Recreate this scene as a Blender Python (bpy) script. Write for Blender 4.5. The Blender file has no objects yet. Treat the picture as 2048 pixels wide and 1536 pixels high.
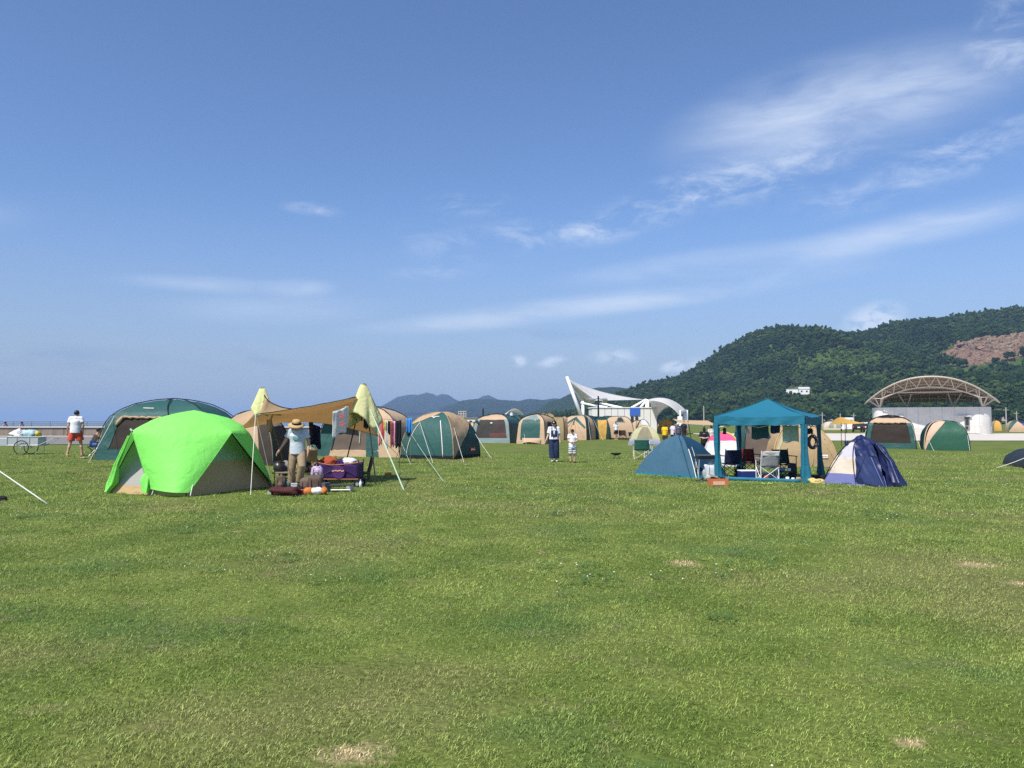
import bpy, math, random
import numpy as np
from mathutils import Vector, Matrix, Euler, noise as mnoise
random.seed(7)
rng = np.random.default_rng(7)
SC = bpy.context.scene
COL = SC.collection
R = math.radians
# ------------------------------------------------------------------ camera
EYE = 1.6
FPX = 1550.0            # focal length in pixels of a 2048 px wide frame
PITCH = math.atan(75.0 / FPX)
cd = bpy.data.cameras.new('camera')
cam = bpy.data.objects.new('camera', cd)
COL.objects.link(cam)
cam.location = (0, 0, EYE)
cam.rotation_euler = (math.pi / 2 + PITCH, 0, 0)
cd.sensor_width = 36.0
cd.lens = 36.0 * FPX / 2048.0
cd.clip_start = 0.1
cd.clip_end = 60000
SC.camera = cam
# ------------------------------------------------------------------ sun, sky
SUN_DIR = Vector((-0.46, -0.60, 1.0)).normalized()     # towards the sun
sd = bpy.data.lights.new('sun', 'SUN')
sd.energy = 4.6
sd.angle = R(0.53)
sd.color = (1.0, 0.955, 0.88)
sun = bpy.data.objects.new('sun', sd)
COL.objects.link(sun)
sun.rotation_euler = (-SUN_DIR).to_track_quat('-Z', 'Y').to_euler()
sun.location = (-20, -10, 40)
SC.view_settings.view_transform = 'Standard'
SC.view_settings.look = 'None'
SC.view_settings.gamma = 1.0
SC.view_settings.exposure = 0.30
SC.view_settings.use_curve_mapping = False
SC.render.engine = 'CYCLES'
SC.cycles.use_denoising = False        # the fine grain of the lawn would be smeared
SC.cycles.use_adaptive_sampling = False
SC.cycles.max_bounces = 5
SC.cycles.diffuse_bounces = 2
SC.cycles.glossy_bounces = 2
SC.cycles.transmission_bounces = 4
SC.cycles.transparent_max_bounces = 8
SC.cycles.volume_bounces = 0

W = bpy.data.worlds.new('World')
SC.world = W
W.use_nodes = True
wn, wl = W.node_tree.nodes, W.node_tree.links
wn.clear()
def nd(tree, typ, **kw):
    n = tree.nodes.new(typ)
    for k, v in kw.items():
        if k == 'i':
            for a, b in v.items():
                n.inputs[a].default_value = b
        else:
            setattr(n, k, v)
    return n
def math_n(tree, op, a, b=None, c=None, clamp=False):
    n = tree.nodes.new('ShaderNodeMath'); n.operation = op; n.use_clamp = clamp
    for i, v in enumerate((a, b, c)):
        if v is None: continue
        if isinstance(v, (int, float)): n.inputs[i].default_value = v
        else: tree.links.new(v, n.inputs[i])
    return n.outputs[0]
def build_world():
    T = W.node_tree
    sky = nd(T, 'ShaderNodeTexSky', sky_type='NISHITA', sun_disc=False,
             sun_elevation=math.asin(SUN_DIR.z),
             sun_rotation=math.atan2(SUN_DIR.x, SUN_DIR.y),
             altitude=0, air_density=1.0, dust_density=0.9, ozone_density=4.0)
    tc = nd(T, 'ShaderNodeTexCoord')
    sep = nd(T, 'ShaderNodeSeparateXYZ')
    T.links.new(tc.outputs['Generated'], sep.inputs[0])
    az = math_n(T, 'MULTIPLY', math_n(T, 'ARCTAN2', sep.outputs[0], sep.outputs[1]), 180 / math.pi)
    el = math_n(T, 'MULTIPLY', math_n(T, 'ARCSINE', sep.outputs[2]), 180 / math.pi)
    ae = nd(T, 'ShaderNodeCombineXYZ')
    T.links.new(az, ae.inputs[0]); T.links.new(el, ae.inputs[1])
    # cirrus streaks drift along a slightly tilted wind direction
    def noise(scale, rot, stretch, detail=8, rough=.6, dist=0.0, off=(0, 0, 0)):
        mp = nd(T, 'ShaderNodeMapping', vector_type='POINT')
        mp.inputs['Rotation'].default_value = (0, 0, R(rot))
        mp.inputs['Scale'].default_value = (scale / stretch, scale, 1)
        mp.inputs['Location'].default_value = off
        T.links.new(ae.outputs[0], mp.inputs[0])
        n = nd(T, 'ShaderNodeTexNoise', i={'Scale': 1.0, 'Detail': detail, 'Roughness': rough, 'Distortion': dist})
        T.links.new(mp.outputs[0], n.inputs['Vector'])
        return n.outputs[0]
    def ramp(v, a, b):
        m = nd(T, 'ShaderNodeMapRange', interpolation_type='SMOOTHSTEP', clamp=True)
        m.inputs[1].default_value = a; m.inputs[2].default_value = b
        T.links.new(v, m.inputs[0]); return m.outputs[0]
    def cells(lst):
        tot = None
        for (a, e, sa, se, rot, st) in lst:
            mp = nd(T, 'ShaderNodeMapping', vector_type='TEXTURE')
            mp.inputs['Location'].default_value = (a, e, 0)
            mp.inputs['Rotation'].default_value = (0, 0, R(rot))
            mp.inputs['Scale'].default_value = (sa, se, 1)
            T.links.new(ae.outputs[0], mp.inputs[0])
            ln = nd(T, 'ShaderNodeVectorMath', operation='LENGTH')
            T.links.new(mp.outputs[0], ln.inputs[0])
            v = math_n(T, 'MULTIPLY', ramp(ln.outputs['Value'], 1.15, 0.1), st)
            tot = v if tot is None else math_n(T, 'ADD', tot, v)
        return tot
    soft = noise(.40, -12, 3.4, 6, .55, .3)
    feather = noise(.62, -14, 2.6, 10, .66, .45)
    fine = noise(1.6, -8, 7.0, 6, .6, .2, (3.1, 0, 0))
    veil = cells([(22.0, 20.6, 11.5, 3.7, 7, 1.25), (30, 21.0, 6, 3.0, 10, .45), (4.0, 8.3, 14.0, 1.05, 5.5, .85), (-4, 7.2, 9, .8, 4, .6), (12, 8.9, 9, .8, 4, .55),
                  (27, 12.4, 10.5, 1.35, 7, 1.15), (12.5, 11.3, 10, 1.0, 6, .65), (17, 10.2, 12, 1.2, 3, .45), (-21.0, 9.4, 7.5, .70, 0, .62), (-15.5, 9.5, 3, .8, 2, .7), (-17, 7.9, 9, 1.3, 2, .45),
                  (-40, 12, 9, 1.5, 6, .5), (48, 18, 12, 3, 10, .8), (70, 14, 14, 2, 4, .8), (-75, 20, 14, 3, 0, .6)])
    wisp = cells([(19.0, 17.0, 8, 2.1, 10, 1.2), (31.0, 17.0, 6.5, 1.7, 8, 1.3), (13, 16.3, 5.5, 2.0, 12, 1.1), (25, 15.0, 6, 1.3, 6, 1.0), (8, 14.5, 5.5, 1.7, 8, 1.0), (1.2, 13.6, 4.5, 1.4, 0, 1.1), (6, 13.8, 3.0, 1.2, 4, 1.0),
                  (-3, 15.8, 4, 1.1, 0, .8), (-4, 12.8, 6, 2.2, -6, .55), (-14.5, 15.0, 2.6, .55, -3, .9), (33.5, 23.0, 3.4, 3.2, 40, 1.2), (-6, 10.8, 3.5, .7, 0, .7), (60, 30, 14, 6, 10, .8), (-60, 24, 14, 5, 0, .7)])
    puff = cells([(.5, 4.45, .75, .55, 0, 1.5), (2.9, 4.4, 1.3, .5, 10, 1.3), (7.6, 4.75, 2.2, .7, 0, 1.0), (11.7, 3.95, 1.1, .5, 8, 1.5), (13.6, 3.9, 2.6, .9, 5, .9), (25.1, 6.75, 2.3, 1.35, 14, 1.5), (42, 9, 5, 1.6, 0, 1)])
    c1 = math_n(T, 'MULTIPLY', veil, math_n(T, 'MULTIPLY', ramp(soft, .14, .66), math_n(T, 'ADD', .55, math_n(T, 'MULTIPLY', fine, .75))))
    c2 = math_n(T, 'MULTIPLY', wisp, ramp(feather, .40, .74))
    c3 = math_n(T, 'MULTIPLY', puff, ramp(noise(1.3, 0, 1.5, 6, .55, .3), .30, .56))
    tot = math_n(T, 'ADD', math_n(T, 'MULTIPLY', c1, .56), math_n(T, 'ADD', math_n(T, 'MULTIPLY', c2, .46), math_n(T, 'MULTIPLY', c3, .62)))
    tot = math_n(T, 'MINIMUM', tot, .72)
    # low grey strato bank over the sea
    bank = math_n(T, 'MULTIPLY', cells([(-31, 4.1, 12, 1.05, -2, 1.0), (-18, 4.4, 2.6, .5, -14, .8), (3, 6.4, 9, .6, 2, .55), (-45, 4.6, 8, 1, 0, .8), (50, 4.6, 8, 1, 0, .7)]),
                  ramp(noise(.9, 0, 4, 5, .5), .36, .62))
    # moisture near the horizon
    hz = ramp(el, 16.0, -1.0)
    tint = nd(T, 'ShaderNodeMix', data_type='RGBA', blend_type='MULTIPLY')
    tint.inputs[0].default_value = 1.0
    T.links.new(sky.outputs[0], tint.inputs[6])
    tint.inputs[7].default_value = (1.06, 1.17, 1.38, 1)
    m0 = nd(T, 'ShaderNodeMix', data_type='RGBA')
    T.links.new(math_n(T, 'MULTIPLY', hz, .72), m0.inputs[0])
    T.links.new(tint.outputs[2], m0.inputs[6])
    m0.inputs[7].default_value = (3.2, 3.78, 5.05, 1)
    m1 = nd(T, 'ShaderNodeMix', data_type='RGBA')
    T.links.new(tot, m1.inputs[0]); T.links.new(m0.outputs[2], m1.inputs[6])
    m1.inputs[7].default_value = (6.6, 7.5, 9.0, 1)
    m2 = nd(T, 'ShaderNodeMix', data_type='RGBA')
    T.links.new(math_n(T, 'MULTIPLY', bank, .34), m2.inputs[0]); T.links.new(m1.outputs[2], m2.inputs[6])
    m2.inputs[7].default_value = (2.0, 3.0, 5.2, 1)
    bg = nd(T, 'ShaderNodeBackground', i={'Strength': 0.092})
    T.links.new(m2.outputs[2], bg.inputs[0])
    out = nd(T, 'ShaderNodeOutputWorld')
    T.links.new(bg.outputs[0], out.inputs[0])
build_world()

# ------------------------------------------------------------------ helpers
def sstep(a, b, x):
    t = np.clip((np.asarray(x, float) - a) / (b - a), 0, 1)
    return t * t * (3 - 2 * t)
def gz(x, y):
    """height of the lawn: flat, with one low swell on the left"""
    return 0.30 * math.exp(-((x + 17.5) / 7.0) ** 2 - ((y - 30.5) / 8.5) ** 2)
def ray(px, py):
    u = (px - 1024) / FPX; v = (768 - py) / FPX
    return Vector((u, math.cos(PITCH) - v * math.sin(PITCH), math.sin(PITCH) + v * math.cos(PITCH)))
def G(px, py):
    """point of the lawn seen at a pixel of the 2048 px photograph"""
    d = ray(px, py)
    z = 0.0
    for _ in range(12):
        s = (z - EYE) / d.z
        x, y = d.x * s, d.y * s
        z = gz(x, y)
    return Vector((x, y, z))
def FA(px0, px1, py, yaw=0.0):
    """front corners of a thing of which the photograph shows the front between two columns, base near row py, turned by yaw"""
    c = G((px0 + px1) / 2, py)
    w = (px1 - px0) / FPX * c.y
    for _ in range(6):
        ya = c.y - w / 2 * math.sin(yaw); yb = c.y + w / 2 * math.sin(yaw)
        xa = (px0 - 1024) / FPX * ya; xb = (px1 - 1024) / FPX * yb
        w = (xb - xa) / math.cos(yaw)
    return Vector((xa, ya, gz(xa, ya))), Vector((xb, yb, gz(xb, yb)))
def at(px, py, depth):
    d = ray(px, py); s = depth / d.y
    return Vector((d.x * s, depth, EYE + d.z * s))
MATS = {}
def mat(name, rgb, rough=.7, spec=.3, var=.12, scale=6.0, bump=0.0, bscale=40.0, bdist=.02, warp=0.0, metal=0.0, trans=0.0, alpha=1.0, coords='Object', sheen=0.0):
    """principled material, colour gently mottled by noise"""
    if name in MATS: return MATS[name]
    m = bpy.data.materials.new(name); m.use_nodes = True
    T = m.node_tree; T.nodes.clear()
    out = nd(T, 'ShaderNodeOutputMaterial')
    p = nd(T, 'ShaderNodeBsdfPrincipled', i={'Roughness': rough, 'Specular IOR Level': spec, 'Metallic': metal})
    tc = nd(T, 'ShaderNodeTexCoord')
    n = nd(T, 'ShaderNodeTexNoise', i={'Scale': scale, 'Detail': 5, 'Roughness': .6})
    T.links.new(tc.outputs[coords], n.inputs['Vector'])
    mx = nd(T, 'ShaderNodeMix', data_type='RGBA')
    T.links.new(n.outputs[0], mx.inputs[0])
    mx.inputs[6].default_value = tuple(min(1, c * (1 - var)) for c in rgb) + (1,)
    mx.inputs[7].default_value = tuple(min(1, c * (1 + var)) for c in rgb) + (1,)
    T.links.new(mx.outputs[2], p.inputs['Base Color'])
    if bump:
        nb = nd(T, 'ShaderNodeTexNoise', i={'Scale': bscale, 'Detail': 4, 'Distortion': warp})
        T.links.new(tc.outputs[coords], nb.inputs['Vector'])
        b = nd(T, 'ShaderNodeBump', i={'Strength': bump, 'Distance': bdist})
        T.links.new(nb.outputs[0], b.inputs['Height'])
        T.links.new(b.outputs[0], p.inputs['Normal'])
    sh = p.outputs[0]
    if trans:
        tr = nd(T, 'ShaderNodeBsdfTranslucent')
        T.links.new(mx.outputs[2], tr.inputs[0])
        ms = nd(T, 'ShaderNodeMixShader', i={0: trans})
        T.links.new(sh, ms.inputs[1]); T.links.new(tr.outputs[0], ms.inputs[2]); sh = ms.outputs[0]
    if alpha < 1:
        tp = nd(T, 'ShaderNodeBsdfTransparent')
        ms = nd(T, 'ShaderNodeMixShader', i={0: alpha})
        T.links.new(tp.outputs[0], ms.inputs[1]); T.links.new(sh, ms.inputs[2]); sh = ms.outputs[0]
    T.links.new(sh, out.inputs[0])
    MATS[name] = m
    return m

class MB:
    """collects shapes, builds ONE mesh object"""
    def __init__(s): s.v = []; s.f = []
    def add(s, vs, fs):
        o = len(s.v); s.v.extend(Vector(v) for v in vs); s.f.extend(tuple(i + o for i in f) for f in fs); return s
    def box(s, c, size, rot=None, taper=1.0):
        hx, hy, hz = (q / 2 for q in size)
        M = Euler(rot).to_matrix() if rot else Matrix.Identity(3)
        vs = []
        for z in (-1, 1):
            k = taper if z > 0 else 1
            for x, y in ((-1, -1), (1, -1), (1, 1), (-1, 1)):
                vs.append(Vector(c) + M @ Vector((x * hx * k, y * hy * k, z * hz)))
        return s.add(vs, [(3, 2, 1, 0), (4, 5, 6, 7), (0, 1, 5, 4), (1, 2, 6, 5), (2, 3, 7, 6), (3, 0, 4, 7)])
    def tube(s, pts, r, n=8, caps=True):
        pts = [Vector(p) for p in pts]
        rs = r if isinstance(r, (list, tuple)) else [r] * len(pts)
        vs, fs = [], []
        up = None
        for i, p in enumerate(pts):
            a = pts[max(i - 1, 0)]; b = pts[min(i + 1, len(pts) - 1)]
            d = (b - a)
            if d.length < 1e-9: d = Vector((0, 0, 1))
            d.normalize()
            if up is None:
                up = d.orthogonal().normalized()
            else:
                up = (up - d * up.dot(d))
                up = up.normalized() if up.length > 1e-6 else d.orthogonal().normalized()
            w = d.cross(up)
            for k in range(n):
                q = 2 * math.pi * k / n
                vs.append(p + (up * math.cos(q) + w * math.sin(q)) * rs[i])
        for i in range(len(pts) - 1):
            for k in range(n):
                fs.append((i * n + k, i * n + (k + 1) % n, (i + 1) * n + (k + 1) % n, (i + 1) * n + k))
        if caps:
            fs.append(tuple(reversed(range(n)))); fs.append(tuple((len(pts) - 1) * n + k for k in range(n)))
        return s.add(vs, fs)
    def grid(s, fn, nu, nv, closed_u=False):
        vs = [fn(i / (nu if closed_u else nu), j / nv) for j in range(nv + 1) for i in range(nu + (0 if closed_u else 1))]
        w = nu if closed_u else nu + 1
        fs = []
        for j in range(nv):
            for i in range(nu):
                a = j * w + i; b = j * w + (i + 1) % w if closed_u else a + 1
                fs.append((a, b, b + w, a + w))
        return s.add(vs, fs)
    def lathe(s, c, prof, n=14, axis='z'):
        vs, fs = [], []
        for (r, z) in prof:
            for k in range(n):
                q = 2 * math.pi * k / n
                p = (r * math.cos(q), r * math.sin(q), z)
                if axis == 'x': p = (p[2], p[0], p[1])
                if axis == 'y': p = (p[0], p[2], p[1])
                vs.append(Vector(c) + Vector(p))
        for i in range(len(prof) - 1):
            for k in range(n):
                fs.append((i * n + k, i * n + (k + 1) % n, (i + 1) * n + (k + 1) % n, (i + 1) * n + k))
        fs.append(tuple(reversed(range(n)))); fs.append(tuple((len(prof) - 1) * n + k for k in range(n)))
        return s.add(vs, fs)
    def ell(s, c, r, nu=14, nv=9, rot=None, lump=0.0, ls=3.0, seed=0.0, sq=1.0, flat=None):
        M = Euler(rot).to_matrix() if rot else Matrix.Identity(3)
        vs, fs = [], []
        for j in range(nv + 1):
            ph = math.pi * j / nv - math.pi / 2
            for i in range(nu):
                th = 2 * math.pi * i / nu
                d = Vector((math.cos(ph) * math.cos(th), math.cos(ph) * math.sin(th), math.sin(ph)))
                if sq != 1.0: d = Vector(tuple(math.copysign(abs(q) ** sq, q) for q in d))
                k = 1.0
                if lump:
                    q_ = d * ls + Vector((seed, seed * 1.7, seed * .3)); k += lump * (mnoise.noise(q_) + .45 * (.5 - abs(mnoise.noise(q_ * 2.3))))
                q = Vector((d.x * r[0], d.y * r[1], d.z * r[2])) * k
                if flat is not None: q.z = max(q.z, flat)
                vs.append(Vector(c) + M @ q)
        for j in range(nv):
            for i in range(nu):
                a = j * nu + i; b = j * nu + (i + 1) % nu
                fs.append((a, b, b + nu, a + nu))
        return s.add(vs, fs)
    def mesh(s, name, m=None, smooth=False):
        me = bpy.data.meshes.new(name)
        me.from_pydata([tuple(v) for v in s.v], [], s.f)
        if m: me.materials.append(m)
        if smooth: me.polygons.foreach_set('use_smooth', [True] * len(me.polygons))
        me.update()
        return me
    def build(s, name, m=None, parent=None, smooth=False, solid=0.0, bevel=0.0):
        o = bpy.data.objects.new(name, s.mesh(name, m, smooth)); COL.objects.link(o)
        if parent is not None: o.parent = parent
        if solid:
            q = o.modifiers.new('thickness', 'SOLIDIFY'); q.thickness = solid
        if bevel:
            q = o.modifiers.new('bevel', 'BEVEL'); q.width = bevel; q.segments = 2; q.limit_method = 'ANGLE'
        return o
def tag(o, label=None, cat=None, group=None, kind=None):
    if label: o['label'] = label
    if cat: o['category'] = cat
    if group: o['group'] = group
    if kind: o['kind'] = kind
    return o
def thing(name, label, cat, loc=(0, 0, 0), rz=0.0, group=None):
    o = bpy.data.objects.new(name, None); COL.objects.link(o)
    o.empty_display_size = .2
    o.location = loc; o.rotation_euler = (0, 0, rz)
    return tag(o, label, cat, group)
def copy_tree(o, parent=None):
    c = o.copy(); COL.objects.link(c); c.parent = parent
    for ch in list(o.children): copy_tree(ch, c)
    return c
def text_mesh(s, size, depth=.004):
    cu = bpy.data.curves.new('lettering', 'FONT'); cu.body = s; cu.size = size; cu.extrude = depth
    cu.align_x = 'CENTER'; cu.align_y = 'CENTER'
    o = bpy.data.objects.new('lettering', cu); COL.objects.link(o)
    dg = bpy.context.evaluated_depsgraph_get(); dg.update()
    me = bpy.data.meshes.new_from_object(o.evaluated_get(dg))
    bpy.data.objects.remove(o); bpy.data.curves.remove(cu)
    return me
def lettering(s, size, m, parent, loc, rot, name='lettering'):
    me = text_mesh(s, size); me.materials.clear(); me.materials.append(m)
    o = bpy.data.objects.new(name, me); COL.objects.link(o); o.parent = parent
    o.location = loc; o.rotation_euler = rot
    return o
def scatter(name, label, cat, pts, rots, scls, idx, protos, mats=None):
    """one 'stuff' object: prototype meshes instanced on points with geometry nodes"""
    me = bpy.data.meshes.new(name)
    n = len(pts)
    me.vertices.add(n); me.vertices.foreach_set('co', np.asarray(pts, np.float32).ravel())
    a = me.attributes.new('rot', 'FLOAT_VECTOR', 'POINT'); a.data.foreach_set('vector', np.asarray(rots, np.float32).ravel())
    a = me.attributes.new('scl', 'FLOAT_VECTOR', 'POINT'); a.data.foreach_set('vector', np.asarray(scls, np.float32).ravel())
    a = me.attributes.new('idx', 'INT', 'POINT'); a.data.foreach_set('value', np.asarray(idx, np.int32))
    o = bpy.data.objects.new(name, me); COL.objects.link(o)
    pc = bpy.data.collections.new(name + '_source')
    for k, pm in enumerate(protos):
        po = bpy.data.objects.new('%s_source_%02d' % (name, k), pm); pc.objects.link(po)
    ng = bpy.data.node_groups.new(name, 'GeometryNodeTree')
    ng.interface.new_socket('Geometry', in_out='INPUT', socket_type='NodeSocketGeometry')
    ng.interface.new_socket('Geometry', in_out='OUTPUT', socket_type='NodeSocketGeometry')
    gi = ng.nodes.new('NodeGroupInput'); go = ng.nodes.new('NodeGroupOutput')
    ci = ng.nodes.new('GeometryNodeCollectionInfo'); ci.inputs['Collection'].default_value = pc
    ci.inputs['Separate Children'].default_value = True; ci.inputs['Reset Children'].default_value = True
    ip = ng.nodes.new('GeometryNodeInstanceOnPoints'); ip.inputs['Pick Instance'].default_value = True
    def attr(nm, ty):
        q = ng.nodes.new('GeometryNodeInputNamedAttribute'); q.data_type = ty; q.inputs['Name'].default_value = nm
        return q.outputs['Attribute']
    L = ng.links.new
    L(gi.outputs[0], ip.inputs['Points']); L(ci.outputs[0], ip.inputs['Instance'])
    L(attr('idx', 'INT'), ip.inputs['Instance Index'])
    e2r = ng.nodes.new('FunctionNodeEulerToRotation')
    L(attr('rot', 'FLOAT_VECTOR'), e2r.inputs[0])
    L(e2r.outputs[0], ip.inputs['Rotation']); L(attr('scl', 'FLOAT_VECTOR'), ip.inputs['Scale'])
    L(ip.outputs[0], go.inputs[0])
    md = o.modifiers.new('scatter', 'NODES'); md.node_group = ng
    return tag(o, label, cat, None, 'stuff')
# ------------------------------------------------------------------ ground
def lawn_colour(T, shade=1.0, blade=False):
    """lawn colour by place: green patches, clover, worn yellow turf, a few straw-dry spots"""
    g = nd(T, 'ShaderNodeNewGeometry')
    flat = nd(T, 'ShaderNodeVectorMath', operation='MULTIPLY'); flat.inputs[1].default_value = (1, 1, 0)
    T.links.new(g.outputs['Position'], flat.inputs[0])
    P = flat.outputs[0]
    def noise(s, det=4, ro=.55, off=0.0):
        n = nd(T, 'ShaderNodeTexNoise', i={'Scale': s, 'Detail': det, 'Roughness': ro})
        if off:
            a = nd(T, 'ShaderNodeVectorMath', operation='ADD'); a.inputs[1].default_value = (off, off * .7, 0)
            T.links.new(P, a.inputs[0]); T.links.new(a.outputs[0], n.inputs['Vector'])
        else: T.links.new(P, n.inputs['Vector'])
        return n.outputs[0]
    def ramp(v, a, b):
        m = nd(T, 'ShaderNodeMapRange', interpolation_type='SMOOTHSTEP', clamp=True)
        m.inputs[1].default_value = a; m.inputs[2].default_value = b
        T.links.new(v, m.inputs[0]); return m.outputs[0]
    def mix(f, a, b):
        m = nd(T, 'ShaderNodeMix', data_type='RGBA')
        if isinstance(f, float): m.inputs[0].default_value = f
        else: T.links.new(f, m.inputs[0])
        for v, i in ((a, 6), (b, 7)):
            if isinstance(v, tuple): m.inputs[i].default_value = tuple(c * shade for c in v) + (1,)
            else: T.links.new(v, m.inputs[i])
        return m.outputs[2]
    c = mix(ramp(noise(.9, 5, .62), .36, .64), (.162, .226, .040), (.246, .304, .066))
    c = mix(math_n(T, 'MULTIPLY', ramp(noise(.55, 5, .6, 31), .50, .70), .5), c, (.095, .190, .052))
    c = mix(math_n(T, 'MULTIPLY', ramp(noise(.30, 4, .6, 77), .48, .70), .6), c, (.275, .265, .098))
    c = mix(math_n(T, 'MULTIPLY', ramp(noise(2.6, 4, .6, 12), .55, .75), .5), c, (.275, .235, .115))
    spots = None
    for (px, py, rx, ry) in DRY:
        q = G(px, py)
        mp = nd(T, 'ShaderNodeMapping', vector_type='TEXTURE')
        mp.inputs['Location'].default_value = (q.x, q.y, 0); mp.inputs['Scale'].default_value = (rx, ry, 1)
        T.links.new(P, mp.inputs[0])
        ln = nd(T, 'ShaderNodeVectorMath', operation='LENGTH'); T.links.new(mp.outputs[0], ln.inputs[0])
        v = math_n(T, 'SUBTRACT', 1.35, ln.outputs['Value'])
        spots = v if spots is None else math_n(T, 'MAXIMUM', spots, v)
    fr = noise(13.0, 4, .7, 5)
    sp = ramp(math_n(T, 'ADD', spots, math_n(T, 'MULTIPLY', math_n(T, 'SUBTRACT', fr, .5), 2.6)), .12, 1.35)
    return mix(sp, c, (.56, .45, .235)), noise
DRY = [(705, 1512, .21, .15), (1368, 1127, .20, .24), (1950, 1130, .26, .22), (2040, 1167, .17, .16), (1820, 1484, .10, .08), (475, 1062, .12, .08), (1085, 1105, .09, .06)]
def ground_material():
    m = bpy.data.materials.new('lawn'); m.use_nodes = True
    T = m.node_tree; T.nodes.clear()
    out = nd(T, 'ShaderNodeOutputMaterial'); p = nd(T, 'ShaderNodeBsdfPrincipled', i={'Roughness': .9, 'Specular IOR Level': .1})
    c, noise = lawn_colour(T, .50)  # sheet toned darker than the blades, painted shade for the gaps between them
    hv = nd(T, 'ShaderNodeHueSaturation')
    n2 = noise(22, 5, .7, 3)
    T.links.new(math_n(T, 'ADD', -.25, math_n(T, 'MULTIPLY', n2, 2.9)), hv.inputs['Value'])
    T.links.new(c, hv.inputs['Color'])
    T.links.new(hv.outputs[0], p.inputs['Base Color'])
    b = nd(T, 'ShaderNodeBump', i={'Strength': .7, 'Distance': .03})
    T.links.new(noise(30, 4, .6), b.inputs['Height']); T.links.new(b.outputs[0], p.inputs['Normal'])
    T.links.new(p.outputs[0], out.inputs[0])
    return m
xs = [-700, -350, -180, -110, -75, -55] + list(np.arange(-45, 45.1, 1.5)) + [55, 75, 100, 140, 200, 300, 450, 700, 1100, 1700]
ys = [-60, -25, -8] + list(np.arange(0, 81.1, 1.5)) + [82.5, 100, 140, 200, 300, 420, 560]
SHORE_X, SHORE_Y = -21.0, 82.5
b = MB()
W_ = len(xs)
b.v = [Vector((x, y, gz(x, y) + .018 * mnoise.noise(Vector((x * .35, y * .35, 2))))) for y in ys for x in xs]
for j in range(len(ys) - 1):
    for i in range(W_ - 1):
        if ys[j] >= SHORE_Y - .01 and xs[i + 1] <= SHORE_X + 3: continue
        a = j * W_ + i
        b.f.append((a, a + 1, a + 1 + W_, a + W_))
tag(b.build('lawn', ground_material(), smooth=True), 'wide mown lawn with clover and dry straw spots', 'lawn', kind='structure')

# sea
def sea_material():
    m = bpy.data.materials.new('sea_water'); m.use_nodes = True
    T = m.node_tree; p = T.nodes['Principled BSDF']
    p.inputs['Base Color'].default_value = (.03, .075, .12, 1); p.inputs['Roughness'].default_value = .18
    tc = nd(T, 'ShaderNodeTexCoord')
    n = nd(T, 'ShaderNodeTexNoise', i={'Scale': .25, 'Detail': 5}); T.links.new(tc.outputs['Object'], n.inputs['Vector'])
    bp = nd(T, 'ShaderNodeBump', i={'Strength': .5, 'Distance': .6}); T.links.new(n.outputs[0], bp.inputs['Height'])
    T.links.new(bp.outputs[0], p.inputs['Normal'])
    return m
b = MB()
b.add([(-16000, 80.6, -2.0), (17000, 80.6, -2.0), (17000, 30000, -2.0), (-16000, 30000, -2.0)], [(0, 1, 2, 3)])
tag(b.build('sea', sea_material()), 'calm blue sea beyond the concrete sea wall', 'sea', kind='structure')

asphalt = mat('asphalt', (.20, .19, .175), .9, .2, .22, 1.4, .3, 60)
concrete_pale = mat('pale_concrete', (.58, .53, .46), .85, .2, .14, .35, .15, 20)
b = MB()
def lay(x0, x1, y0, y1, z, nx, ny, wob=.0):
    return lambda u, v: Vector((x0 + (x1 - x0) * u, y0 + (y1 - y0) * v + wob * mnoise.noise(Vector((u * 14, v, 1))) * (1 - v), gz(x0 + (x1 - x0) * u, y0 + (y1 - y0) * v) + z))
b.grid(lay(-110, -19, 53.5, 79.2, .03, 60, 8, .8), 60, 8)
tag(b.build('promenade_road', asphalt), 'grey asphalt promenade in front of the sea wall', 'road', kind='structure')
b = MB(); b.grid(lay(23, 190, 64, 103, .03, 60, 8, .5), 60, 8)
tag(b.build('concrete_path', concrete_pale), 'pale concrete path in front of the open air stage', 'path', kind='structure')
b = MB(); b.grid(lay(23, 190, 63.6, 64.1, .05, 60, 1, 0), 60, 1)
tag(b.build('path_edge', mat('edge_stone', (.42, .38, .33), .9)), 'low stone edge along the pale concrete path', 'path edge', kind='structure')

# ------------------------------------------------------------------ hills
SKY = [(900, 846), (1050, 843), (1130, 826), (1200, 805), (1265, 776), (1290, 766), (1330, 758), (1380, 743), (1400, 730), (1430, 710), (1470, 682), (1510, 660), (1540, 650), (1580, 647),
       (1620, 654), (1660, 659), (1700, 663), (1740, 662), (1780, 643), (1830, 635), (1900, 630), (1960, 621), (2000, 615), (2048, 611), (2200, 600), (2500, 590), (2900, 640), (3400, 720)]
HR = 900.0
hx_ = np.array([(p - 1024) / FPX * HR for p, q in SKY]); hz_ = np.array([max(-3, (843 - q) / FPX * HR - 7.5) for p, q in SKY])
def hill_y0(x): return 470 - 150 * float(sstep(150, 420, x))
def hill_h(x, y):
    y0 = hill_y0(x)
    top = float(np.interp(x, hx_, hz_))
    s = (y - y0) / (HR - y0)
    if s <= 0: return -1.5 + 1.0 * max(s, -1)
    if s <= 1:
        f = .42 * s + .58 * s * s * (1.9 - .9 * s) if True else s
    else:
        f = 1 - .9 * min(1, (s - 1) * .9) ** 1.3
    n = mnoise.noise(Vector((x / 95, y / 130, 3.3))) + .5 * mnoise.noise(Vector((x / 42, y / 60, 9.1)))
    bump = math.sin(math.pi * min(max(s, 0), 1)) if s <= 1 else 0
    return -1.0 + (top + 1) * f * (1 + .17 * n * bump) + 3.0 * n * bump
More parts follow.
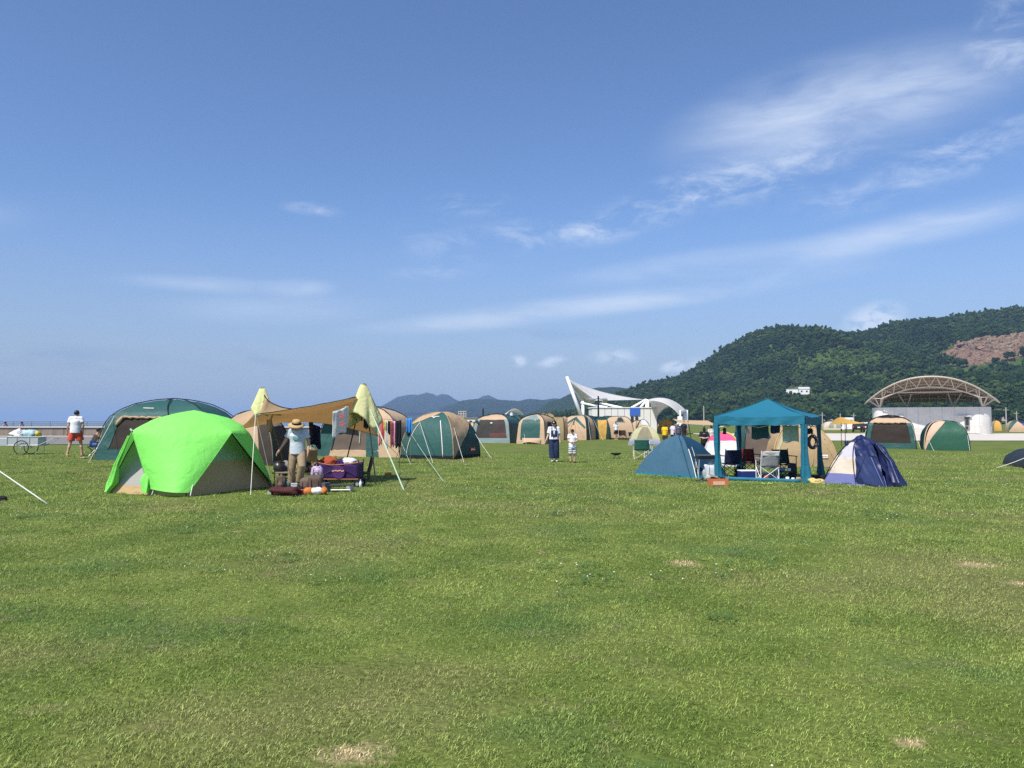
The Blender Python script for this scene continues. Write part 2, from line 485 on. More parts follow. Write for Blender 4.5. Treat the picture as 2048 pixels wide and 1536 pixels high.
def hill_hit(px, py):
    d = ray(px, py)
    y = 300.0
    while y < 1000:
        s = y / d.y; x = d.x * s; z = EYE + d.z * s
        if hill_h(x, y) >= z: return Vector((x, y, z))
        y += 2.0
    return Vector((d.x * 900 / d.y, 900, EYE + d.z * 900 / d.y))
def hill_px(x, y, z):
    """direction in which a place on the hillside is seen, as photograph pixels"""
    dy = math.cos(PITCH) * y + math.sin(PITCH) * (z - EYE); dz = -math.sin(PITCH) * y + math.cos(PITCH) * (z - EYE)
    return 1024 + FPX * x / dy, 768 - FPX * dz / dy
def in_poly(p, poly):
    c = False; j = len(poly) - 1
    for i in range(len(poly)):
        (xi, yi), (xj, yj) = poly[i], poly[j]
        if (yi > p[1]) != (yj > p[1]) and p[0] < (xj - xi) * (p[1] - yi) / (yj - yi) + xi: c = not c
        j = i
    return c
QUARRY = [(1868, 722), (1890, 702), (1930, 690), (1960, 682), (2010, 678), (2060, 672), (2200, 668), (2210, 690), (2060, 708), (2000, 722), (1965, 733), (1935, 727), (1900, 724)]
MEADOW = [(1560, 742), (1600, 722), (1650, 703), (1700, 698), (1745, 704), (1772, 722), (1765, 745), (1700, 752), (1640, 748)]
FIELD = [(1680, 762), (1760, 750), (1850, 742), (1930, 738), (2060, 722), (2300, 700), (2300, 735), (2060, 752), (1980, 765), (1850, 778), (1720, 780)]
FIELD2 = [(1560, 792), (1640, 786), (1720, 790), (1730, 812), (1640, 815), (1570, 806)]
b = MB()
gx = np.arange(-60, 1500, 9.0); gy = np.concatenate([np.arange(300, 960, 6.0), np.arange(960, 1500, 30)])
qmask = []
for y in gy:
    for x in gx:
        z = hill_h(x, y)
        q = hill_px(x, y, z)
        m = 0.0
        if in_poly(q, QUARRY) and y < 905:
            m = 1.0
            z += 4.0 * mnoise.noise(Vector((x / 7, y / 7, 1))) + 5.0 * abs(mnoise.noise(Vector((x / 20, y / 9, 5))))
        qmask.append(m); b.v.append(Vector((x, y, z)))
nxg = len(gx)
for j in range(len(gy) - 1):
    for i in range(nxg - 1):
        a = j * nxg + i; b.f.append((a, a + 1, a + 1 + nxg, a + nxg))
def hill_material():
    m = bpy.data.materials.new('hillside'); m.use_nodes = True
    T = m.node_tree; p = T.nodes['Principled BSDF']; p.inputs['Roughness'].default_value = .95; p.inputs['Specular IOR Level'].default_value = .05
    at_ = nd(T, 'ShaderNodeAttribute', attribute_name='rock')
    tc = nd(T, 'ShaderNodeTexCoord')
    def noise(s, d=6, sc=(1, 1, 1)):
        mp = nd(T, 'ShaderNodeMapping'); mp.inputs['Scale'].default_value = sc; T.links.new(tc.outputs['Object'], mp.inputs[0])
        n = nd(T, 'ShaderNodeTexNoise', i={'Scale': s, 'Detail': d, 'Roughness': .65}); T.links.new(mp.outputs[0], n.inputs['Vector']); return n.outputs[0]
    def cr(f, stops):
        r = nd(T, 'ShaderNodeValToRGB'); T.links.new(f, r.inputs[0])
        e = r.color_ramp.elements
        e[0].position, e[0].color = stops[0][0], stops[0][1] + (1,); e[1].position, e[1].color = stops[-1][0], stops[-1][1] + (1,)
        for q, c in stops[1:-1]:
            k = e.new(q); k.color = c + (1,)
        return r.outputs[0]
    green = cr(noise(.06), [(.3, (.04, .075, .02)), (.5, (.08, .13, .03)), (.72, (.125, .175, .05))])
    rock = cr(noise(.11, 10, (1.6, 1.6, .30)), [(.36, (.05, .035, .025)), (.44, (.20, .115, .08)), (.50, (.36, .22, .15)), (.55, (.13, .085, .06)), (.60, (.38, .27, .19)), (.68, (.20, .15, .11))])
    mx = nd(T, 'ShaderNodeMix', data_type='RGBA'); T.links.new(at_.outputs['Fac'], mx.inputs[0]); T.links.new(green, mx.inputs[6]); T.links.new(rock, mx.inputs[7])
    T.links.new(mx.outputs[2], p.inputs['Base Color'])
    bp = nd(T, 'ShaderNodeBump', i={'Strength': 1.0, 'Distance': 4.0}); T.links.new(noise(.4), bp.inputs['Height']); T.links.new(bp.outputs[0], p.inputs['Normal'])
    return m
ho = tag(b.build('hill', hill_material(), smooth=True), 'green wooded hill with a brown quarry scar behind the stage', 'hill', kind='structure')
a = ho.data.attributes.new('rock', 'FLOAT', 'POINT'); a.data.foreach_set('value', np.array(qmask, np.float32))

# broken rock of the quarry face
ROCKM = bpy.data.materials.new('quarry_rock'); ROCKM.use_nodes = True
def _rock():
    T = ROCKM.node_tree; p = T.nodes['Principled BSDF']; p.inputs['Roughness'].default_value = .95
    oi = nd(T, 'ShaderNodeObjectInfo'); g = nd(T, 'ShaderNodeNewGeometry')
    n = nd(T, 'ShaderNodeTexNoise', i={'Scale': .35, 'Detail': 6}); T.links.new(g.outputs['Position'], n.inputs['Vector'])
    r = nd(T, 'ShaderNodeValToRGB'); T.links.new(math_n(T, 'ADD', math_n(T, 'MULTIPLY', oi.outputs['Random'], .7), math_n(T, 'MULTIPLY', math_n(T, 'SUBTRACT', n.outputs[0], .35), .9)), r.inputs[0])
    e = r.color_ramp.elements; e[0].position = .0; e[0].color = (.09, .06, .04, 1); e[1].position = 1; e[1].color = (.33, .26, .18, 1)
    for q, c in ((.3, (.19, .115, .07)), (.55, (.24, .165, .105)), (.78, (.17, .13, .09))): k = e.new(q); k.color = c + (1,)
    T.links.new(r.outputs[0], p.inputs['Base Color'])
_rock()
rk = [MB().ell((0, 0, 0), (2.6, 2.2, 2.4), 9, 7, lump=.9, ls=1.8, seed=5 + 3 * k, sq=.75).mesh('quarry_boulder', ROCKM) for k in range(4)]
pts, rots, scs, ids = [], [], [], []
for _ in range(60000):
    x_ = rng.uniform(430, 760); y_ = rng.uniform(450, 905); z_ = hill_h(x_, y_)
    if in_poly(hill_px(x_, y_, z_), QUARRY):
        s_ = rng.uniform(.35, 1.25); pts.append((x_, y_, z_)); rots.append((rng.uniform(-.4, .4), rng.uniform(-.4, .4), rng.uniform(0, 6.28))); scs.append((s_ * rng.uniform(.9, 1.8), s_, s_ * rng.uniform(.7, 1.5))); ids.append(int(rng.integers(0, 4)))
    if len(pts) > 1500: break
scatter('quarry_rocks', 'brown broken rock of the quarry scar on the hill', 'rock', pts, rots, scs, ids, rk)
# far ridges across the bay, each a body with its own distance and depth
def ridge(name, label, dist, depth, sky, rgb, seed):
    rx = np.array([(p - 1024) / FPX * dist for p, q in sky]); rz = np.array([(843 - q) / FPX * dist for p, q in sky])
    b = MB(); n = 150; m_ = 26
    x0, x1 = rx[0], rx[-1]
    for j in range(m_ + 1):
        t = j / m_ * 2 - 1
        for i in range(n + 1):
            x = x0 + (x1 - x0) * i / n
            top = float(np.interp(x, rx, rz))
            k = dist / 1000
            nz = mnoise.noise(Vector((x / 160 / k ** .5, t * 3.2, seed))) + .5 * mnoise.noise(Vector((x / 60 / k ** .5, t * 6, seed + 4)))
            f = max(0, 1 - abs(t)) ** (.85 + .35 * nz)
            fine = mnoise.noise(Vector((x / 14 / k ** .4, t * 9, seed + 8))) * .018 * max(rz)
            b.v.append(Vector((x, dist + t * depth + (t * depth * .25 * nz), max(-2.6, -3 + (top + 3) * f * (1 + .12 * nz * (1 - abs(1 - abs(t) * 2)) * abs(t) * 2) + fine * f))))
    for j in range(m_):
        for i in range(n):
            a = j * (n + 1) + i; b.f.append((a, a + 1, a + 2 + n, a + 1 + n))
    mm = mat('forest_' + name, rgb, .95, .05, .55, 45.0 / dist, .9, 160.0 / dist, coords='Object'); [setattr(q.inputs['Distance'], 'default_value', dist / 120) for q in mm.node_tree.nodes if q.type == 'BUMP']
    tag(b.build(name, mm, smooth=True), label, 'mountain', kind='structure')
ridge('wooded_ridge', 'dark wooded ridge just behind the white membrane roof', 1700, 420,
      [(985, 846), (1040, 832), (1075, 818), (1098, 802), (1118, 797), (1135, 788), (1165, 780), (1195, 774), (1225, 772), (1262, 776), (1310, 785), (1400, 800), (1500, 830)], (.022, .042, .022), 1.2)
ridge('mountain_range', 'blue green mountains across the bay above the middle tents', 3000, 800,
      [(800, 848), (850, 838), (880, 818), (905, 806), (925, 800), (950, 797), (985, 798), (1012, 799), (1035, 801), (1060, 797), (1085, 799), (1110, 796), (1150, 800), (1230, 815), (1320, 840)], (.018, .034, .022), 5.2)
ridge('far_mountain', 'farthest hazy blue mountain left of the middle tents', 4600, 1000,
      [(730, 846), (758, 822), (775, 806), (795, 793), (815, 789), (835, 789), (852, 785), (866, 787), (874, 791), (884, 787), (897, 789), (912, 799), (930, 805), (950, 800), (968, 791), (978, 790), (995, 798), (1020, 803), (1060, 815), (1100, 843)], (.016, .03, .022), 8.8)

# ------------------------------------------------------------------ forest on the near hill
def leaf_material(name, cols, trans=.25):
    m = bpy.data.materials.new(name); m.use_nodes = True
    T = m.node_tree; T.nodes.clear()
    out = nd(T, 'ShaderNodeOutputMaterial')
    oi = nd(T, 'ShaderNodeObjectInfo')
    g = nd(T, 'ShaderNodeNewGeometry')
    n = nd(T, 'ShaderNodeTexNoise', i={'Scale': .02, 'Detail': 3}); T.links.new(g.outputs['Position'], n.inputs['Vector'])
    f = math_n(T, 'ADD', math_n(T, 'MULTIPLY', oi.outputs['Random'], .75), math_n(T, 'MULTIPLY', math_n(T, 'SUBTRACT', n.outputs[0], .42), 1.6))
    r = nd(T, 'ShaderNodeValToRGB'); T.links.new(f, r.inputs[0])
    e = r.color_ramp.elements
    e[0].position, e[0].color = 0, cols[0] + (1,); e[1].position, e[1].color = 1, cols[-1] + (1,)
    for k, c in enumerate(cols[1:-1]):
        q = e.new((k + 1) / (len(cols) - 1)); q.color = c + (1,)
    d = nd(T, 'ShaderNodeBsdfDiffuse'); t = nd(T, 'ShaderNodeBsdfTranslucent')
    T.links.new(r.outputs[0], d.inputs[0]); T.links.new(r.outputs[0], t.inputs[0])
    ms = nd(T, 'ShaderNodeMixShader', i={0: trans}); T.links.new(d.outputs[0], ms.inputs[1]); T.links.new(t.outputs[0], ms.inputs[2])
    T.links.new(ms.outputs[0], out.inputs[0])
    return m
bark = mat('bark', (.12, .09, .065), .9, .1, .3, 3)
def tree_mesh(name, lm, seed, h=9.0, w=3.4, leaves=640, conic=0.0):
    r_ = random.Random(seed)
    b = MB()
    b.tube([(0, 0, -1.5), (0, 0, h * .35), (r_.uniform(-.3, .3), r_.uniform(-.3, .3), h * .8)], [.28, .2, .06], 6)
    nb = len(b.f)
    lobes = [(Vector((r_.uniform(-.62, .62) * w, r_.uniform(-.62, .62) * w, h * r_.uniform(.42, .9))), r_.uniform(.34, .62) * w) for _ in range(9)]
    lobes.append((Vector((0, 0, h * .62)), w * .8))
    for q_, (c, rr) in enumerate(lobes):
        b.ell(c, (rr * .74, rr * .74, rr * .62), 9, 6, lump=.45, ls=2.2, seed=seed + q_ * 3.3)
    for k in range(leaves):
        c, rr = lobes[k % len(lobes)]
        d = Vector((r_.gauss(0, 1), r_.gauss(0, 1), r_.gauss(0, 1) + .25)).normalized()
        p = c + Vector((d.x * rr, d.y * rr, d.z * rr * .8)) * r_.uniform(.72, 1.05)
        if conic: p.x *= 1 - conic * (p.z / h); p.y *= 1 - conic * (p.z / h)
        nrm = (d + Vector((r_.uniform(-.6, .6), r_.uniform(-.6, .6), r_.uniform(-.2, .8)))).normalized()
        u = nrm.orthogonal().normalized(); q = nrm.cross(u)
        a = r_.uniform(0, 6.28); u, q = u * math.cos(a) + q * math.sin(a), q * math.cos(a) - u * math.sin(a)
        s = r_.uniform(.3, .62) * w / 3.8
        b.add([p - u * s, p + q * s * .75, p + u * s, p - q * s * .75], [(0, 1, 2, 3)])
    me = b.mesh(name, bark); me.materials.append(lm)
    me.polygons.foreach_set('material_index', [0 if i < nb else 1 for i in range(len(b.f))])
    return me
LEAF = leaf_material('forest_leaf', [(.016, .042, .018), (.028, .062, .022), (.046, .086, .027), (.088, .132, .042)])
LEAF2 = leaf_material('bush_leaf', [(.055, .105, .028), (.080, .138, .034), (.115, .172, .045)])
PROT = [tree_mesh('forest_tree', LEAF, 3 + k, h, w, 640, c) for k, (h, w, c) in enumerate([(8.0, 2.7, 0), (6.8, 3.1, 0), (9.5, 2.4, .3), (6.2, 2.3, 0)])]
PROT += [tree_mesh('hillside_bush', LEAF2, 30 + k, 2.6, 1.6, 260) for k in range(2)]
pts, rots, scs, ids = [], [], [], []
y = 330.0
while y < 975:
    step = 4.5
    for x in np.arange(-20, 800, step):
        xx = x + rng.uniform(-3.2, 3.2); yy = y + rng.uniform(-3.2, 3.2)
        if yy < hill_y0(xx) + 6 or abs(xx) / yy > .80: continue
        z = hill_h(xx, yy)
        if z < -.5: continue
        q = hill_px(xx, yy, z)
        if in_poly(q, QUARRY) and yy < 905: continue
        q8 = hill_px(xx, yy, z + 8)
        if in_poly(q8, QUARRY) and yy < 905 and q[1] < 745 and rng.random() < .72: continue
        if 1572 < q[0] < 1622 and q8[1] < 792 + 3 * math.sin(q[0]) and q[1] > 778: continue
        k = int(rng.integers(0, 4)); s = rng.uniform(.6, 1.3)
        qj = (q[0] + rng.uniform(-9, 9), q[1] + rng.uniform(-5, 5))
        open_ = in_poly(qj, MEADOW) or ((in_poly(q, FIELD) or in_poly(q, FIELD2)) and mnoise.noise(Vector((xx / 28, yy / 28, 7))) > -.18)
        if open_:
            if rng.random() < .12: continue
            k = 4 + int(rng.integers(0, 2)); s = rng.uniform(.7, 1.5)
        pts.append((xx, yy, z)); rots.append((0, 0, rng.uniform(0, 6.28))); ids.append(k)
        scs.append((s, s, s * rng.uniform(.85, 1.2)))
    y += step
scatter('forest', 'dense green forest covering the hillside', 'forest', pts, rots, scs, ids, PROT)
# ------------------------------------------------------------------ grass blades, clover
def blade_material(name, shade, trans):
    m = bpy.data.materials.new(name); m.use_nodes = True
    T = m.node_tree; T.nodes.clear()
    out = nd(T, 'ShaderNodeOutputMaterial')
    c, noise = lawn_colour(T, shade)
    oi = nd(T, 'ShaderNodeObjectInfo')
    hv = nd(T, 'ShaderNodeHueSaturation', i={'Saturation': .95})
    T.links.new(math_n(T, 'ADD', .488, math_n(T, 'MULTIPLY', oi.outputs['Random'], .022)), hv.inputs['Hue'])
    at_ = nd(T, 'ShaderNodeAttribute', attribute_name='tint')
    tv = math_n(T, 'POWER', at_.outputs['Fac'], 2.0)
    T.links.new(math_n(T, 'ADD', .52, math_n(T, 'MULTIPLY', tv, 1.75)), hv.inputs['Value'])
    T.links.new(c, hv.inputs['Color'])
    p = nd(T, 'ShaderNodeBsdfPrincipled', i={'Roughness': .5, 'Specular IOR Level': .25}); t = nd(T, 'ShaderNodeBsdfTranslucent')
    T.links.new(hv.outputs[0], p.inputs['Base Color']); T.links.new(hv.outputs[0], t.inputs[0])
    ms = nd(T, 'ShaderNodeMixShader', i={0: trans}); T.links.new(p.outputs[0], ms.inputs[1]); T.links.new(t.outputs[0], ms.inputs[2])
    T.links.new(ms.outputs[0], out.inputs[0])
    return m
BLADE = blade_material('grass_blade', 1.15, .25)
def tuft(seed, n=30, rad=.07, hmin=.012, hmax=.030, w=.0038):
    r_ = random.Random(seed); b = MB()
    for _ in range(n):
        a = r_.uniform(0, 6.283); d = rad * math.sqrt(r_.random())
        p = Vector((d * math.cos(a), d * math.sin(a), -.006))
        h = r_.uniform(hmin, hmax); la = r_.uniform(0, 6.283); lean = r_.uniform(.1, 1.4) * h
        l = Vector((math.cos(la), math.sin(la), 0)); sd_ = Vector((-math.sin(la + .6), math.cos(la + .6), 0)) * w * r_.uniform(.7, 1.2)
        m_ = p + l * lean * .35 + Vector((0, 0, h * .62)); tp = p + l * lean + Vector((0, 0, h * r_.uniform(.8, 1.05)))
        b.add([p - sd_ * .5, p + sd_ * .5, m_ + sd_ * .42, m_ - sd_ * .42, tp], [(0, 1, 2, 3), (3, 2, 4)])
    me = b.mesh('grass_tuft', BLADE)
    a = me.attributes.new('tint', 'FLOAT', 'POINT'); v = []
    for _ in range(n): v += [r_.uniform(0, 1)] * 5
    a.data.foreach_set('value', v)
    return me
TUFTS = [tuft(100 + k) for k in range(6)] + [tuft(140, 9, .07, .02, .045, .003), tuft(141, 8, .07, .02, .042, .003)]
P_, R_, S_, I_ = [], [], [], []
def sow(d0, d1, dens, sc):
    area = .88 * (d1 * d1 - d0 * d0)
    n = int(area * dens)
    d = np.sqrt(rng.uniform(d0 * d0, d1 * d1, n)); u = rng.uniform(-.88, .88, n)
    x = u * d
    for i in range(n):
        z = gz(x[i], d[i]) + .018 * mnoise.noise(Vector((x[i] * .35, d[i] * .35, 2)))
        k = int(rng.integers(0, 6)) if rng.random() < .93 else int(rng.integers(6, 8))
        s = sc * rng.uniform(.75, 1.3)
        # clumps of taller and shorter turf
        s *= .9 + .28 * (mnoise.noise(Vector((x[i] * 1.3, d[i] * 1.3, 4))) + .25)
        P_.append((x[i], d[i], z)); R_.append((rng.uniform(-.15, .15), rng.uniform(-.15, .15), rng.uniform(0, 6.28)))
        S_.append((sc * 1.1, sc * 1.1, max(.45, s))); I_.append(k)
sow(2.6, 7.5, 330, .82)
sow(7.5, 13, 150, 1.05)
sow(13, 22, 48, 1.6)
sow(22, 40, 14, 2.0)
scatter('grass', 'short green grass blades of the lawn', 'grass', P_, R_, S_, I_, TUFTS)
# clover: low rosettes of round leaves and white flower heads
CLV = mat('clover_leaf', (.075, .17, .045), .6, .2, .25, 30, trans=.15)
WHT = mat('clover_flower', (.72, .70, .60), .8, .1, .1, 60)
def rosette(seed):
    r_ = random.Random(seed); b = MB()
    for _ in range(16):
        a = r_.uniform(0, 6.28); d = .09 * math.sqrt(r_.random()); c = Vector((d * math.cos(a), d * math.sin(a), r_.uniform(.025, .045)))
        for k in range(3):
            q = a + k * 2.094; e = Vector((math.cos(q), math.sin(q), .1)) * .009; s = Vector((-math.sin(q), math.cos(q), 0)) * .007
            b.add([c, c + e + s, c + e * 1.7, c + e - s], [(0, 1, 2, 3)])
    return b.mesh('clover_rosette', CLV)
def flower(seed):
    b = MB(); b.ell((0, 0, .042), (.0085, .0085, .0075), 8, 5)
    return b.mesh('clover_head', WHT)
P_, R_, S_, I_ = [], [], [], []
for _ in range(5200):
    d = math.sqrt(rng.uniform(9, 26 ** 2)); x = rng.uniform(-.85, .85) * d
    n = mnoise.noise(Vector((x * .55, d * .55, 12))) + .4 * mnoise.noise(Vector((x * 1.7, d * 1.7, 3)))
    if n > .30:
        P_.append((x, d, gz(x, d))); R_.append((0, 0, rng.uniform(0, 6.28))); s = rng.uniform(.8, 1.4); S_.append((s, s, s)); I_.append(int(rng.integers(0, 3)))
    if n > .22 and rng.random() < .42:
        P_.append((x + rng.uniform(-.2, .2), d, gz(x, d))); R_.append((rng.uniform(-.2, .2), rng.uniform(-.2, .2), 0)); s = rng.uniform(.55, .95) * (1 + d / 60); S_.append((s, s, s)); I_.append(3)
scatter('clover', 'patches of clover with small white flower heads', 'clover', P_, R_, S_, I_, [rosette(1), rosette(2), rosette(3), flower(1)])
# ------------------------------------------------------------------ fabrics and metals
def fab(name, rgb, trans=.12, rough=.75, var=.10, spec=.2):
    return mat(name, rgb, rough, spec, var, 2.2, .40, 3.0, .06, 1.4, trans=trans)
TAN = fab('tan_polyester', (.56, .40, .255), .15)
TAN2 = fab('warm_tan_polyester', (.53, .37, .225), .18)
GOLD = fab('golden_flap', (.62, .37, .09), .2)
PINE = fab('pine_green_polyester', (.032, .098, .088), .06, .5)
PINE2 = fab('dark_pine_polyester', (.012, .052, .050), .05, .5)
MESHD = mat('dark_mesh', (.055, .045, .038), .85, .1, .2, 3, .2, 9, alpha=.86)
MESHB = mat('brown_mesh', (.135, .105, .085), .85, .1, .15, 2, .3, 6, alpha=.93)
MESHG = mat('grey_mesh', (.38, .37, .35), .85, .1, .1, 2, alpha=.95)
NEON = fab('neon_green_fly', (.275, .87, .155), .22, .6, .04)
BROWN = fab('brown_tent_wall', (.54, .37, .19), .12)
OLIVE = fab('olive_beige_fly', (.50, .47, .27), .15)
GREYF = fab('grey_violet_floor', (.33, .34, .42), .05)
TEAL = fab('teal_gazebo_cloth', (.022, .165, .245), .14, .55)
TEALD = fab('dark_teal_cloth', (.018, .115, .165), .1, .55)
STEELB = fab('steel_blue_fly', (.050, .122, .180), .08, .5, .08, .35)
STEELD = fab('shaded_blue_fly', (.014, .052, .10), .05, .5)
NAVY = fab('navy_fly', (.013, .021, .085), .05, .42, .10, .45)
LILAC = fab('lilac_panel', (.58, .55, .68), .12)
CREAM = fab('cream_panel', (.70, .60, .48), .12)
PERI = fab('periwinkle_skirt', (.17, .19, .40), .06)
WHITEF = fab('white_cloth', (.78, .77, .75), .15)
PINK = fab('pink_cloth', (.80, .10, .24), .15)
LIMEY = fab('lime_piping_cloth', (.55, .60, .12), .15)
PALEY = fab('pale_yellow_towel', (.70, .68, .34), .12, .9)
BLACKM = mat('black_pole', (.012, .012, .014), .4, .4, .2)
ALU = mat('bare_aluminium', (.62, .63, .63), .38, .5, .08, 8, metal=.7)
WHITEP = mat('white_paint', (.78, .78, .77), .5, .4, .05, 2)
ROPE = mat('pale_rope', (.72, .72, .62), .9, .1, .1, 20)
ROPEG = mat('pale_green_strap', (.42, .55, .42), .9, .1, .1, 20)
BLACKF = fab('black_cloth', (.014, .014, .018), .02)
REDTAG = mat('red_label', (.52, .045, .035), .7)
LETTER = mat('cream_letters', (.80, .74, .66), .7)
FIREB = mat('brick_red_cloth', (.48, .085, .035), .8)
RUBBER = mat('black_rubber', (.015, .015, .016), .7)

def arc(p=1.0, zp=1.0, n=14):
    return [(math.cos(math.pi / 2 * k / n) ** p, math.sin(math.pi / 2 * k / n) ** zp) for k in range(n)] + [(0.0, 1.0)]
DOME = arc(.95, .95); STEEP = arc(.72, .95); LOW = arc(1.5, .95)
SCREEN = [(1, 0), (.955, .20), (.91, .40), (.865, .58), (.80, .70), (.68, .81), (.50, .905), (.27, .97), (0, 1)]
def para(q, n=14): return [(1 - k / n, 1 - (1 - k / n) ** q) for k in range(n + 1)]
SCREEN2 = [(1, 0), (.975, .18), (.95, .36), (.92, .54), (.88, .70), (.78, .82), (.60, .90), (.34, .965), (0, 1)]
class Tent:
    """fabric tent on a square or oblong plan; four sides between corner poles; (t,k): t along a side -1..1, k up the poles 0..1"""
    def __init__(s, name, label, A, B, h, depth=None, prof=DOME, sag=.03, wr=.012, group=None, cat='tent', ridge=0.0):
        if isinstance(A, tuple) and B is None: A, B = A
        A = Vector(A); B = Vector(B)
        d = B - A; d.z = 0
        s.w = d.length; s.d = depth or s.w
        rz = math.atan2(d.y, d.x)
        nrm = Vector((-d.y, d.x, 0)).normalized()
        c = (A + B) / 2 + nrm * s.d / 2
        c.z = gz(c.x, c.y)
        s.h = h; s.prof = prof; s.sag = sag; s.wr = wr; s.ridge = ridge
        s.root = thing(name, label, cat, c, rz, group)
        s.c = c; s.rz = rz; s.seed = c.x * 3.1 + c.y
    def local(s, p):
        q = Vector(p) - s.c
        return Vector((q.x * math.cos(s.rz) + q.y * math.sin(s.rz), -q.x * math.sin(s.rz) + q.y * math.cos(s.rz), q.z))
    def rk(s, k):
        f = max(0, min(1, k)) * (len(s.prof) - 1); i = min(int(f), len(s.prof) - 2); f -= i
        a, b = s.prof[i], s.prof[i + 1]
        return a[0] + (b[0] - a[0]) * f, a[1] + (b[1] - a[1]) * f
    def corner(s, i, k):
        r, z = s.rk(k)
        sx = (-1, 1, 1, -1)[i]; sy = (-1, -1, 1, 1)[i]
        return Vector((sx * s.w / 2 * (r + (1 - r) * s.ridge), sy * s.d / 2 * r, z * s.h))
    def pt(s, side, t, k, off=0.0, wr=None):
        a = s.corner(side, k); b = s.corner((side + 1) % 4, k)
        p = a.lerp(b, (t + 1) / 2)
        n = (Vector((0, -1, 0)), Vector((1, 0, 0)), Vector((0, 1, 0)), Vector((-1, 0, 0)))[side]
        r, z = s.rk(k)
        nn = (n * (1.0 - .75 * z) + Vector((0, 0, .25 + .9 * z * z))).normalized()
        p = p - nn * s.sag * s.w * (1 - t * t) * math.sin(math.pi * min(1, k * 1.05 + .02)) * 1.1
        w = s.wr if wr is None else wr
        if w:
            w *= 1.5
            e = min(1, k * 8)
            q = Vector((p.x * 2.2 + s.seed, p.y * 2.2, p.z * 2.6))
            cr = 1 - abs(mnoise.noise(q * 1.4 + Vector((9, 3, 1)))) * 2.2
            p = p + nn * w * e * (mnoise.noise(q) * 1.1 + .55 * max(0, cr) ** 2 + .5 * mnoise.noise(Vector((p.x * 9 + p.z * 7, p.y * 5, p.z * 3 + s.seed))))
        return p + nn * off
    def patch(s, side, quad, m, name, off=0.0, n=14, parent=None, wr=None, offn=None):
        (t0, k0), (t1, k1), (t2, k2), (t3, k3) = quad
        def f(u, v):
            t = (t0 * (1 - u) + t1 * u) * (1 - v) + (t3 * (1 - u) + t2 * u) * v
            k = (k0 * (1 - u) + k1 * u) * (1 - v) + (k3 * (1 - u) + k2 * u) * v
            return s.pt(side, t, k, off + (offn(t, k) if offn else 0), wr)
        b = MB(); b.grid(f, n, n)
        return b.build(name, m, parent or s.root, smooth=True)
    def side(s, i, m, name='wall_panel', k0=0.0, k1=1.0, **kw):
        return s.patch(i, [(-1, k0), (1, k0), (1, k1), (-1, k1)], m, name, **kw)
    def pole(s, i, m=None, r=.011, k0=0, k1=1, off=.015, name='pole'):
        n = 20; pts = []
        for q in range(n + 1):
            k = k0 + (k1 - k0) * q / n
            p = s.corner(i, k); d = Vector((p.x, p.y, p.z * 1.2)).normalized()
            pts.append(p + d * off)
        return MB().tube(pts, r, 6).build(name, m or BLACKM, s.root, smooth=True)
    def seam(s, side, ta, ka, tb, kb, m, r=.009, off=.012, name='seam', n=16):
        pts = [s.pt(side, ta + (tb - ta) * q / n, ka + (kb - ka) * q / n, off, 0) for q in range(n + 1)]
        return MB().tube(pts, r, 5).build(name, m, s.root, smooth=True)
    def rope(s, p, ground, m=ROPE, r=.008, name='guy_rope'):
        g = s.local(ground)
        a = Vector(p); pts = [a.lerp(g, q / 6) - Vector((0, 0, .03 * math.sin(math.pi * q / 6))) for q in range(7)]
        o = MB().tube(pts, r, 5).build(name, m, s.root, smooth=True)
        MB().tube([g + Vector((0, 0, -.06)), g + Vector((0, 0, .05))], .008, 5).build('peg', ALU, o)
        return o
    def roll(s, side, t0, t1, k, r, m, name='rolled_flap', parent=None):
        n = 18; pts = []
        for q in range(n + 1):
            t = t0 + (t1 - t0) * q / n
            pts.append(s.pt(side, t, k, r * .7, 0) + Vector((0, 0, .25 * r * math.sin(q * 1.7))))
        rs = [r * (.75 + .3 * math.sin(q * 2.3 + 1)) for q in range(n + 1)]
        return MB().tube(pts, rs, 7).build(name, m, parent or s.root, smooth=True)
    def badge(s, side, t, k, w, h, word, tagm=REDTAG, letm=LETTER, size=.07, flip=0):
        p = s.pt(side, t, k, .03, 0); e = .02
        du = (s.pt(side, t + e, k, .03, 0) - s.pt(side, t - e, k, .03, 0)).normalized()
        dv = (s.pt(side, t, k + e, .03, 0) - s.pt(side, t, k - e, .03, 0)).normalized()
        n = du.cross(dv).normalized(); dv = n.cross(du)
        M = Matrix((du, dv, n)).transposed()
        rot = M.to_euler()
        if tagm:
            o = MB().box((0, 0, 0), (w, h, .012)).build('label_patch', tagm, s.root, bevel=.01)
            o.location = p; o.rotation_euler = rot
            par = o; lo = (0, 0, .009); lr = (0, 0, 0)
        else:
            par = s.root; lo = p; lr = rot
        if word: lettering(word, size, letm, par, lo, lr)
        return M, p
def _marks(s, side, t, k, w, h, wing=False):
    '''a row of small printed strokes, too small to read, with a wing shaped emblem'''
    p = s.pt(side, t, k, .03, 0); e = .02
    du = (s.pt(side, t + e, k, .03, 0) - s.pt(side, t - e, k, .03, 0)).normalized()
    dv = (s.pt(side, t, k + e, .03, 0) - s.pt(side, t, k - e, .03, 0)).normalized()
    n = du.cross(dv).normalized(); dv = n.cross(du)
    b = MB(); r_ = random.Random(int(w * 100)); x = -w / 2
    while x < w / 2:
        q = r_.uniform(.02, .045); b.box((x, 0, 0), (q, h * r_.uniform(.7, 1), .006)); x += q + .012
    if wing:
        for sg in (-1, 1): b.add([(0, -h * 1.1, 0), (sg * w * .2, -h * .8, 0), (sg * w * .17, -h * 1.0, 0), (0, -h * 2.1, 0)], [(0, 1, 2, 3)])
    o = b.build('printed_mark', LETTER, s.root); o.location = p; o.rotation_euler = Matrix((du, dv, n)).transposed().to_euler()
    return o
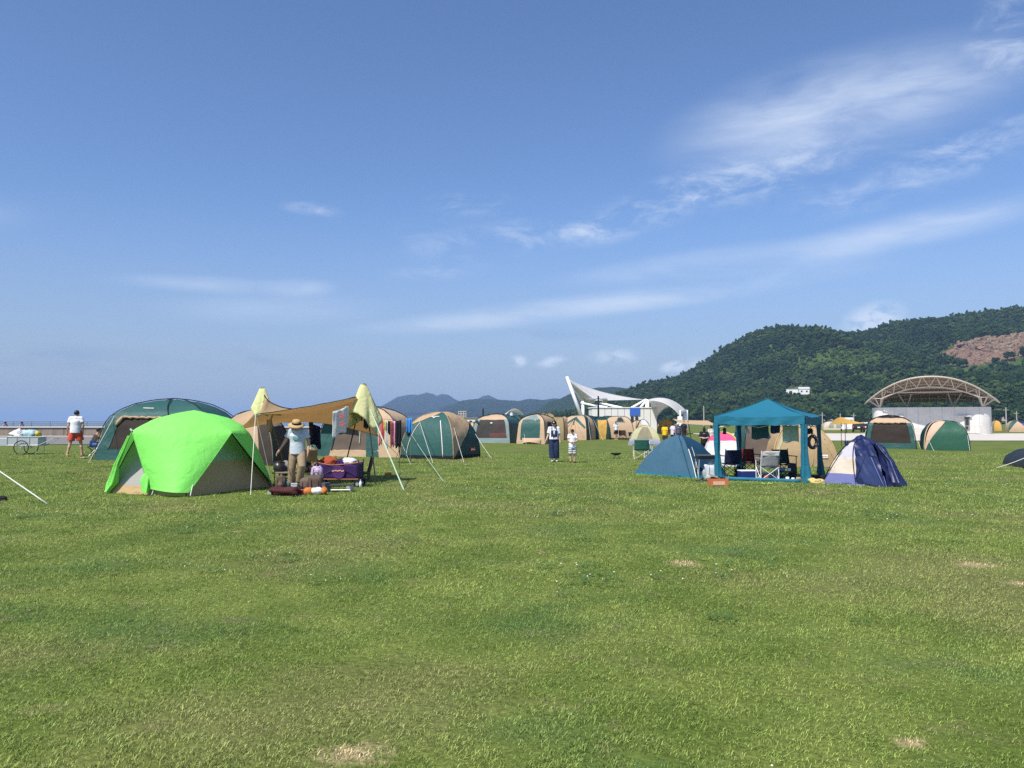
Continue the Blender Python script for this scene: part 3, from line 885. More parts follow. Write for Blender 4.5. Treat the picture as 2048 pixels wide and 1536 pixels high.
Tent.marks = _marks
def G2(a, b): return G(*a), G(*b)

def cloth(name, label, cat, p0, p1, drop, m, fold=.03, folds=4, taper=0.0, nu=20, nv=12, group=None, parent=None, seed=0.0, tie=1.0):
    """a piece of cloth hanging from the line p0-p1"""
    p0 = Vector(p0); p1 = Vector(p1); d = p1 - p0; nrm = Vector((-d.y, d.x, 0)).normalized()
    c = (p0 + p1) / 2
    def f(u, v):
        w = 1 - taper * v
        q = p0.lerp(p1, .5 + (u - .5) * w) - c
        off = fold * (.35 + .65 * v) * (math.sin(u * folds * 2 * math.pi + seed + v * 1.3) + .5 * mnoise.noise(Vector((u * 5 + seed, v * 4, 1))))
        z = -drop * v * (1 + .06 * math.sin(u * 7 + seed)) - .02 * math.sin(math.pi * u) * tie
        return q + nrm * off + Vector((0, 0, z))
    b = MB(); b.grid(f, nu, nv)
    o = b.build(name, m, parent, smooth=True, solid=.006)
    o.location = c
    if parent is None: tag(o, label, cat, group)
    return o

# ------------------------------------------------------------------ people
def capsule(b, p0, r0, p1, r1, n=10):
    p0, p1 = Vector(p0), Vector(p1)
    d = (p1 - p0)
    L = max(d.length, 1e-6); d /= L
    pts, rs = [], []
    for q in range(5):
        a = math.pi / 2 * (1 - q / 5); pts.append(p0 - d * r0 * math.sin(a)); rs.append(max(.002, r0 * math.cos(a)))
    for q in range(6):
        a = math.pi / 2 * q / 5; pts.append(p1 + d * r1 * math.sin(a)); rs.append(max(.002, r1 * math.cos(a)))
    b.tube(pts, rs, n)
def fuse(b, voxel, it, name, m, parent, solid=0):
    me = b.mesh('tmp'); o = bpy.data.objects.new('tmp', me); COL.objects.link(o)
    r = o.modifiers.new('r', 'REMESH'); r.mode = 'VOXEL'; r.voxel_size = voxel; r.use_smooth_shade = True
    q = o.modifiers.new('s', 'SMOOTH'); q.factor = .5; q.iterations = it
    dg = bpy.context.evaluated_depsgraph_get(); dg.update()
    m2 = bpy.data.meshes.new_from_object(o.evaluated_get(dg)); m2.name = name
    bpy.data.objects.remove(o); bpy.data.meshes.remove(me)
    m2.materials.clear(); m2.materials.append(m)
    m2.polygons.foreach_set('use_smooth', [True] * len(m2.polygons))
    no = bpy.data.objects.new(name, m2); COL.objects.link(no); no.parent = parent
    return no
SKIN = mat('tanned_skin', (.50, .29, .185), .55, .3, .08, 5)
SKIN2 = mat('fair_skin', (.60, .38, .27), .55, .3, .08, 5)
HAIR = mat('black_hair', (.012, .010, .010), .55, .4, .3, 30)
BASEJ = dict(pelvis=(0, 0, .94), spine=(0, 0, 1.14), chest=(0, 0, 1.30), neck=(0, .01, 1.47), head=(0, -.015, 1.595),
             sha=(-.175, 0, 1.41), ela=(-.235, .02, 1.13), wra=(-.25, -.06, .90), shb=(.175, 0, 1.41), elb=(.235, .02, 1.13), wrb=(.25, -.06, .90),
             hia=(-.09, 0, .91), kna=(-.10, -.02, .50), ana=(-.10, .02, .085), hib=(.09, 0, .91), knb=(.10, -.02, .50), anb=(.10, .02, .085))
def person(label, loc, rz, H, pose=None, skin=SKIN, top=None, bottom=None, hair='short', hat=None, shoes=None, extra=None, toe=None, face=True, group=None):
    k = H / 1.72
    J = {n: Vector(v) for n, v in BASEJ.items()}
    if pose:
        for n, v in pose.items(): J[n] = Vector(v)
    root = thing('person', label, 'person', loc, rz, group)
    root.scale = (k, k, k)
    fd = (J['head'] - J['neck'])
    face_dir = Vector(pose.get('face', (0, -1, 0))).normalized() if pose else Vector((0, -1, 0))
    b = MB()
    up = fd.normalized()
    sidev = up.cross(face_dir).normalized(); fwd = sidev.cross(up) * -1 if False else face_dir
    hc = J['head']
    ya = math.atan2(face_dir.x, -face_dir.y)
    b.ell(hc, (.076, .094, .112), 16, 12, rot=(0, 0, ya))
    b.ell(hc + face_dir * .022 - Vector((0, 0, .055)), (.056, .064, .062), 12, 8, rot=(0, 0, ya))      # jaw
    b.ell(hc + face_dir * .098 - Vector((0, 0, .018)), (.014, .020, .024), 8, 6, rot=(0, 0, ya))         # nose
    for sg in (-1, 1):
        b.ell(hc + sidev * sg * .078 - Vector((0, 0, .012)), (.014, .026, .034), 8, 6, rot=(0, 0, ya))   # ears
    capsule(b, J['neck'] - Vector((0, 0, .03)), .056, hc - Vector((0, 0, .05)), .050)
    capsule(b, J['pelvis'], .125, J['spine'], .115); capsule(b, J['spine'], .118, J['chest'], .130)
    capsule(b, J['hia'], .10, J['hib'], .10)
    capsule(b, J['sha'] * .9 + J['chest'] * .1, .062, J['shb'] * .9 + J['chest'] * .1, .062)
    capsule(b, J['chest'], .11, J['neck'] - Vector((0, 0, .05)), .060)
    fingers = MB()
    for s_ in 'ab':
        capsule(b, J['sh' + s_], .056, J['el' + s_], .042); capsule(b, J['el' + s_], .042, J['wr' + s_], .027)
        d = (J['wr' + s_] - J['el' + s_]).normalized()
        sg = -1 if s_ == 'a' else 1
        acr = d.cross(Vector((1, 0, 0))); acr = acr.normalized() if acr.length > .2 else Vector((0, -1, 0))
        if acr.y > 0: acr = -acr
        palm = J['wr' + s_] + d * .05
        b.ell(palm, (.028, .038, .052), 10, 8, rot=d.to_track_quat('Z', 'Y').to_euler())
        inn = d.cross(acr).normalized()
        for q, (o_, ln) in enumerate(((-.027, .066), (-.009, .078), (.009, .072), (.026, .058))):
            p = palm + d * .03 + acr * -o_
            fingers.tube([p, p + d * ln * .5 + inn * .004, p + d * ln * .85 - inn * -.016 * sg, p + d * ln * .98 + inn * .026 * sg], [.0095, .009, .008, .005], 6)
        p = palm - d * .01 + acr * .03
        fingers.tube([p, p + acr * .022 + d * .022, p + acr * .026 + d * .05], [.011, .010, .006], 6)
        capsule(b, J['hi' + s_], .092, J['kn' + s_], .060); capsule(b, J['kn' + s_], .060, J['an' + s_], .040)
        capsule(b, J['kn' + s_] * .6 + J['an' + s_] * .4 + Vector((0, .015, 0)), .056, J['kn' + s_] * .35 + J['an' + s_] * .65, .045)
        td = Vector(toe[s_]) if toe else Vector((.15 * sg, -1, 0)).normalized()
        capsule(b, J['an' + s_] + Vector((0, 0, -.045)) - td * .035, .036, J['an' + s_] + Vector((0, 0, -.052)) + td * .135, .030)
    body = fuse(b, .015, 3, 'body', skin, root)
    me = body.data
    o2 = fingers.build('tmpf', skin)
    import bmesh
    bm = bmesh.new(); bm.from_mesh(me); bm.from_mesh(o2.data); bm.to_mesh(me); bm.free()
    bpy.data.objects.remove(o2)
    me.polygons.foreach_set('use_smooth', [True] * len(me.polygons))
    if face:
        for sg in (-1, 1):
            MB().ell(hc + face_dir * .086 + sidev * sg * .032 + Vector((0, 0, .008)), (.010, .007, .006), 8, 6, rot=(0, 0, ya)).build('eye', HAIR, root, smooth=True)
        MB().ell(hc + face_dir * .084 - Vector((0, 0, .062)), (.022, .006, .007), 8, 6, rot=(0, 0, ya)).build('mouth', mat('lips', (.38, .15, .12), .5), root, smooth=True)
    if hair:
        h = MB()
        h.ell(hc - face_dir * .020 + Vector((0, 0, .030)), (.089, .098, .100), 18, 12, rot=(0, 0, ya), lump=.16, ls=5, seed=H)
        if hair == 'long':
            h.ell(hc - face_dir * .045 - Vector((0, 0, .09)), (.088, .062, .16), 14, 10, rot=(0, 0, ya), lump=.1)
        if hair == 'bun':
            h.ell(hc - face_dir * .01 + Vector((0, 0, .16)), (.042, .042, .050), 12, 8, lump=.12)
            h.ell(hc - face_dir * .04 - Vector((0, 0, .04)), (.084, .07, .09), 12, 8, rot=(0, 0, ya))
        fuse(h, .012, 2, 'hair', HAIR, root)
    if top:
        m, slv, zb = top['m'], top.get('sleeve', .55), top.get('hem', .84)
        t = MB()
        pe = J['pelvis']; low = pe + (J['spine'] - pe) * ((zb - .94) / .2)
        ax = (J['shb'] - J['sha']).normalized()
        rows = [(low, .205, .178), (low + (J['spine'] - low) * .45, .198, .172), (J['spine'], .188, .162), (J['chest'], .196, .165), (J['chest'] * .45 + (J['sha'] + J['shb']) * .275, .18, .125)]
        vs, fs = [], []
        for (c_, a_, b_) in rows:
            fw = ax.cross(Vector((0, 0, 1))).normalized()
            for q in range(20):
                g_ = 2 * math.pi * q / 20; vs.append(c_ + ax * math.cos(g_) * a_ + fw * math.sin(g_) * b_)
        for r_ in range(len(rows) - 1):
            for q in range(20): fs.append((r_ * 20 + q, r_ * 20 + (q + 1) % 20, (r_ + 1) * 20 + (q + 1) % 20, (r_ + 1) * 20 + q))
        fs.append(tuple(reversed(range(20)))); fs.append(tuple(80 + q for q in range(20)))
        t.add(vs, fs)
        capsule(t, J['sha'], .080, J['shb'], .080); capsule(t, J['chest'], .135, J['neck'] - Vector((0, 0, .055)), .084)
        for s_ in 'ab':
            a = J['sh' + s_]; e = J['el' + s_]
            t.tube([a + (a - e) * .1, a + (e - a) * .1, a + (e - a) * slv], [.05, .076, .083], 12)
        fuse(t, .014, 2, 'shirt', m, root)
    if bottom:
        m = bottom['m']; ln = bottom.get('len', .75); fl = bottom.get('flare', 0.0)
        t = MB()
        capsule(t, J['pelvis'] + Vector((0, 0, .07)), .135, J['pelvis'] - Vector((0, 0, .02)), .145)
        capsule(t, J['hia'], .125, J['hib'], .125)
        for s_ in 'ab':
            hi, kn, an = J['hi' + s_], J['kn' + s_], J['an' + s_]
            if ln <= 1: t.tube([hi, hi.lerp(kn, .4 * ln), hi.lerp(kn, ln)], [.12, .114 + fl * .4, .102 + fl], 12)
            else: t.tube([hi, hi.lerp(kn, .5), kn, kn.lerp(an, (ln - 1) * .5), kn.lerp(an, ln - 1)], [.12, .105 + fl * .4, .084 + fl * .7, .076 + fl * .9, .072 + fl], 12)
        fuse(t, .014, 2, bottom.get('name', 'shorts'), m, root)
    if shoes:
        for s_ in 'ab':
            sg = -1 if s_ == 'a' else 1
            td = Vector(toe[s_]) if toe else Vector((.15 * sg, -1, 0)).normalized()
            c = J['an' + s_] + Vector((0, 0, -.042)) + td * .045
            MB().ell(c, (.048, .132, .046), 14, 8, rot=(0, 0, math.atan2(td.x, -td.y)), flat=-.043).build('shoe', shoes, root, smooth=True)
    if hat:
        m = hat['m']; t = MB(); top_c = hc + Vector((0, 0, .045))
        if hat['kind'] == 'brim':
            o = MB(); o.lathe((0, 0, 0), [(.20, -.035), (.205, -.028), (.15, -.004), (.105, .006), (.100, .075), (.085, .098), (.04, .106), (.002, .107)], 24)
            ho_ = o.build('hat', m, root, smooth=True); ho_.location = top_c; ho_.rotation_euler = hat.get('rot', (0, 0, 0))
            bd = MB(); bd.lathe((0, 0, 0), [(.108, .006), (.108, .050), (.101, .052)], 24); bd.build('hat_band', hat['band'], ho_, smooth=True)
        else:
            t.ell(top_c + Vector((0, 0, -.012)), (.096, .106, .098), 18, 10, rot=(0, 0, ya), flat=-.025)
            q = top_c + face_dir * .125 - Vector((0, 0, .022))
            t.ell(q, (.075, .07, .011), 14, 6, rot=(.18, 0, ya))
            ho_ = t.build('cap', m, root, smooth=True)
            if hat.get('patch'):
                MB().ell(top_c + face_dir * .098 + Vector((0, 0, .03)), (.030, .010, .022), 10, 6, rot=(0, 0, ya)).build('cap_patch', WHITEP, ho_, smooth=True)
    if extra: extra(root, J)
    return root
# ------------------------------------------------------------------ tents
FLY = 'camping tents standing on the lawn'
# --- neon green dome in front, its fly cut open between the corners
t = Tent('dome_tent', 'bright neon green dome tent with brown lower walls, nearest tent on the left', G(212, 986), G(372, 994), 1.80, 2.75, [(1, 0), (.925, .19), (.85, .37), (.77, .545), (.685, .71), (.58, .835), (.43, .925), (.23, .982), (0, 1)], .0, .006, FLY)
def aw(tt, k):
    r_ = math.hypot(tt, (k - .53) * 1.6); rc = math.hypot(1 - abs(tt), k * 1.6)
    fold = .012 * math.sin(math.atan2(k - .53, tt) * 17) * math.exp(-r_ * 3.0) * min(1, r_ * 6) + .012 * math.sin(math.atan2(k, 1 - abs(tt)) * 15) * math.exp(-rc * 3.2) * min(1, rc * 6)
    return fold + .05 + .11 * max(0, 1 - abs(tt)) * max(0, 1 - abs(k - .53) / .5)
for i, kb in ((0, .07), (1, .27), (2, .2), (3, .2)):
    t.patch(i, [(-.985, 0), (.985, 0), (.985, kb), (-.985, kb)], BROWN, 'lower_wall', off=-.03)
    t.patch(i, [(-.98, kb), (.98, kb), (.98, .97), (-.98, .97)], MESHG if i == 0 else fab('green_lit_inner_wall', (.46, .62, .42), .35), 'inner_wall', off=-.035)  # pale wall coloured green to imitate light falling through the fly
tips = [t.local(at(264, 862, 16.9)), t.local(at(464, 865, 17.45)), t.pt(2, 0, .5, .25, 0), t.pt(3, 0, .5, .25, 0)]
apex = t.corner(0, 1) + Vector((0, 0, .06))
def make_facet(i, s0, s1):
    """fly cloth stretched round corner i, from the raised point of one side to that of the next"""
    p0, p1 = tips[(i + 3) % 4], tips[i]
    dg_ = Vector(((-1, 1, 1, -1)[i], (-1, -1, 1, 1)[i], 0)).normalized()
    def edge(a, tip, v):
        if v < .5:
            f = v / .5; q = a.lerp(tip, f); return q - dg_ * 0 + Vector((0, 0, -.02 * math.sin(math.pi * f)))
        f = (v - .5) / .5; q = tip.lerp(apex, f); return q + Vector((0, 0, .085 * math.sin(math.pi * f)))
    def f(u, v):
        a = edge(s0, p0, v); b_ = edge(s1, p1, v); p = a.lerp(b_, u); zz = (a.z + b_.z) / 2
        kk = min(range(101), key=lambda q: abs(t.corner(i, q / 100).z - zz)) / 100
        bl_ = max(0, (t.corner(i, kk) - (a + b_) / 2).dot(dg_) + .03)
        w_ = math.sin(math.pi * u) ** (.9 if v > .15 else 1.0)
        cr_ = 0
        for u0, v0 in ((0, .5), (1, .5), (.5, 0)):
            q = math.hypot(u - u0, (v - v0) * 1.6)
            cr_ += .010 * math.sin(math.atan2((v - v0) * 1.6, u - u0) * 13 + i) * math.exp(-q * 3.4) * min(1, q * 6)
        return p + dg_ * (bl_ * w_ + cr_ * w_)
    b = MB(); b.grid(f, 26, 34); return b.build('fly_panel', NEON, t.root, smooth=True)
Ac, Bc, Cc, Dc = (t.corner(q, .03) * 1.03 for q in range(4))
make_facet(0, Ac + Vector((-.02, .04, 0)), Ac + Vector((.10, -.02, 0)))
make_facet(1, t.pt(0, .12, .045, .06, 0), Bc + Vector((.03, .05, 0)))
make_facet(2, Cc + Vector((.03, -.08, 0)), Cc + Vector((-.08, .03, 0)))
make_facet(3, Dc + Vector((.08, .03, 0)), Dc + Vector((-.03, -.08, 0)))
for tp_, cs_ in ((tips[0], ((Ac + Vector((.10, -.02, 0))), t.pt(0, .12, .045, .06, 0))), (tips[1], (Bc + Vector((.03, .05, 0)), Cc + Vector((.03, -.08, 0))))):
    for c_ in cs_: MB().tube([tp_, tp_.lerp(c_, .5) - Vector((0, 0, .01)), c_], .008, 5).build('hem_binding', fab('fly_stitching', (.16, .52, .10), .1), t.root, smooth=True)
def bunch(ps, rs, seed):
    b = MB(); n = 26; pts = []; r = []
    for q in range(n + 1):
        f = q / n * (len(ps) - 1); i = min(int(f), len(ps) - 2); f -= i
        pts.append(Vector(ps[i]).lerp(Vector(ps[i + 1]), f)); r.append(rs[i] + (rs[i + 1] - rs[i]) * f)
    vs, fs = [], []
    for q, p in enumerate(pts):
        for k in range(18):
            a = 2 * math.pi * k / 18
            w = 1 + .38 * math.sin(a * 4 + seed + q * .12) + .25 * mnoise.noise(Vector((math.cos(a) * 2, math.sin(a) * 2, q * .22 + seed)))
            vs.append(p + Vector((math.cos(a), math.sin(a) * .7, 0)) * r[q] * w)
    for q in range(n):
        for k in range(18): fs.append((q * 18 + k, q * 18 + (k + 1) % 18, (q + 1) * 18 + (k + 1) % 18, (q + 1) * 18 + k))
    b.add(vs, fs); return b
e0 = t.pt(0, .10, .30, .12, 0); e1 = t.pt(0, .13, .22, .12, 0); e2 = t.pt(0, .06, .12, .15, 0); e3 = t.pt(0, .10, .0, .10, 0)
bunch([e0, e1, e2, e3 + Vector((0, 0, .03))], [.02, .03, .11, .06], 1).build('gathered_flap', NEON, t.root, smooth=True)
f0 = tips[0] + Vector((-.08, .0, -.10)); f1 = tips[0].lerp(Ac, .55) + Vector((.02, -.02, 0)); f2 = t.pt(0, -.86, .08, .08, 0); f3 = t.pt(0, -.93, .0, .05, 0)
bunch([f0, f1, f2, f3 + Vector((0, 0, .02))], [.03, .05, .10, .05], 3).build('gathered_flap', NEON, t.root, smooth=True)
for i in range(4): t.pole(i, BLACKM, .010, off=-.03)
MB().tube([tips[1] - Vector((0, 0, .03)), tips[1].lerp(Cc, .5) + Vector((-.10, .05, -.02)), Cc + Vector((-.05, 0, 0))], .016, 6).build('awning_pole', BLACKM, t.root)
MB().tube([t.pt(1, -.93, .10, .10, 0), t.pt(1, -1, 0, .12, 0)], .009, 5).build('webbing', ROPE, t.root)
MB().tube([t.pt(0, .25, .05, .07, 0), t.pt(0, .25, 0, .09, 0)], .008, 5).build('webbing', ROPE, t.root)
MB().tube([tips[0], tips[0] + Vector((-.03, -.02, .05))], .022, 8).build('toggle', ROPE, t.root)
# --- dark green screen tent behind it
t = Tent('screen_tent', 'dark green screen tent with brown mesh wall and tan rolled flap behind the neon tent', FA(189, 428, 924, 0), None, 2.24, 3.4, SCREEN, .012, .02, FLY)
t.side(0, PINE, k0=0, k1=.12)
t.patch(0, [(-1, .12), (-.80, .12), (-.74, .52), (-1, .52)], PINE, 'wall_panel'); t.patch(0, [(.2, .12), (1, .12), (1, .52), (.24, .52)], TAN, 'wall_panel')
t.patch(0, [(-.80, .12), (.12, .12), (.10, .52), (-.74, .52)], MESHD, 'mesh_window', off=-.02)
t.patch(0, [(.12, .12), (.2, .12), (.24, .52), (.10, .52)], PINE, 'wall_panel')
t.side(0, PINE, 'roof_panel', .52, 1)
t.side(1, PINE, k0=0, k1=.5); t.side(1, PINE, 'roof_panel', .5, 1); t.side(2, PINE, k0=0, k1=.5); t.side(2, PINE, 'roof_panel', .5, 1)
t.side(3, PINE, k0=0, k1=.5); t.side(3, PINE, 'roof_panel', .5, 1)
t.roll(0, -.72, .10, .50, .055, TAN2)
b = MB(); b.tube([t.pt(0, -.74, .50, .06, 0), t.pt(0, -.77, .42, .05, 0), t.pt(0, -.79, .36, .04, 0)], [.05, .075, .03], 8); b.build('rolled_flap', TAN2, t.root, smooth=True)
for i in range(4): t.pole(i, BLACKM, .017, off=.05)
t.seam(0, .16, 0, .2, .55, BLACKM, .016, .04, 'pole'); t.seam(0, .2, .55, 0, 1, BLACKM, .02, .05, 'pole')
MB().tube([t.pt(0, -.55, .68, .025, 0), t.pt(0, -.25, .68, .025, 0)], .018, 6).build('name_tape', LETTER, t.root)
t.rope(t.corner(0, .55), G(176, 927)); 
# --- tan dome joined beside it, dark doorway to the right
t = Tent('dome_tent', 'tan dome tent with dark doorway, half hidden behind the neon tent', FA(425, 548, 930, .0), None, 1.92, 2.4, DOME, .02, .02, FLY)
t.side(0, TAN2, k0=0, k1=1.0); t.side(3, PINE, k0=0, k1=1); t.side(2, TAN, k0=0, k1=1)
t.patch(1, [(-1, 0), (1, 0), (1, .5), (-1, .5)], MESHD, 'doorway'); t.patch(1, [(-1, .5), (1, .5), (1, 1), (-1, 1)], TAN, 'roof_panel')
t.patch(0, [(.55, .0), (.98, .0), (.96, .55), (.5, .5)], MESHD, 'doorway', off=.02)
for i in range(4): t.pole(i, PINE2, .02)
# --- cabin tent behind the tarp
t = Tent('cabin_tent', 'green and tan cabin tent with brown mesh front and round white emblem', FA(630, 800, 914, -.18), None, 2.28, 3.0, SCREEN, .012, .018, FLY)
t.side(0, TAN, 'hem_panel', 0, .09)
t.patch(0, [(-1, .0), (-.66, .0), (-.58, .62), (-1, .62)], PINE, 'wall_panel', off=.006); t.patch(0, [(.22, 0), (.52, 0), (.50, .62), (.20, .62)], PINE, 'wall_panel', off=.006); t.patch(0, [(.52, 0), (1, 0), (1, .62), (.50, .62)], TAN, 'wall_panel', off=.006)
t.patch(0, [(-.66, .09), (.22, .09), (.20, .62), (-.58, .62)], MESHB, 'mesh_window', wr=.035)
t.side(0, TAN, 'roof_panel', .62, 1)
t.patch(1, [(-1, 0), (-.55, 0), (-.5, .55), (-1, .55)], PINE, 'wall_panel'); t.patch(1, [(-.55, 0), (1, 0), (1, .55), (-.5, .55)], TAN, 'wall_panel'); t.side(1, TAN, 'roof_panel', .55, 1)
t.side(2, PINE, k0=0, k1=.6); t.side(2, TAN, 'roof_panel', .6, 1); t.side(3, PINE, k0=0, k1=.6); t.side(3, TAN, 'roof_panel', .6, 1)
for i in range(4): t.pole(i, BLACKM, .018, off=.04)
t.seam(0, -.62, .08, -.58, .62, PINE2, .022, .02); t.seam(0, .05, .45, .05, .16, ROPE, .012, .05, 'zip_tape')
p = t.pt(0, -.14, .43, .05, 0)
b = MB(); b.lathe((0, 0, 0), [(.18, -.006), (.18, .006), (.15, .006), (.15, -.006)], 28, 'y'); b.ell((-.03, 0, -.03), (.07, .008, .06)); b.ell((.05, 0, .03), (.05, .008, .075), rot=(0, .5, 0)); b.ell((.0, 0, -.09), (.07, .008, .022))
o = b.build('round_emblem', WHITEP, t.root); o.location = p; o.rotation_euler = (.12, 0, 0)
t.rope(t.corner(1, .55), G(822, 930), ROPEG)
# raised door canopy of the cabin tent
b = MB(); b.grid(lambda u, v: t.pt(0, -1.5 + 1.35 * u, .60, .02, 0) + Vector((0, -.75 * (1 - v), -.10 * (1 - v) + .05 * math.sin(math.pi * u))), 12, 8); b.build('door_canopy', TAN, t.root, smooth=True)
# --- dome with tan stripe, red tag
t = Tent('dome_tent', 'green dome tent with a tan stripe and red tag, beside the hanging laundry', FA(802, 907, 918, -.42), None, 2.0, 2.5, arc(.9, .85), .012, .012, FLY)
t.side(0, PINE); t.patch(1, [(-1, 0), (1, 0), (1, .52), (-1, 0.0)], PINE2, 'wall_panel', wr=.02); t.patch(1, [(-1, 0), (1, .52), (1, 1), (-1, 1)], TAN2, 'fly_panel', off=.02, wr=.03)
t.side(2, PINE); t.side(3, PINE, k0=0, k1=.55); t.side(3, TAN2, 'fly_panel', .55, 1, off=.01)
t.patch(0, [(-1, .50), (-.90, .50), (.86, .96), (-.8, 1)], TAN2, 'fly_panel', off=.02)
t.seam(0, .62, .02, .50, .58, LETTER, .022, .02, 'pole_sleeve'); t.seam(0, -.78, .02, -.62, .52, LETTER, .014, .02, 'pole_sleeve')
t.pole(1, TAN2, .016); t.pole(0, TAN2, .016); t.pole(2, PINE2, .016)
t.marks(0, .02, .70, .46, .05, wing=True)
t.badge(1, .45, .085, .40, .16, 'Coleman', size=.10)
t.patch(0, [(-1, 0), (1, 0), (1, .035), (-1, .035)], BLACKF, 'skirt', off=.015); t.patch(1, [(-1, 0), (1, 0), (1, .035), (-1, .035)], BLACKF, 'skirt', off=.015)
t.rope(t.pt(0, -.82, .60, .03, 0), G(866, 927)); t.rope(t.pt(1, -.75, .42, .03, 0), G(928, 925)); t.rope(t.pt(1, .9, .3, .03, 0), G(984, 918)); t.rope(t.pt(0, -.85, .35, .03, 0), G(887, 963), ROPEG)
# --- row of screen tents in the middle distance
def cabin(label, A, B, h, depth, cols, k1=.56, canopy=False, badge=True, prof=SCREEN2, yaw=-.30):
    t = Tent('screen_tent', label, FA(A[0], B[0], (A[1] + B[1]) / 2, yaw), None, h, depth, prof, .012, .018, FLY)
    frame, roof, win, right = cols
    t.side(0, frame, 'hem_panel', 0, .12)
    t.patch(0, [(-1, .12), (-.84, .12), (-.78, k1), (-1, k1)], frame, 'wall_panel'); t.patch(0, [(.84, .12), (1, .12), (1, k1), (.78, k1)], frame, 'wall_panel')
    t.patch(0, [(-.84, .12), (.84, .12), (.78, k1), (-.78, k1)], win, 'mesh_window', off=-.02, wr=.03)
    t.side(0, roof, 'roof_panel', k1, 1)
    for i in (1, 2, 3): t.side(i, right, 'wall_panel', 0, .6); t.side(i, right if i == 1 else roof, 'roof_panel', .6, 1)
    for i in range(4): t.pole(i, BLACKM, .025, off=.05)
    if canopy: t.roll(0, -.8, .8, k1, .07, TAN)
    return t
SMOKE = mat('smoke_green_wall', (.20, .26, .25), .7, .2, .12, 2)
t = cabin('pale green screen tent with a red bench behind its mesh front, in the middle row', (943, 886), (1020, 886), 2.15, 3.6, (SMOKE, TAN, mat('grey_brown_mesh', (.10, .09, .085), .85, .1, .2, 2, alpha=.55), PINE), .62)
b = MB(); b.grid(lambda u, v: t.pt(0, -1.9 + 1.0 * u, .62 + .05 * math.sin(math.pi * u), .0, 0) + Vector((0, -.5 * (1 - v), -.12 * v)), 12, 6); b.build('wing_canopy', TAN, t.root, smooth=True)
MB().tube([t.pt(0, -1.75, .62, 0, 0) + Vector((0, -.5, 0)), t.pt(0, -1.4, 0, .6, 0)], .02, 6).build('canopy_pole', BLACKM, t.root)
t.marks(0, .0, .5, .16, .12)
inside = thing('camp_bench', 'red cushioned camp bench inside the pale green screen tent', 'bench', t.root.matrix_basis @ Vector((.35, -.55, 0)), t.rz)
MB().box((0, 0, .55), (1.6, .5, .35)).build('cushion', fab('crimson_cushion', (.42, .05, .06), .05), inside, bevel=.08)
MB().box((.1, .22, 1.1), (1.5, .12, .85), (0, .18, 0)).build('backrest', fab('crimson_cushion', (.42, .05, .06), .05), inside, bevel=.06)
for sx in (-.7, .7): MB().tube([(sx, 0, 0), (sx, 0, .4)], .025, 6).build('leg', BLACKM, inside)
# tent with tan trimmed oval front
t = Tent('screen_tent', 'green screen tent with a tan trimmed many sided front in the middle row', FA(1032, 1090, 888, -.34), None, 2.12, 3.4, SCREEN2, .01, .02, FLY)
t.side(0, TAN, 'trim_panel')
t.patch(0, [(-.72, .10), (.62, .13), (.70, .62), (-.78, .62)], PINE, 'front_panel', off=.03); t.patch(0, [(-.78, .62), (.70, .62), (.35, .86), (-.30, .86)], SMOKE, 'front_panel', off=.03)
t.side(1, TAN2); t.side(2, PINE); t.side(3, PINE)
t.patch(1, [(-.55, 0), (.3, 0), (.2, .55), (-.45, .55)], MESHD, 'doorway', off=.02)
for i in range(4): t.pole(i, BLACKM, .028, off=.05)
t.marks(0, .05, .60, .5, .06, wing=True)
b = MB(); b.grid(lambda u, v: t.pt(0, -.55 + 1.25 * u, .04 * (1 - v), .1 + .55 * math.sin(math.pi * u) * v, 0) + Vector((0, 0, .28 * (1 - v))), 12, 6); b.build('door_flap', TAN, t.root, smooth=True)
t.rope(t.pt(0, -.4, .2, .3, 0), G(1053, 889))
# olive tunnels behind
for k, (A, B, h, lb) in enumerate((((1070, 878), (1112, 878), 2.35, 'olive tunnel tent with black hoops behind the woman in overalls'), ((1012, 876), (1066, 876), 2.25, 'dark green tunnel tent behind the tan trimmed tent'), ((952, 874), (1015, 874), 2.35, 'dark green hooped tent behind the pale green screen tent'))):
    t = Tent('tunnel_tent', lb, FA(A[0] - 4, B[0] + 4, A[1], -.1), None, h, 4.0, arc(.58, .84), .0, .02, FLY, ridge=0.0)
    c = (fab('olive_tunnel', (.30, .23, .11), .15), PINE, PINE)[k]
    for i in range(4): t.side(i, c)
    if k == 0: t.patch(0, [(-.9, 0), (.2, 0), (.2, .6), (-.7, .6)], MESHD, 'doorway', off=.03)  # dark sheet on the closed wall stands in for the unlit inside
    for q in (-.9, -.45, 0, .45, .9):
        t.seam(1, q, 0, q * .4, .98, BLACKM, .03, .02, 'hoop'); 
    t.seam(0, -.98, 0, 0, 1, BLACKM, .03, .03, 'hoop'); t.seam(0, .98, 0, 0, 1, BLACKM, .03, .03, 'hoop')
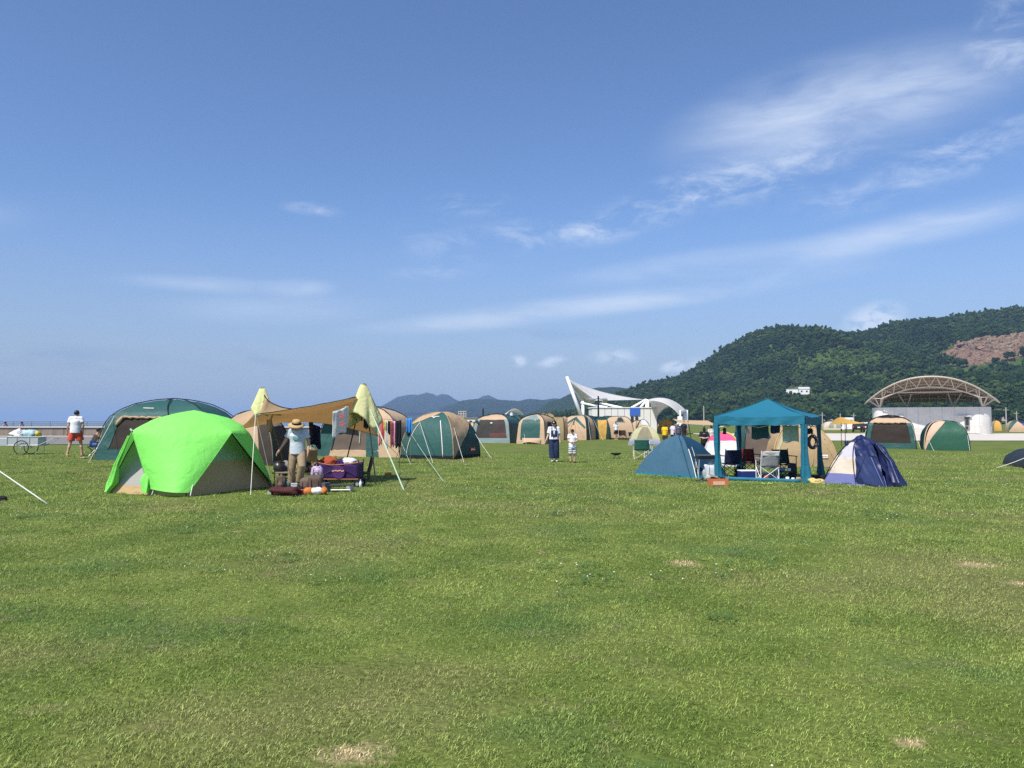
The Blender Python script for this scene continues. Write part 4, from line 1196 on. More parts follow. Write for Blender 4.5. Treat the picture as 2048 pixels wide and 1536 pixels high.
# tan and green vestibule dome facing camera
def chevron(label, A, B, h, depth, stripes=True):
    t = Tent('vestibule_tent', label, FA(A[0], B[0], A[1], -.45), None, h, depth, arc(.58, .84), .0, .02, FLY)
    t.side(0, TAN)
    t.patch(0, [(-.96, .30), (-.86, .26), (0, .58), (0, .76)], PINE, 'chevron_panel', off=.02); t.patch(0, [(0, .58), (.86, .26), (.96, .30), (0, .76)], PINE, 'chevron_panel', off=.02)
    for k, q in enumerate((-.55, -.2, .2, .55)): t.seam(0, q * 1.5, .03, q * .2, .52, TAN2, .02, .03, 'fold')
    MB().tube([t.pt(0, 0, .38, .05, 0), t.pt(0, 0, .60, .06, 0)], .03, 6).build('toggle', BLACKM, t.root)
    cols = (PINE2, TAN, PINE2, PINE2) if stripes else (PINE2, PINE2, TAN, PINE2)
    n = len(cols)
    for k, c in enumerate(cols): t.patch(1, [(-1 + 2 * k / n, 0), (-1 + 2 * (k + 1) / n, 0), (-1 + 2 * (k + 1) / n, 1), (-1 + 2 * k / n, 1)], c, 'side_panel')
    t.side(2, PINE); t.side(3, TAN)
    for i in range(4): t.pole(i, PINE2, .028, off=.03)
    t.rope(t.pt(1, -.6, .6, .03, 0), G(B[0] + 9, B[1] + 1)); t.rope(t.pt(1, .2, .6, .03, 0), G(B[0] + 34, B[1] + 1))
    return t
def fill(label, px0, px1, py, h, cols, prof=arc(.55, .82), depth=3.5, yaw=-.1, hoops=True, name='tunnel_tent'):
    t = Tent(name, label, FA(px0, px1, py, yaw), None, h, depth, prof, .0, .03, FLY)
    for i in range(4): t.side(i, cols[i])
    for i in range(4): t.pole(i, BLACKM, .03, off=.03)
    if hoops:
        for q in (-.5, 0, .5): t.seam(1, q, 0, q * .4, .98, BLACKM, .028, .02, 'hoop')
    t.seam(0, 0, 0, 0, .9, cols[1], .03, .02, 'zip_tape')
    return t
fill('low tan tent peeping left of the pale green screen tent', 925, 952, 874, 1.5, (TAN, PINE, TAN, PINE), arc(.7, .85))
fill('dark green hooped tent seen between the screen tent and the trimmed tent', 1010, 1046, 878, 2.1, (PINE, PINE2, PINE, PINE))
fill('olive and tan tent right behind the woman in overalls', 1086, 1128, 880, 2.0, (fab('olive_tunnel', (.30, .23, .11), .15), TAN2, TAN, PINE), yaw=-.5)
fill('dark green tent whose hoops show right of the chevron tent', 1160, 1196, 877, 2.05, (PINE2, PINE2, PINE, TAN), yaw=-.4)
fill('slate green tent with black hoops left of the half round window', 1196, 1236, 874, 2.15, (PINE, PINE2, PINE, PINE))
fill('tan side tent tight against the half round window tent', 1258, 1284, 876, 1.7, (TAN2, PINE, TAN, PINE), arc(.7, .85), yaw=-.3)
t = chevron('tan vestibule tent with a green chevron front, behind the child', (1117, 880), (1173, 881), 2.12, 4.6)
t = Tent('dome_tent', 'dark green and gold tent between the chevron tent and the tan tent', FA(1184, 1219, 879, -.1), None, 2.0, 3.0, arc(.58, .84), .0, .02, FLY)
for i in range(4): t.side(i, PINE2)
t.patch(0, [(-.15, .0), (.55, .0), (.9, .62), (-.5, .62)], GOLD, 'door_flap', off=.05, wr=.04)
for i in range(4): t.pole(i, BLACKM, .03, off=.03)
# tan tent with dark half-round window
t = Tent('cabin_tent', 'tan tent with a half round smoky window beside the white building', FA(1205, 1267, 879, -.15), None, 2.05, 2.4, arc(.5, .82), .0, .015, FLY)
t.side(0, TAN); t.side(1, PINE); t.side(2, TAN); t.side(3, PINE2)
t.patch(0, [(-.25, .48), (.55, .48), (.40, .80), (-.02, .78)], SMOKE, 'window', off=.03); t.patch(0, [(-.1, .5), (.45, .5), (.35, .76), (.0, .74)], MESHD, 'window', off=.04)
for i in range(2): t.pole(i, PINE2, .03, off=.03)
t.patch(0, [(-1, 0), (1, 0), (1, .03), (-1, .03)], MESHD, 'skirt', off=.02)
# grey canopy tent at its right
t = Tent('dome_tent', 'small grey and tan tent tucked beside the white building', FA(1272, 1302, 879, -.1), None, 1.75, 2.2, DOME, .0, .02, FLY)
t.side(0, TAN); t.side(1, LILAC); t.side(2, TAN); t.side(3, PINE)
t.patch(0, [(-.2, .45), (1, .35), (1, 1), (-1, 1)], fab('silver_fly', (.55, .55, .56), .1), 'fly_panel', off=.03)
for i in (0, 1): t.pole(i, BLACKM, .035, off=.03)
# small beige dome with grey skirt
t = Tent('dome_tent', 'small beige dome tent with grey brown door panel behind the green chair', FA(1258, 1320, 891, -.15), None, 1.34, 2.0, arc(1.25, .9), .0, .02, FLY)
for i in range(4): t.side(i, OLIVE)
t.patch(0, [(-.55, .16), (.55, .12), (.46, .70), (-.30, .74)], mat('khaki_mesh', (.24, .21, .14), .85, .1, .15, 3, .3, 8), 'door_panel', off=.02, wr=.03)
t.patch(0, [(-1.1, 0), (1.0, 0), (1.0, .17), (-1, .17)], GREYF, 'skirt', off=.03, wr=.03); t.patch(1, [(-1, 0), (1, 0), (1, .2), (-1, .2)], GREYF, 'skirt', off=.03)
for i in (0, 1): t.pole(i, OLIVE, .025)
# yellow tent far behind the group of people
t = Tent('dome_tent', 'mustard yellow tent behind the crowd at the white canopy', FA(1320, 1352, 867), None, 1.9, 3.0, DOME, .0, .02, FLY)
for i in range(4): t.side(i, GOLD)
t.pole(0); t.pole(1)
# --- steel blue dome, nearest on the right
t = Tent('dome_tent', 'low steel blue dome tent left of the gazebo', G(1269, 947), G(1392, 957), 1.2, 1.35, para(1.75), .010, .012, FLY)
t.root.location.y += 0
for i, c in enumerate((STEELB, STEELD, STEELD, STEELB)): t.side(i, c, wr=.022)  # right and back sides get a darker blue, shade painted into the colour
t.seam(0, .86, 0, .62, .62, STEELD, .014, .02); t.seam(0, .62, .62, .2, 1, STEELD, .014, .02)
t.pole(1, ROPE, .012, k1=.45, off=.03, name='guy_webbing')
for i in (0, 1): t.patch(i, [(-1, 0), (1, 0), (1, .035), (-1, .035)], TEAL, 'skirt', off=.012)
t.seam(1, -.9, .0, -.5, .5, ROPE, .007, .03, 'guy_rope')
# --- tan tent behind the gazebo
t = Tent('cabin_tent', 'large tan tent standing behind the teal gazebo', FA(1545, 1672, 934, -.1), None, 1.62, 2.4, arc(1.2, .8), .0, .02, FLY)
for i in range(4): t.side(i, fab('sand_tan_wall', (.42, .30, .165), .1))
t.patch(0, [(-1, 0), (-.93, 0), (-.6, .6), (-.75, .6)], OLIVE, 'piping', off=.02)
t.seam(0, .45, .55, .22, .0, BROWN, .014, .02); t.seam(0, .45, .55, .95, .03, BROWN, .012, .02)
for i in (0, 1): t.pole(i, BROWN, .02)
t.badge(0, .56, .10, .36, .12, 'Coleman', LETTER, REDTAG, .09)
t.rope(t.pt(0, .8, .35, .03, 0), G(1690, 934), BLACKM)
t = Tent('screen_tent', 'brown mesh screen tent behind the chairs of the gazebo', FA(1486, 1546, 930, -.1), None, 1.6, 2.4, SCREEN, .0, .02, FLY)
t.side(0, MESHB, 'mesh_wall', 0, .7); t.side(0, PINE, 'roof_panel', .7, 1)
for i in (1, 2, 3): t.side(i, PINE if i != 1 else TAN2)
for i in range(4): t.pole(i, PINE2, .03)
# pink and white play tent
t = Tent('pop_up_tent', 'pink and white pop up tent with lime piping beside the gazebo', FA(1408, 1484, 933, -.2), None, 1.2, 1.4, arc(.8, .9), .0, .015, FLY)
for i in range(4):
    t.side(i, WHITEF, k0=0, k1=.48); t.side(i, PINK, 'roof_panel', .48, 1)
t.patch(0, [(-1, .48), (1, .48), (1, .51), (-1, .51)], WHITEF, 'piping', off=.015); t.pole(1, LIMEY, .025, .5, 1); t.pole(0, LIMEY, .02, .7, 1)
# --- navy, lilac and cream dome at the right
t = Tent('dome_tent', 'navy dome tent with lilac and cream side panel, nearest tent on the right', G(1646, 966), G(1774, 975), 1.17, .95, para(2.05), .004, .014, FLY)
t.side(0, PERI, 'skirt', 0, .12); t.patch(0, [(-1, .12), (.15, .12), (-.02, .35), (-1, .35)], CREAM, 'side_panel'); t.patch(0, [(-1, .35), (-.02, .35), (-.30, .78), (-1, .70)], LILAC, 'side_panel')
t.patch(0, [(.10, .03), (1, 0), (1, .35), (-.04, .35)], NAVY, 'fly_panel', off=.03, wr=.03); t.patch(0, [(-.04, .35), (1, .35), (1, .8), (-.5, .74)], NAVY, 'fly_panel', off=.035, wr=.05)
t.patch(0, [(-1, .68), (1, .76), (1, 1), (-1, 1)], NAVY, 'fly_panel', off=.05, wr=.05)
t.patch(0, [(.35, .02), (.9, .0), (.6, .50), (-.0, .42)], fab('slate_navy_fly', (.03, .045, .125), .05, .5), 'vestibule_panel', off=.05, wr=.02)
t.side(1, NAVY, 'fly_panel', 0, 1, off=.03, wr=.05); t.side(2, NAVY, 'fly_panel'); t.side(3, LILAC, 'side_panel', 0, .7); t.side(3, NAVY, 'fly_panel', .7, 1, off=.04)
b = bunch([t.corner(1, 0) + Vector((.1, .25, .12)), t.corner(1, .28) + Vector((.12, .25, .05)), t.corner(1, .6) + Vector((.05, .1, .06))], [.11, .08, .05], 4); b.build('loose_fly_fold', NAVY, t.root, smooth=True)
t.seam(0, .95, .0, .35, .85, mat('slate_piping', (.10, .13, .30), .6), .014, .05, 'piping'); t.seam(0, .02, .36, .62, .52, NAVY, .012, .06, 'fold'); t.seam(0, .08, .06, .62, .52, NAVY, .012, .06, 'fold')
t.seam(0, .08, .03, -.48, .76, NAVY, .012, .05, 'hem_edge')
t.pole(0, BLACKM, .012); t.rope(t.pt(0, -.9, .45, .04, 0), G(1640, 966), BLACKM, .009); t.rope(t.corner(1, .5), G(1815, 968), BLACKM, .007)
for q in (.02, .06): MB().ell(t.corner(0, .62) + Vector((-.02, 0, q)), (.05, .05, .04), lump=.3).build('fly_toggle', NAVY, t.root, smooth=True)
# --- pair in front of the stage
t = cabin('screen tent with tan roof edge and dark open front before the stage', (1729, 897), (1830, 898), 1.95, 3.0, (PINE, TAN, mat('deep_brown_mesh', (.045, .036, .03), .85, .1, .2, 2, alpha=.93), PINE), .58, True, yaw=-.42)
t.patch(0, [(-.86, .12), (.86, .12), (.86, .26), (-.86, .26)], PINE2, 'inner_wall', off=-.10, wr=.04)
t.side(0, BLACKF, 'roof_cap', .80, 1, off=.015)
t.rope(t.corner(1, .5), G(1842, 899)); t.rope(t.corner(0, .5), G(1716, 897))
t = Tent('dome_tent', 'dark green dome tent with a pale tan band, before the stage', FA(1847, 1937, 901, -.38), None, 1.62, 2.3, arc(.62, .82), .006, .018, FLY)
t.patch(0, [(-1, 0), (-.97, 0), (.25, 1), (-.8, 1)], fab('peach_band', (.66, .46, .33), .15), 'band_panel', off=.01)
t.patch(0, [(-.97, 0), (1, 0), (1, 1), (.25, 1)], fab('leaf_green_wall', (.028, .10, .062), .06, .5), 'wall_panel')
for i in (1, 2, 3): t.side(i, PINE2)
t.pole(1, BLACKM, .02, off=.03); t.pole(0, TAN, .03, off=.03)
t.rope(t.pt(0, -.85, .2, .03, 0), G(1868, 902)); t.rope(t.corner(1, .3), G(1940, 903))
# --- farthest right tents and the cropped dark one
for (A, B, h, c, lb) in (((1986, 862), (2003, 862), 1.35, GOLD, 'plain yellow tent right of the stage, seen past its wall'), ((2016, 864), (2056, 865), 1.35, TAN, 'tan and green dome tent at the right edge beyond the path')):
    t = Tent('dome_tent', lb, FA(A[0], B[0], A[1], -.4), None, h * 1.3, 3.2, STEEP, .0, .02, FLY)
    t.side(0, c); t.side(1, PINE); t.side(2, PINE); t.side(3, TAN)
    if c is TAN: t.patch(0, [(-1, .05), (0, .8), (0, 1), (-1, 1)], PINE, 'fly_panel', off=.04); t.patch(0, [(0, .8), (1, .05), (1, 1), (0, 1)], NAVY, 'fly_panel', off=.04)
    t.pole(0, PINE2, .03); t.pole(1, PINE2, .03)
t = Tent('dome_tent', 'dark slate tent cut off by the right edge of the view', FA(2044, 2190, 938, -.3), None, .72, 2.4, DOME, .0, .02, FLY)
for i in range(4): t.side(i, fab('slate_black_fly', (.022, .030, .034), .03, .5))
t.pole(0, BLACKM, .015); t.rope(t.pt(0, -.85, .42, .03, 0), G(1992, 936), ROPE, .010)
# cream tunnel and far tents by the van
t = Tent('tunnel_tent', 'cream tunnel tent with grey windows beside the white van', FA(1646, 1690, 860, -.3), None, 1.6, 4.0, arc(.5, .8), .0, .01, FLY)
for i in range(4): t.side(i, fab('cream_tunnel', (.62, .50, .36), .12))
t.patch(0, [(-.55, .12), (-.05, .12), (-.1, .62), (-.45, .62)], SMOKE, 'window', off=.03); t.patch(0, [(.15, .12), (.8, .12), (.65, .55), (.2, .62)], SMOKE, 'window', off=.03)
# unseen tent outside the left edge: only its rope and the shoe beside it are in view
b = MB(); p0 = at(-60, 902, 15.6); p1 = G(95, 1008)
b.tube([p0.lerp(p1, q / 8) for q in range(9)], .013, 6)
o = b.build('guy_rope', ROPE, None, smooth=True); tag(o, 'slanting white guy rope pegged in the grass at the left edge', 'rope')
# ------------------------------------------------------------------ sea wall and railing
WALLM = bpy.data.materials.new('stained_concrete'); WALLM.use_nodes = True
def _wall():
    T = WALLM.node_tree; p = T.nodes['Principled BSDF']; p.inputs['Roughness'].default_value = .9
    tc = nd(T, 'ShaderNodeTexCoord'); mp = nd(T, 'ShaderNodeMapping'); mp.inputs['Scale'].default_value = (1, 1, .25); T.links.new(tc.outputs['Object'], mp.inputs[0])
    n = nd(T, 'ShaderNodeTexNoise', i={'Scale': 1.6, 'Detail': 7, 'Roughness': .7}); T.links.new(mp.outputs[0], n.inputs['Vector'])
    r = nd(T, 'ShaderNodeValToRGB'); T.links.new(n.outputs[0], r.inputs[0])
    r.color_ramp.elements[0].position = .3; r.color_ramp.elements[0].color = (.10, .08, .065, 1); r.color_ramp.elements[1].position = .68; r.color_ramp.elements[1].color = (.27, .225, .18, 1)
    T.links.new(r.outputs[0], p.inputs['Base Color'])
_wall()
w = thing('sea_wall', 'stained concrete sea wall with a pale coping along the promenade', 'wall', (0, 80, 0))
L0, L1, PW = -118.0, -19.0, 4.5
pm = MB().box((0, 0, .46), (PW - .05, .6, 1.04), taper=1).mesh('wall_panel', WALLM)
n = int((L1 - L0) / PW)
for k in range(n):
    o = bpy.data.objects.new('wall_panel', pm); COL.objects.link(o); o.parent = w; o.location = (L0 + (k + .5) * PW, 0, 0)
MB().box(((L0 + L1) / 2, .08, .42), (L1 - L0, .5, .96)).build('wall_core', WALLM, w)
MB().box(((L0 + L1) / 2, -.02, 1.03), (L1 - L0, .8, .11)).build('coping', mat('coping_concrete', (.62, .57, .50), .85, .2, .12, 1.0), w)
MB().box(((L0 + L1) / 2, -.6, .08), (L1 - L0, .35, .16)).build('kerb', mat('kerb_concrete', (.48, .42, .35), .9), w)
RAIL = mat('grey_green_railing', (.20, .22, .22), .6, .3)
rl = thing('railing', 'thin grey railing running along the sea beyond the wall', 'railing', (0, 84, 0))
pst = MB().tube([(0, 0, -2.2), (0, 0, 1.62)], .035, 6).mesh('post', RAIL)
for k in range(50):
    o = bpy.data.objects.new('post', pst); COL.objects.link(o); o.parent = rl; o.location = (L0 + k * 2.0, 0, 0)
for z in (1.62, 1.42, 1.22):
    MB().tube([(L0, 0, z), (L1 + 2, 0, z)], .022 if z < 1.6 else .032, 6).build('rail', RAIL, rl)
MB().box(((L0 + L1) / 2, .2, -1.0), (L1 - L0 + 4, 1.2, 2.4)).build('footing', WALLM, rl)
MB().box((L1 + .3, 3.0, .1), (.7, 8, 2.4)).build('end_wall', WALLM, w)
MB().box(((L0 + L1) / 2, 1.9, -.62), (L1 - L0, 3.1, 1.0)).build('walkway', WALLM, w)

# ------------------------------------------------------------------ open air stage
STW = mat('stage_concrete', (.66, .64, .60), .85, .2, .20, .9, .2, 4)
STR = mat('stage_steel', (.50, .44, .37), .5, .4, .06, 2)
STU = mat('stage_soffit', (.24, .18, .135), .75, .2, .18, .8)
sb = G(1861, 868)
st = thing('open_air_stage', 'open air stage with a clam shell steel truss roof below the hill', 'stage', sb, -math.atan2(sb.x, sb.y))
HWD = 6.75
def wall_plan(u):
    """front wall with rounded ends, u 0..1"""
    x = -HWD + 2 * HWD * u
    e = max(0, (abs(x) - 4.9) / (HWD - 4.9))
    return Vector((x - math.copysign(.0, x), -.9 * math.sqrt(max(0, 1 - e * e)) + 1.2 * (1 - math.sqrt(max(0, 1 - e * e))), 0))
for k in range(10):
    b = MB(); b.grid(lambda u, v: wall_plan((k + .006 + .988 * u) / 10) + Vector((0, 0, 3.42 * v)), 8, 6); b.build('wall_panel', STW, st)
b = MB(); b.grid(lambda u, v: wall_plan(u) * .996 + Vector((0, .05, 3.38 * v)), 60, 6)
b.grid(lambda u, v: Vector((wall_plan(u).x * (1 - .0), wall_plan(u).y + (3.0 - wall_plan(u).y) * v, 3.42)), 60, 2)
b.build('wall_core', STW, st, smooth=False)
MB().box((0, 3.0, 1.7), (2 * HWD, .3, 3.38)).build('rear_wall', STW, st)
for sx in (-1, 1): MB().box((sx * HWD * .985, 2.1, 1.7), (.3, 1.8, 3.36)).build('side_wall', STW, st)
for sx in (-1, 1):
    d = MB().box((sx * 4.05, -.93, 1.35), (.55, .12, 1.7)).build('door', mat('stage_door', (.17, .16, .155), .6), st)
    MB().box((sx * 4.05, -1.0, 1.35), (.32, .06, 1.35)).build('door_pane', mat('dark_glass', (.03, .035, .04), .2, .5), d)
    MB().box((sx * 3.75, -1.05, 2.28), (1.6, .35, .12)).build('door_canopy', STW, st)
MB().box((-1.5, -1.5, .35), (4.5, .8, .7)).build('stage_step', concrete_pale, st)
MB().box((4.5, -1.6, 1.05), (3.4, .04, .05)).build('handrail', STR, st)
for k in range(6): MB().tube([(2.9 + k * .65, -1.6, 0), (2.9 + k * .65, -1.6, 1.05)], .03, 5).build('handrail_post', STR, st)
def top_arc(x): return 3.95 + 3.15 * (1 - (abs(x) / 7.6) ** 2.15)
def low_arc(x): return 4.45 + 1.45 * (1 - (abs(x) / 5.6) ** 2.0)
FY, BY = -5.4, 5.5
def roof_pt(u, v):
    x = -7.6 + 15.2 * u
    z0 = top_arc(x)
    y = FY * (1 - (x / 7.6) ** 2 * 1.0) * (1 - v) + BY * (1 - (x / 7.6) ** 2 * .9) * v
    return Vector((x * (1 - .10 * v), y, z0 - (z0 - 4.05) * (v ** 1.15) * .93 + .25 * math.sin(math.pi * v)))
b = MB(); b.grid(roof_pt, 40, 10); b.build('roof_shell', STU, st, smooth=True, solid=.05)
for v in (.15, .32, .5, .68, .85): MB().tube([roof_pt(q / 40, v) - Vector((0, 0, .22)) for q in range(1, 40)], .045, 5).build('purlin', STR, st)
for u in np.linspace(.08, .92, 13): MB().tube([roof_pt(u, q / 8) - Vector((0, 0, .12)) for q in range(9)], .035, 5).build('rafter', STR, st)
MB().tube([roof_pt(q / 40, 0) for q in range(41)], .10, 8).build('top_chord', STR, st, smooth=True)
LY = FY + 1.4
def lo(x): return Vector((x, LY * (1 - (x / 7.6) ** 2 * .9), low_arc(x)))
MB().tube([lo(-5.6 + 11.2 * q / 40) for q in range(41)], .085, 8).build('bottom_chord', STR, st, smooth=True)
xs_ = np.linspace(-5.4, 5.4, 9)
for i, x in enumerate(xs_):
    for dx in (-.72, .72):
        u = (x * 1.12 + dx + 7.6) / 15.2
        if .01 < u < .99: MB().tube([lo(x), roof_pt(u, 0)], .055, 6).build('truss_strut', STR, st)
for sx in (-1, 1):
    f = Vector((sx * 5.75, -.4, 3.42))
    for q in (lo(sx * 5.5), roof_pt(.5 + sx * .42, 0), roof_pt(.5 + sx * .47, .1), roof_pt(.5 + sx * .34, .25)): MB().tube([f, q], .10, 6).build('support_strut', STR, st)
    f = Vector((sx * 2.6, 1.2, 3.42))
    for dx in (-1.0, .5): MB().tube([f, Vector((f.x + dx * sx * -1, 1.0, 5.2))], .09, 6).build('support_strut', STR, st)
MB().tube([(-3.7, -1.0, 5.35), (3.7, -1.0, 5.35)], .11, 6).build('tie_beam', STR, st)
MB().tube([(-3.5, -.2, 5.9), (3.5, -.2, 5.9)], .08, 6).build('tie_beam', STR, st)

# ------------------------------------------------------------------ white building under tensile membranes
D = 100.0
mb = thing('membrane_pavilion', 'white pavilion with a peaked membrane roof on a leaning mast', 'building', at(1255, 868, D))
mb.location.z = 0
O = Vector(mb.location)
def L(px, py, d): return at(px, py, d) - O
MEM = mat('white_membrane', (.82, .80, .77), .6, .2, .05, .6, trans=.42)
WBD = mat('white_cladding', (.74, .71, .68), .6, .3, .06, .5)
def coons(c0, c1, n=16):
    return lambda u, v: c0(u).lerp(c1(u), v)
def bez(a, b_, c):
    return lambda u: a * (1 - u) ** 2 + b_ * 2 * u * (1 - u) + c * u * u
bot = Vector((0, 0, 0))
f = MB()
xl, xr = L(1184, 850, D).x, L(1314, 850, D).x
zt = L(1184, 816, D).z
for k in range(10):
    x0 = xl + (xr - xl) * k / 10; x1 = xl + (xr - xl) * (k + 1) / 10
    MB().box(((x0 + x1) / 2, 2.2, zt / 2), (x1 - x0 - .05, 4.4, zt)).build('cladding_panel', WBD, mb)
MB().box(((xl + xr) / 2, 2.3, zt / 2 - .1), (xr - xl - .2, 4.2, zt - .1)).build('wall_core', WBD, mb)
MB().box(((xl + xr) / 2, 2.2, zt + .06), (xr - xl + .2, 4.6, .12)).build('roof_slab', WBD, mb)
sx0, sx1 = L(1259.5, 823, D).x, L(1279.5, 823, D).x; sz0, sz1 = L(1270, 830.5, D).z, L(1270, 815.5, D).z
MB().box(((sx0 + sx1) / 2, -.08, (sz0 + sz1) / 2), (sx1 - sx0, .1, sz1 - sz0)).build('blue_signboard', mat('sign_blue', (.045, .13, .50), .5, .4, .04), mb)
for q in (1264, 1273): MB().box((L(q, 837, D).x, -.06, L(q, 838, D).z), (.35, .1, .7)).build('window', mat('dark_glass', (.03, .035, .04), .2, .5), mb)
# mast and high sail
tip = L(1133.5, 753, D + 4); MB().tube([L(1167, 846, D + 4), tip], [.27, .20], 10).build('leaning_mast', WHITEP, mb, smooth=True)
MB().tube([L(1166, 802, D + 5), Vector((L(1166, 802, D + 5).x, 5, 0))], .22, 8).build('column', WHITEP, mb, smooth=True)
hi0 = L(1139, 760, D + 4)
a0 = bez(hi0, L(1172, 786, D + 3.5), L(1192, 800, D + 3)); a1 = bez(hi0, L(1205, 792, D + 8), L(1292, 799, D + 9))
e0 = bez(L(1192, 801, D + 3), L(1235, 800, D + 5), L(1292, 799, D + 9))
def sail(u, v):
    p = a0(u).lerp(a1(u), v)
    mid = e0(v)
    return p.lerp(mid, u ** 3 * .9) - Vector((0, 0, .45 * math.sin(math.pi * v) * u * (1 - u) * 2))
b = MB(); b.grid(sail, 20, 14); b.build('high_sail', MEM, mb, smooth=True, solid=.03)
c0 = bez(L(1141, 764, D + 4), L(1150, 785, D + 5), L(1160, 802, D + 10)); c1 = bez(L(1141, 764, D + 4), L(1168, 783, D + 3.5), L(1192, 801, D + 3))
b = MB(); b.grid(lambda u, v: c0(u).lerp(c1(u), v) + Vector((0, 0, -.5 * math.sin(math.pi * v) * u)), 14, 10); b.build('side_sail', MEM, mb, smooth=True, solid=.03)
for a_, c_ in (((1162, 806, D + 5), (1215, 815, D + 3)), ((1200, 806, D + 4), (1246, 816, D + 2)), ((1292, 799, D + 1), (1262, 816, D + 1)), ((1294, 799, D + 1), (1280, 816, D + 1))): MB().tube([L(*a_), L(*c_)], .14, 8).build('strut', WHITEP, mb)
MB().tube([Vector((L(1295, 800, D).x, 1.0, 0)), L(1295, 799, D + 1)], .26, 10).build('column', WHITEP, mb, smooth=True)
rr0 = bez(L(1297, 799, D), L(1340, 786, D), L(1372, 821, D - 2)); rn = bez(L(1298, 801, D - 5), L(1338, 800, D - 8), L(1360, 833, D - 7)); rf = bez(L(1313, 836, D + 6), L(1336, 796, D + 6), L(1371, 824, D + 5))
b = MB(); b.grid(lambda u, v: (rn(u).lerp(rr0(u), v * 2) if v < .5 else rr0(u).lerp(rf(u), v * 2 - 1)) + Vector((0, 0, .25 * math.sin(2 * math.pi * v) ** 2 * math.sin(math.pi * u))), 20, 16); b.build('low_canopy', MEM, mb, smooth=True, solid=.03)
MB().tube([Vector((L(1371, 868, D - 2).x, -2, 0)), L(1371.5, 820, D - 2)], .30, 10).build('column', WHITEP, mb, smooth=True)
MB().tube([Vector((L(1360, 850, D - 7).x, -7, 0)), L(1360, 833, D - 7)], .30, 10).build('column', WHITEP, mb, smooth=True)
MB().tube([L(1372, 821, D - 2), L(1360, 822, D - 5), L(1360, 834, D - 7)], .13, 8).build('edge_beam', WHITEP, mb, smooth=True)
# a smaller membrane peak far left
q = at(1032, 836, 105); sp = thing('shade_canopy', 'small white arched shade canopy peeping over the middle tents', 'canopy', (q.x, q.y, 0))
def l2(px, py, d): return at(px, py, d) - Vector((q.x, q.y, 0))
b = MB(); b.grid(lambda u, v: bez(l2(1012, 829, 105), l2(1028, 806, 104), l2(1047, 829, 105))(u).lerp(bez(l2(1005, 832, 112), l2(1024, 812, 112), l2(1040, 832, 112))(u), v), 16, 6); b.build('canopy_sheet', MEM, sp, smooth=True, solid=.05)
for px in (1023, 1044): MB().tube([Vector((l2(px, 830, 105).x, 0, 0)), l2(px, 822 if px < 1030 else 829, 105)], .22, 8).build('column', WHITEP, sp)

# ------------------------------------------------------------------ poles and far buildings
def lamp_pole(label, px, top, base, d, r, m, head=True, cross=False):
    p = at(px, base, d); p.z = 0
    o = thing('lamp_pole' if head else 'utility_pole', label, 'pole', p)
    z = at(px, top, d).z
    MB().tube([(0, 0, 0), (0, 0, z)], [r, r * .7], 8).build('pole', m, o)
    if head:
        for sx in (-1, 1):
            MB().box((sx * .75, -.1, z - .55), (.55, .35, .5), (.5, 0, .2 * sx)).build('floodlight', ALU, o)
            MB().tube([(0, 0, z - .3), (sx * .75, 0, z - .5)], .05, 5).build('bracket', m, o)
    if cross: MB().box((0, 0, z - .6), (1.4, .1, .1)).build('crossarm', m, o)
    return o
lamp_pole('dark lamp pole with floodlights in front of the white pavilion', 1197, 792, 868, 92, .13, BLACKM)
lamp_pole('dark pole rising over the pale green screen tent', 966, 817, 870, 75, .10, BLACKM, False)
GREYP = mat('concrete_pole', (.42, .40, .37), .8)
for k, (px, tp, lb) in enumerate(((1408, 812, 'bare concrete pole left of the gazebo roof, before the hill'), (1645, 825, 'concrete pole beside the right end of the gazebo roof'), (1681, 827, 'thin concrete pole above the white van'), (1708, 826, 'pole between the van and the stage'))):
    lamp_pole(lb, px, tp, 855, 170 + 12 * k, .13, GREYP, False, k in (1, 3))
lamp_pole('lattice like pole with crossarm right of the stage', 2013, 815, 858, 190, .16, GREYP, False, True)
for (px, tp, lb) in ((1768, 822, 'tall pole standing behind the left end of the stage'), (2034, 822, 'slim pole far right against the hill trees')): lamp_pole(lb, px, tp, 856, 200, .13, GREYP, False, True)
def house(label, px, py, w, h, d, rot, wallm, roofm, roofh=1.2, wins=3, flat=False):
    p = hill_hit(px, py); p.z = hill_h(p.x, p.y) - .3
    o = thing('house', label, 'house', p, rot)
    MB().box((0, 0, h / 2), (w, d, h)).build('wall', wallm, o)
    if flat: MB().box((0, 0, h + .15), (w + .4, d + .4, .3)).build('roof', roofm, o)
    else:
        b = MB(); y = d / 2 + .4; x = w / 2 + .4
        b.add([(-x, -y, h), (x, -y, h), (x, y, h), (-x, y, h), (-x, 0, h + roofh), (x, 0, h + roofh)], [(0, 1, 5, 4), (2, 3, 4, 5), (0, 4, 3), (1, 2, 5), (3, 2, 1, 0)]); b.build('roof', roofm, o)
    for k in range(wins): MB().box((-w / 2 + (k + .5) * w / wins, -d / 2 - .03, h * .55), (w / wins * .32, .1, h * .3)).build('window', mat('dark_glass', (.03, .035, .04), .2, .5), o)
    return o
WHW = mat('white_render', (.76, .75, .72), .7)
house('white house in the trees halfway down the hill, left block', 1590, 789, 14, 4.0, 8, -.3, WHW, WHW, 1, 2, True)
house('white house in the trees halfway down the hill, right block', 1608, 789, 8, 4.6, 8, -.3, WHW, mat('pale_roof', (.55, .55, .55), .8), 1.6, 2)
house('tiny pale hut on the slope right of the stage roof', 2005, 770, 6, 3, 5, -.4, WHW, WHW, 1, 2, True)
house('dark roofed house behind the gazebo and the van', 1655, 842, 9, 3.2, 7, -.2, mat('grey_render', (.40, .40, .42), .8), mat('slate_roof', (.06, .065, .08), .7), 2.0, 4)
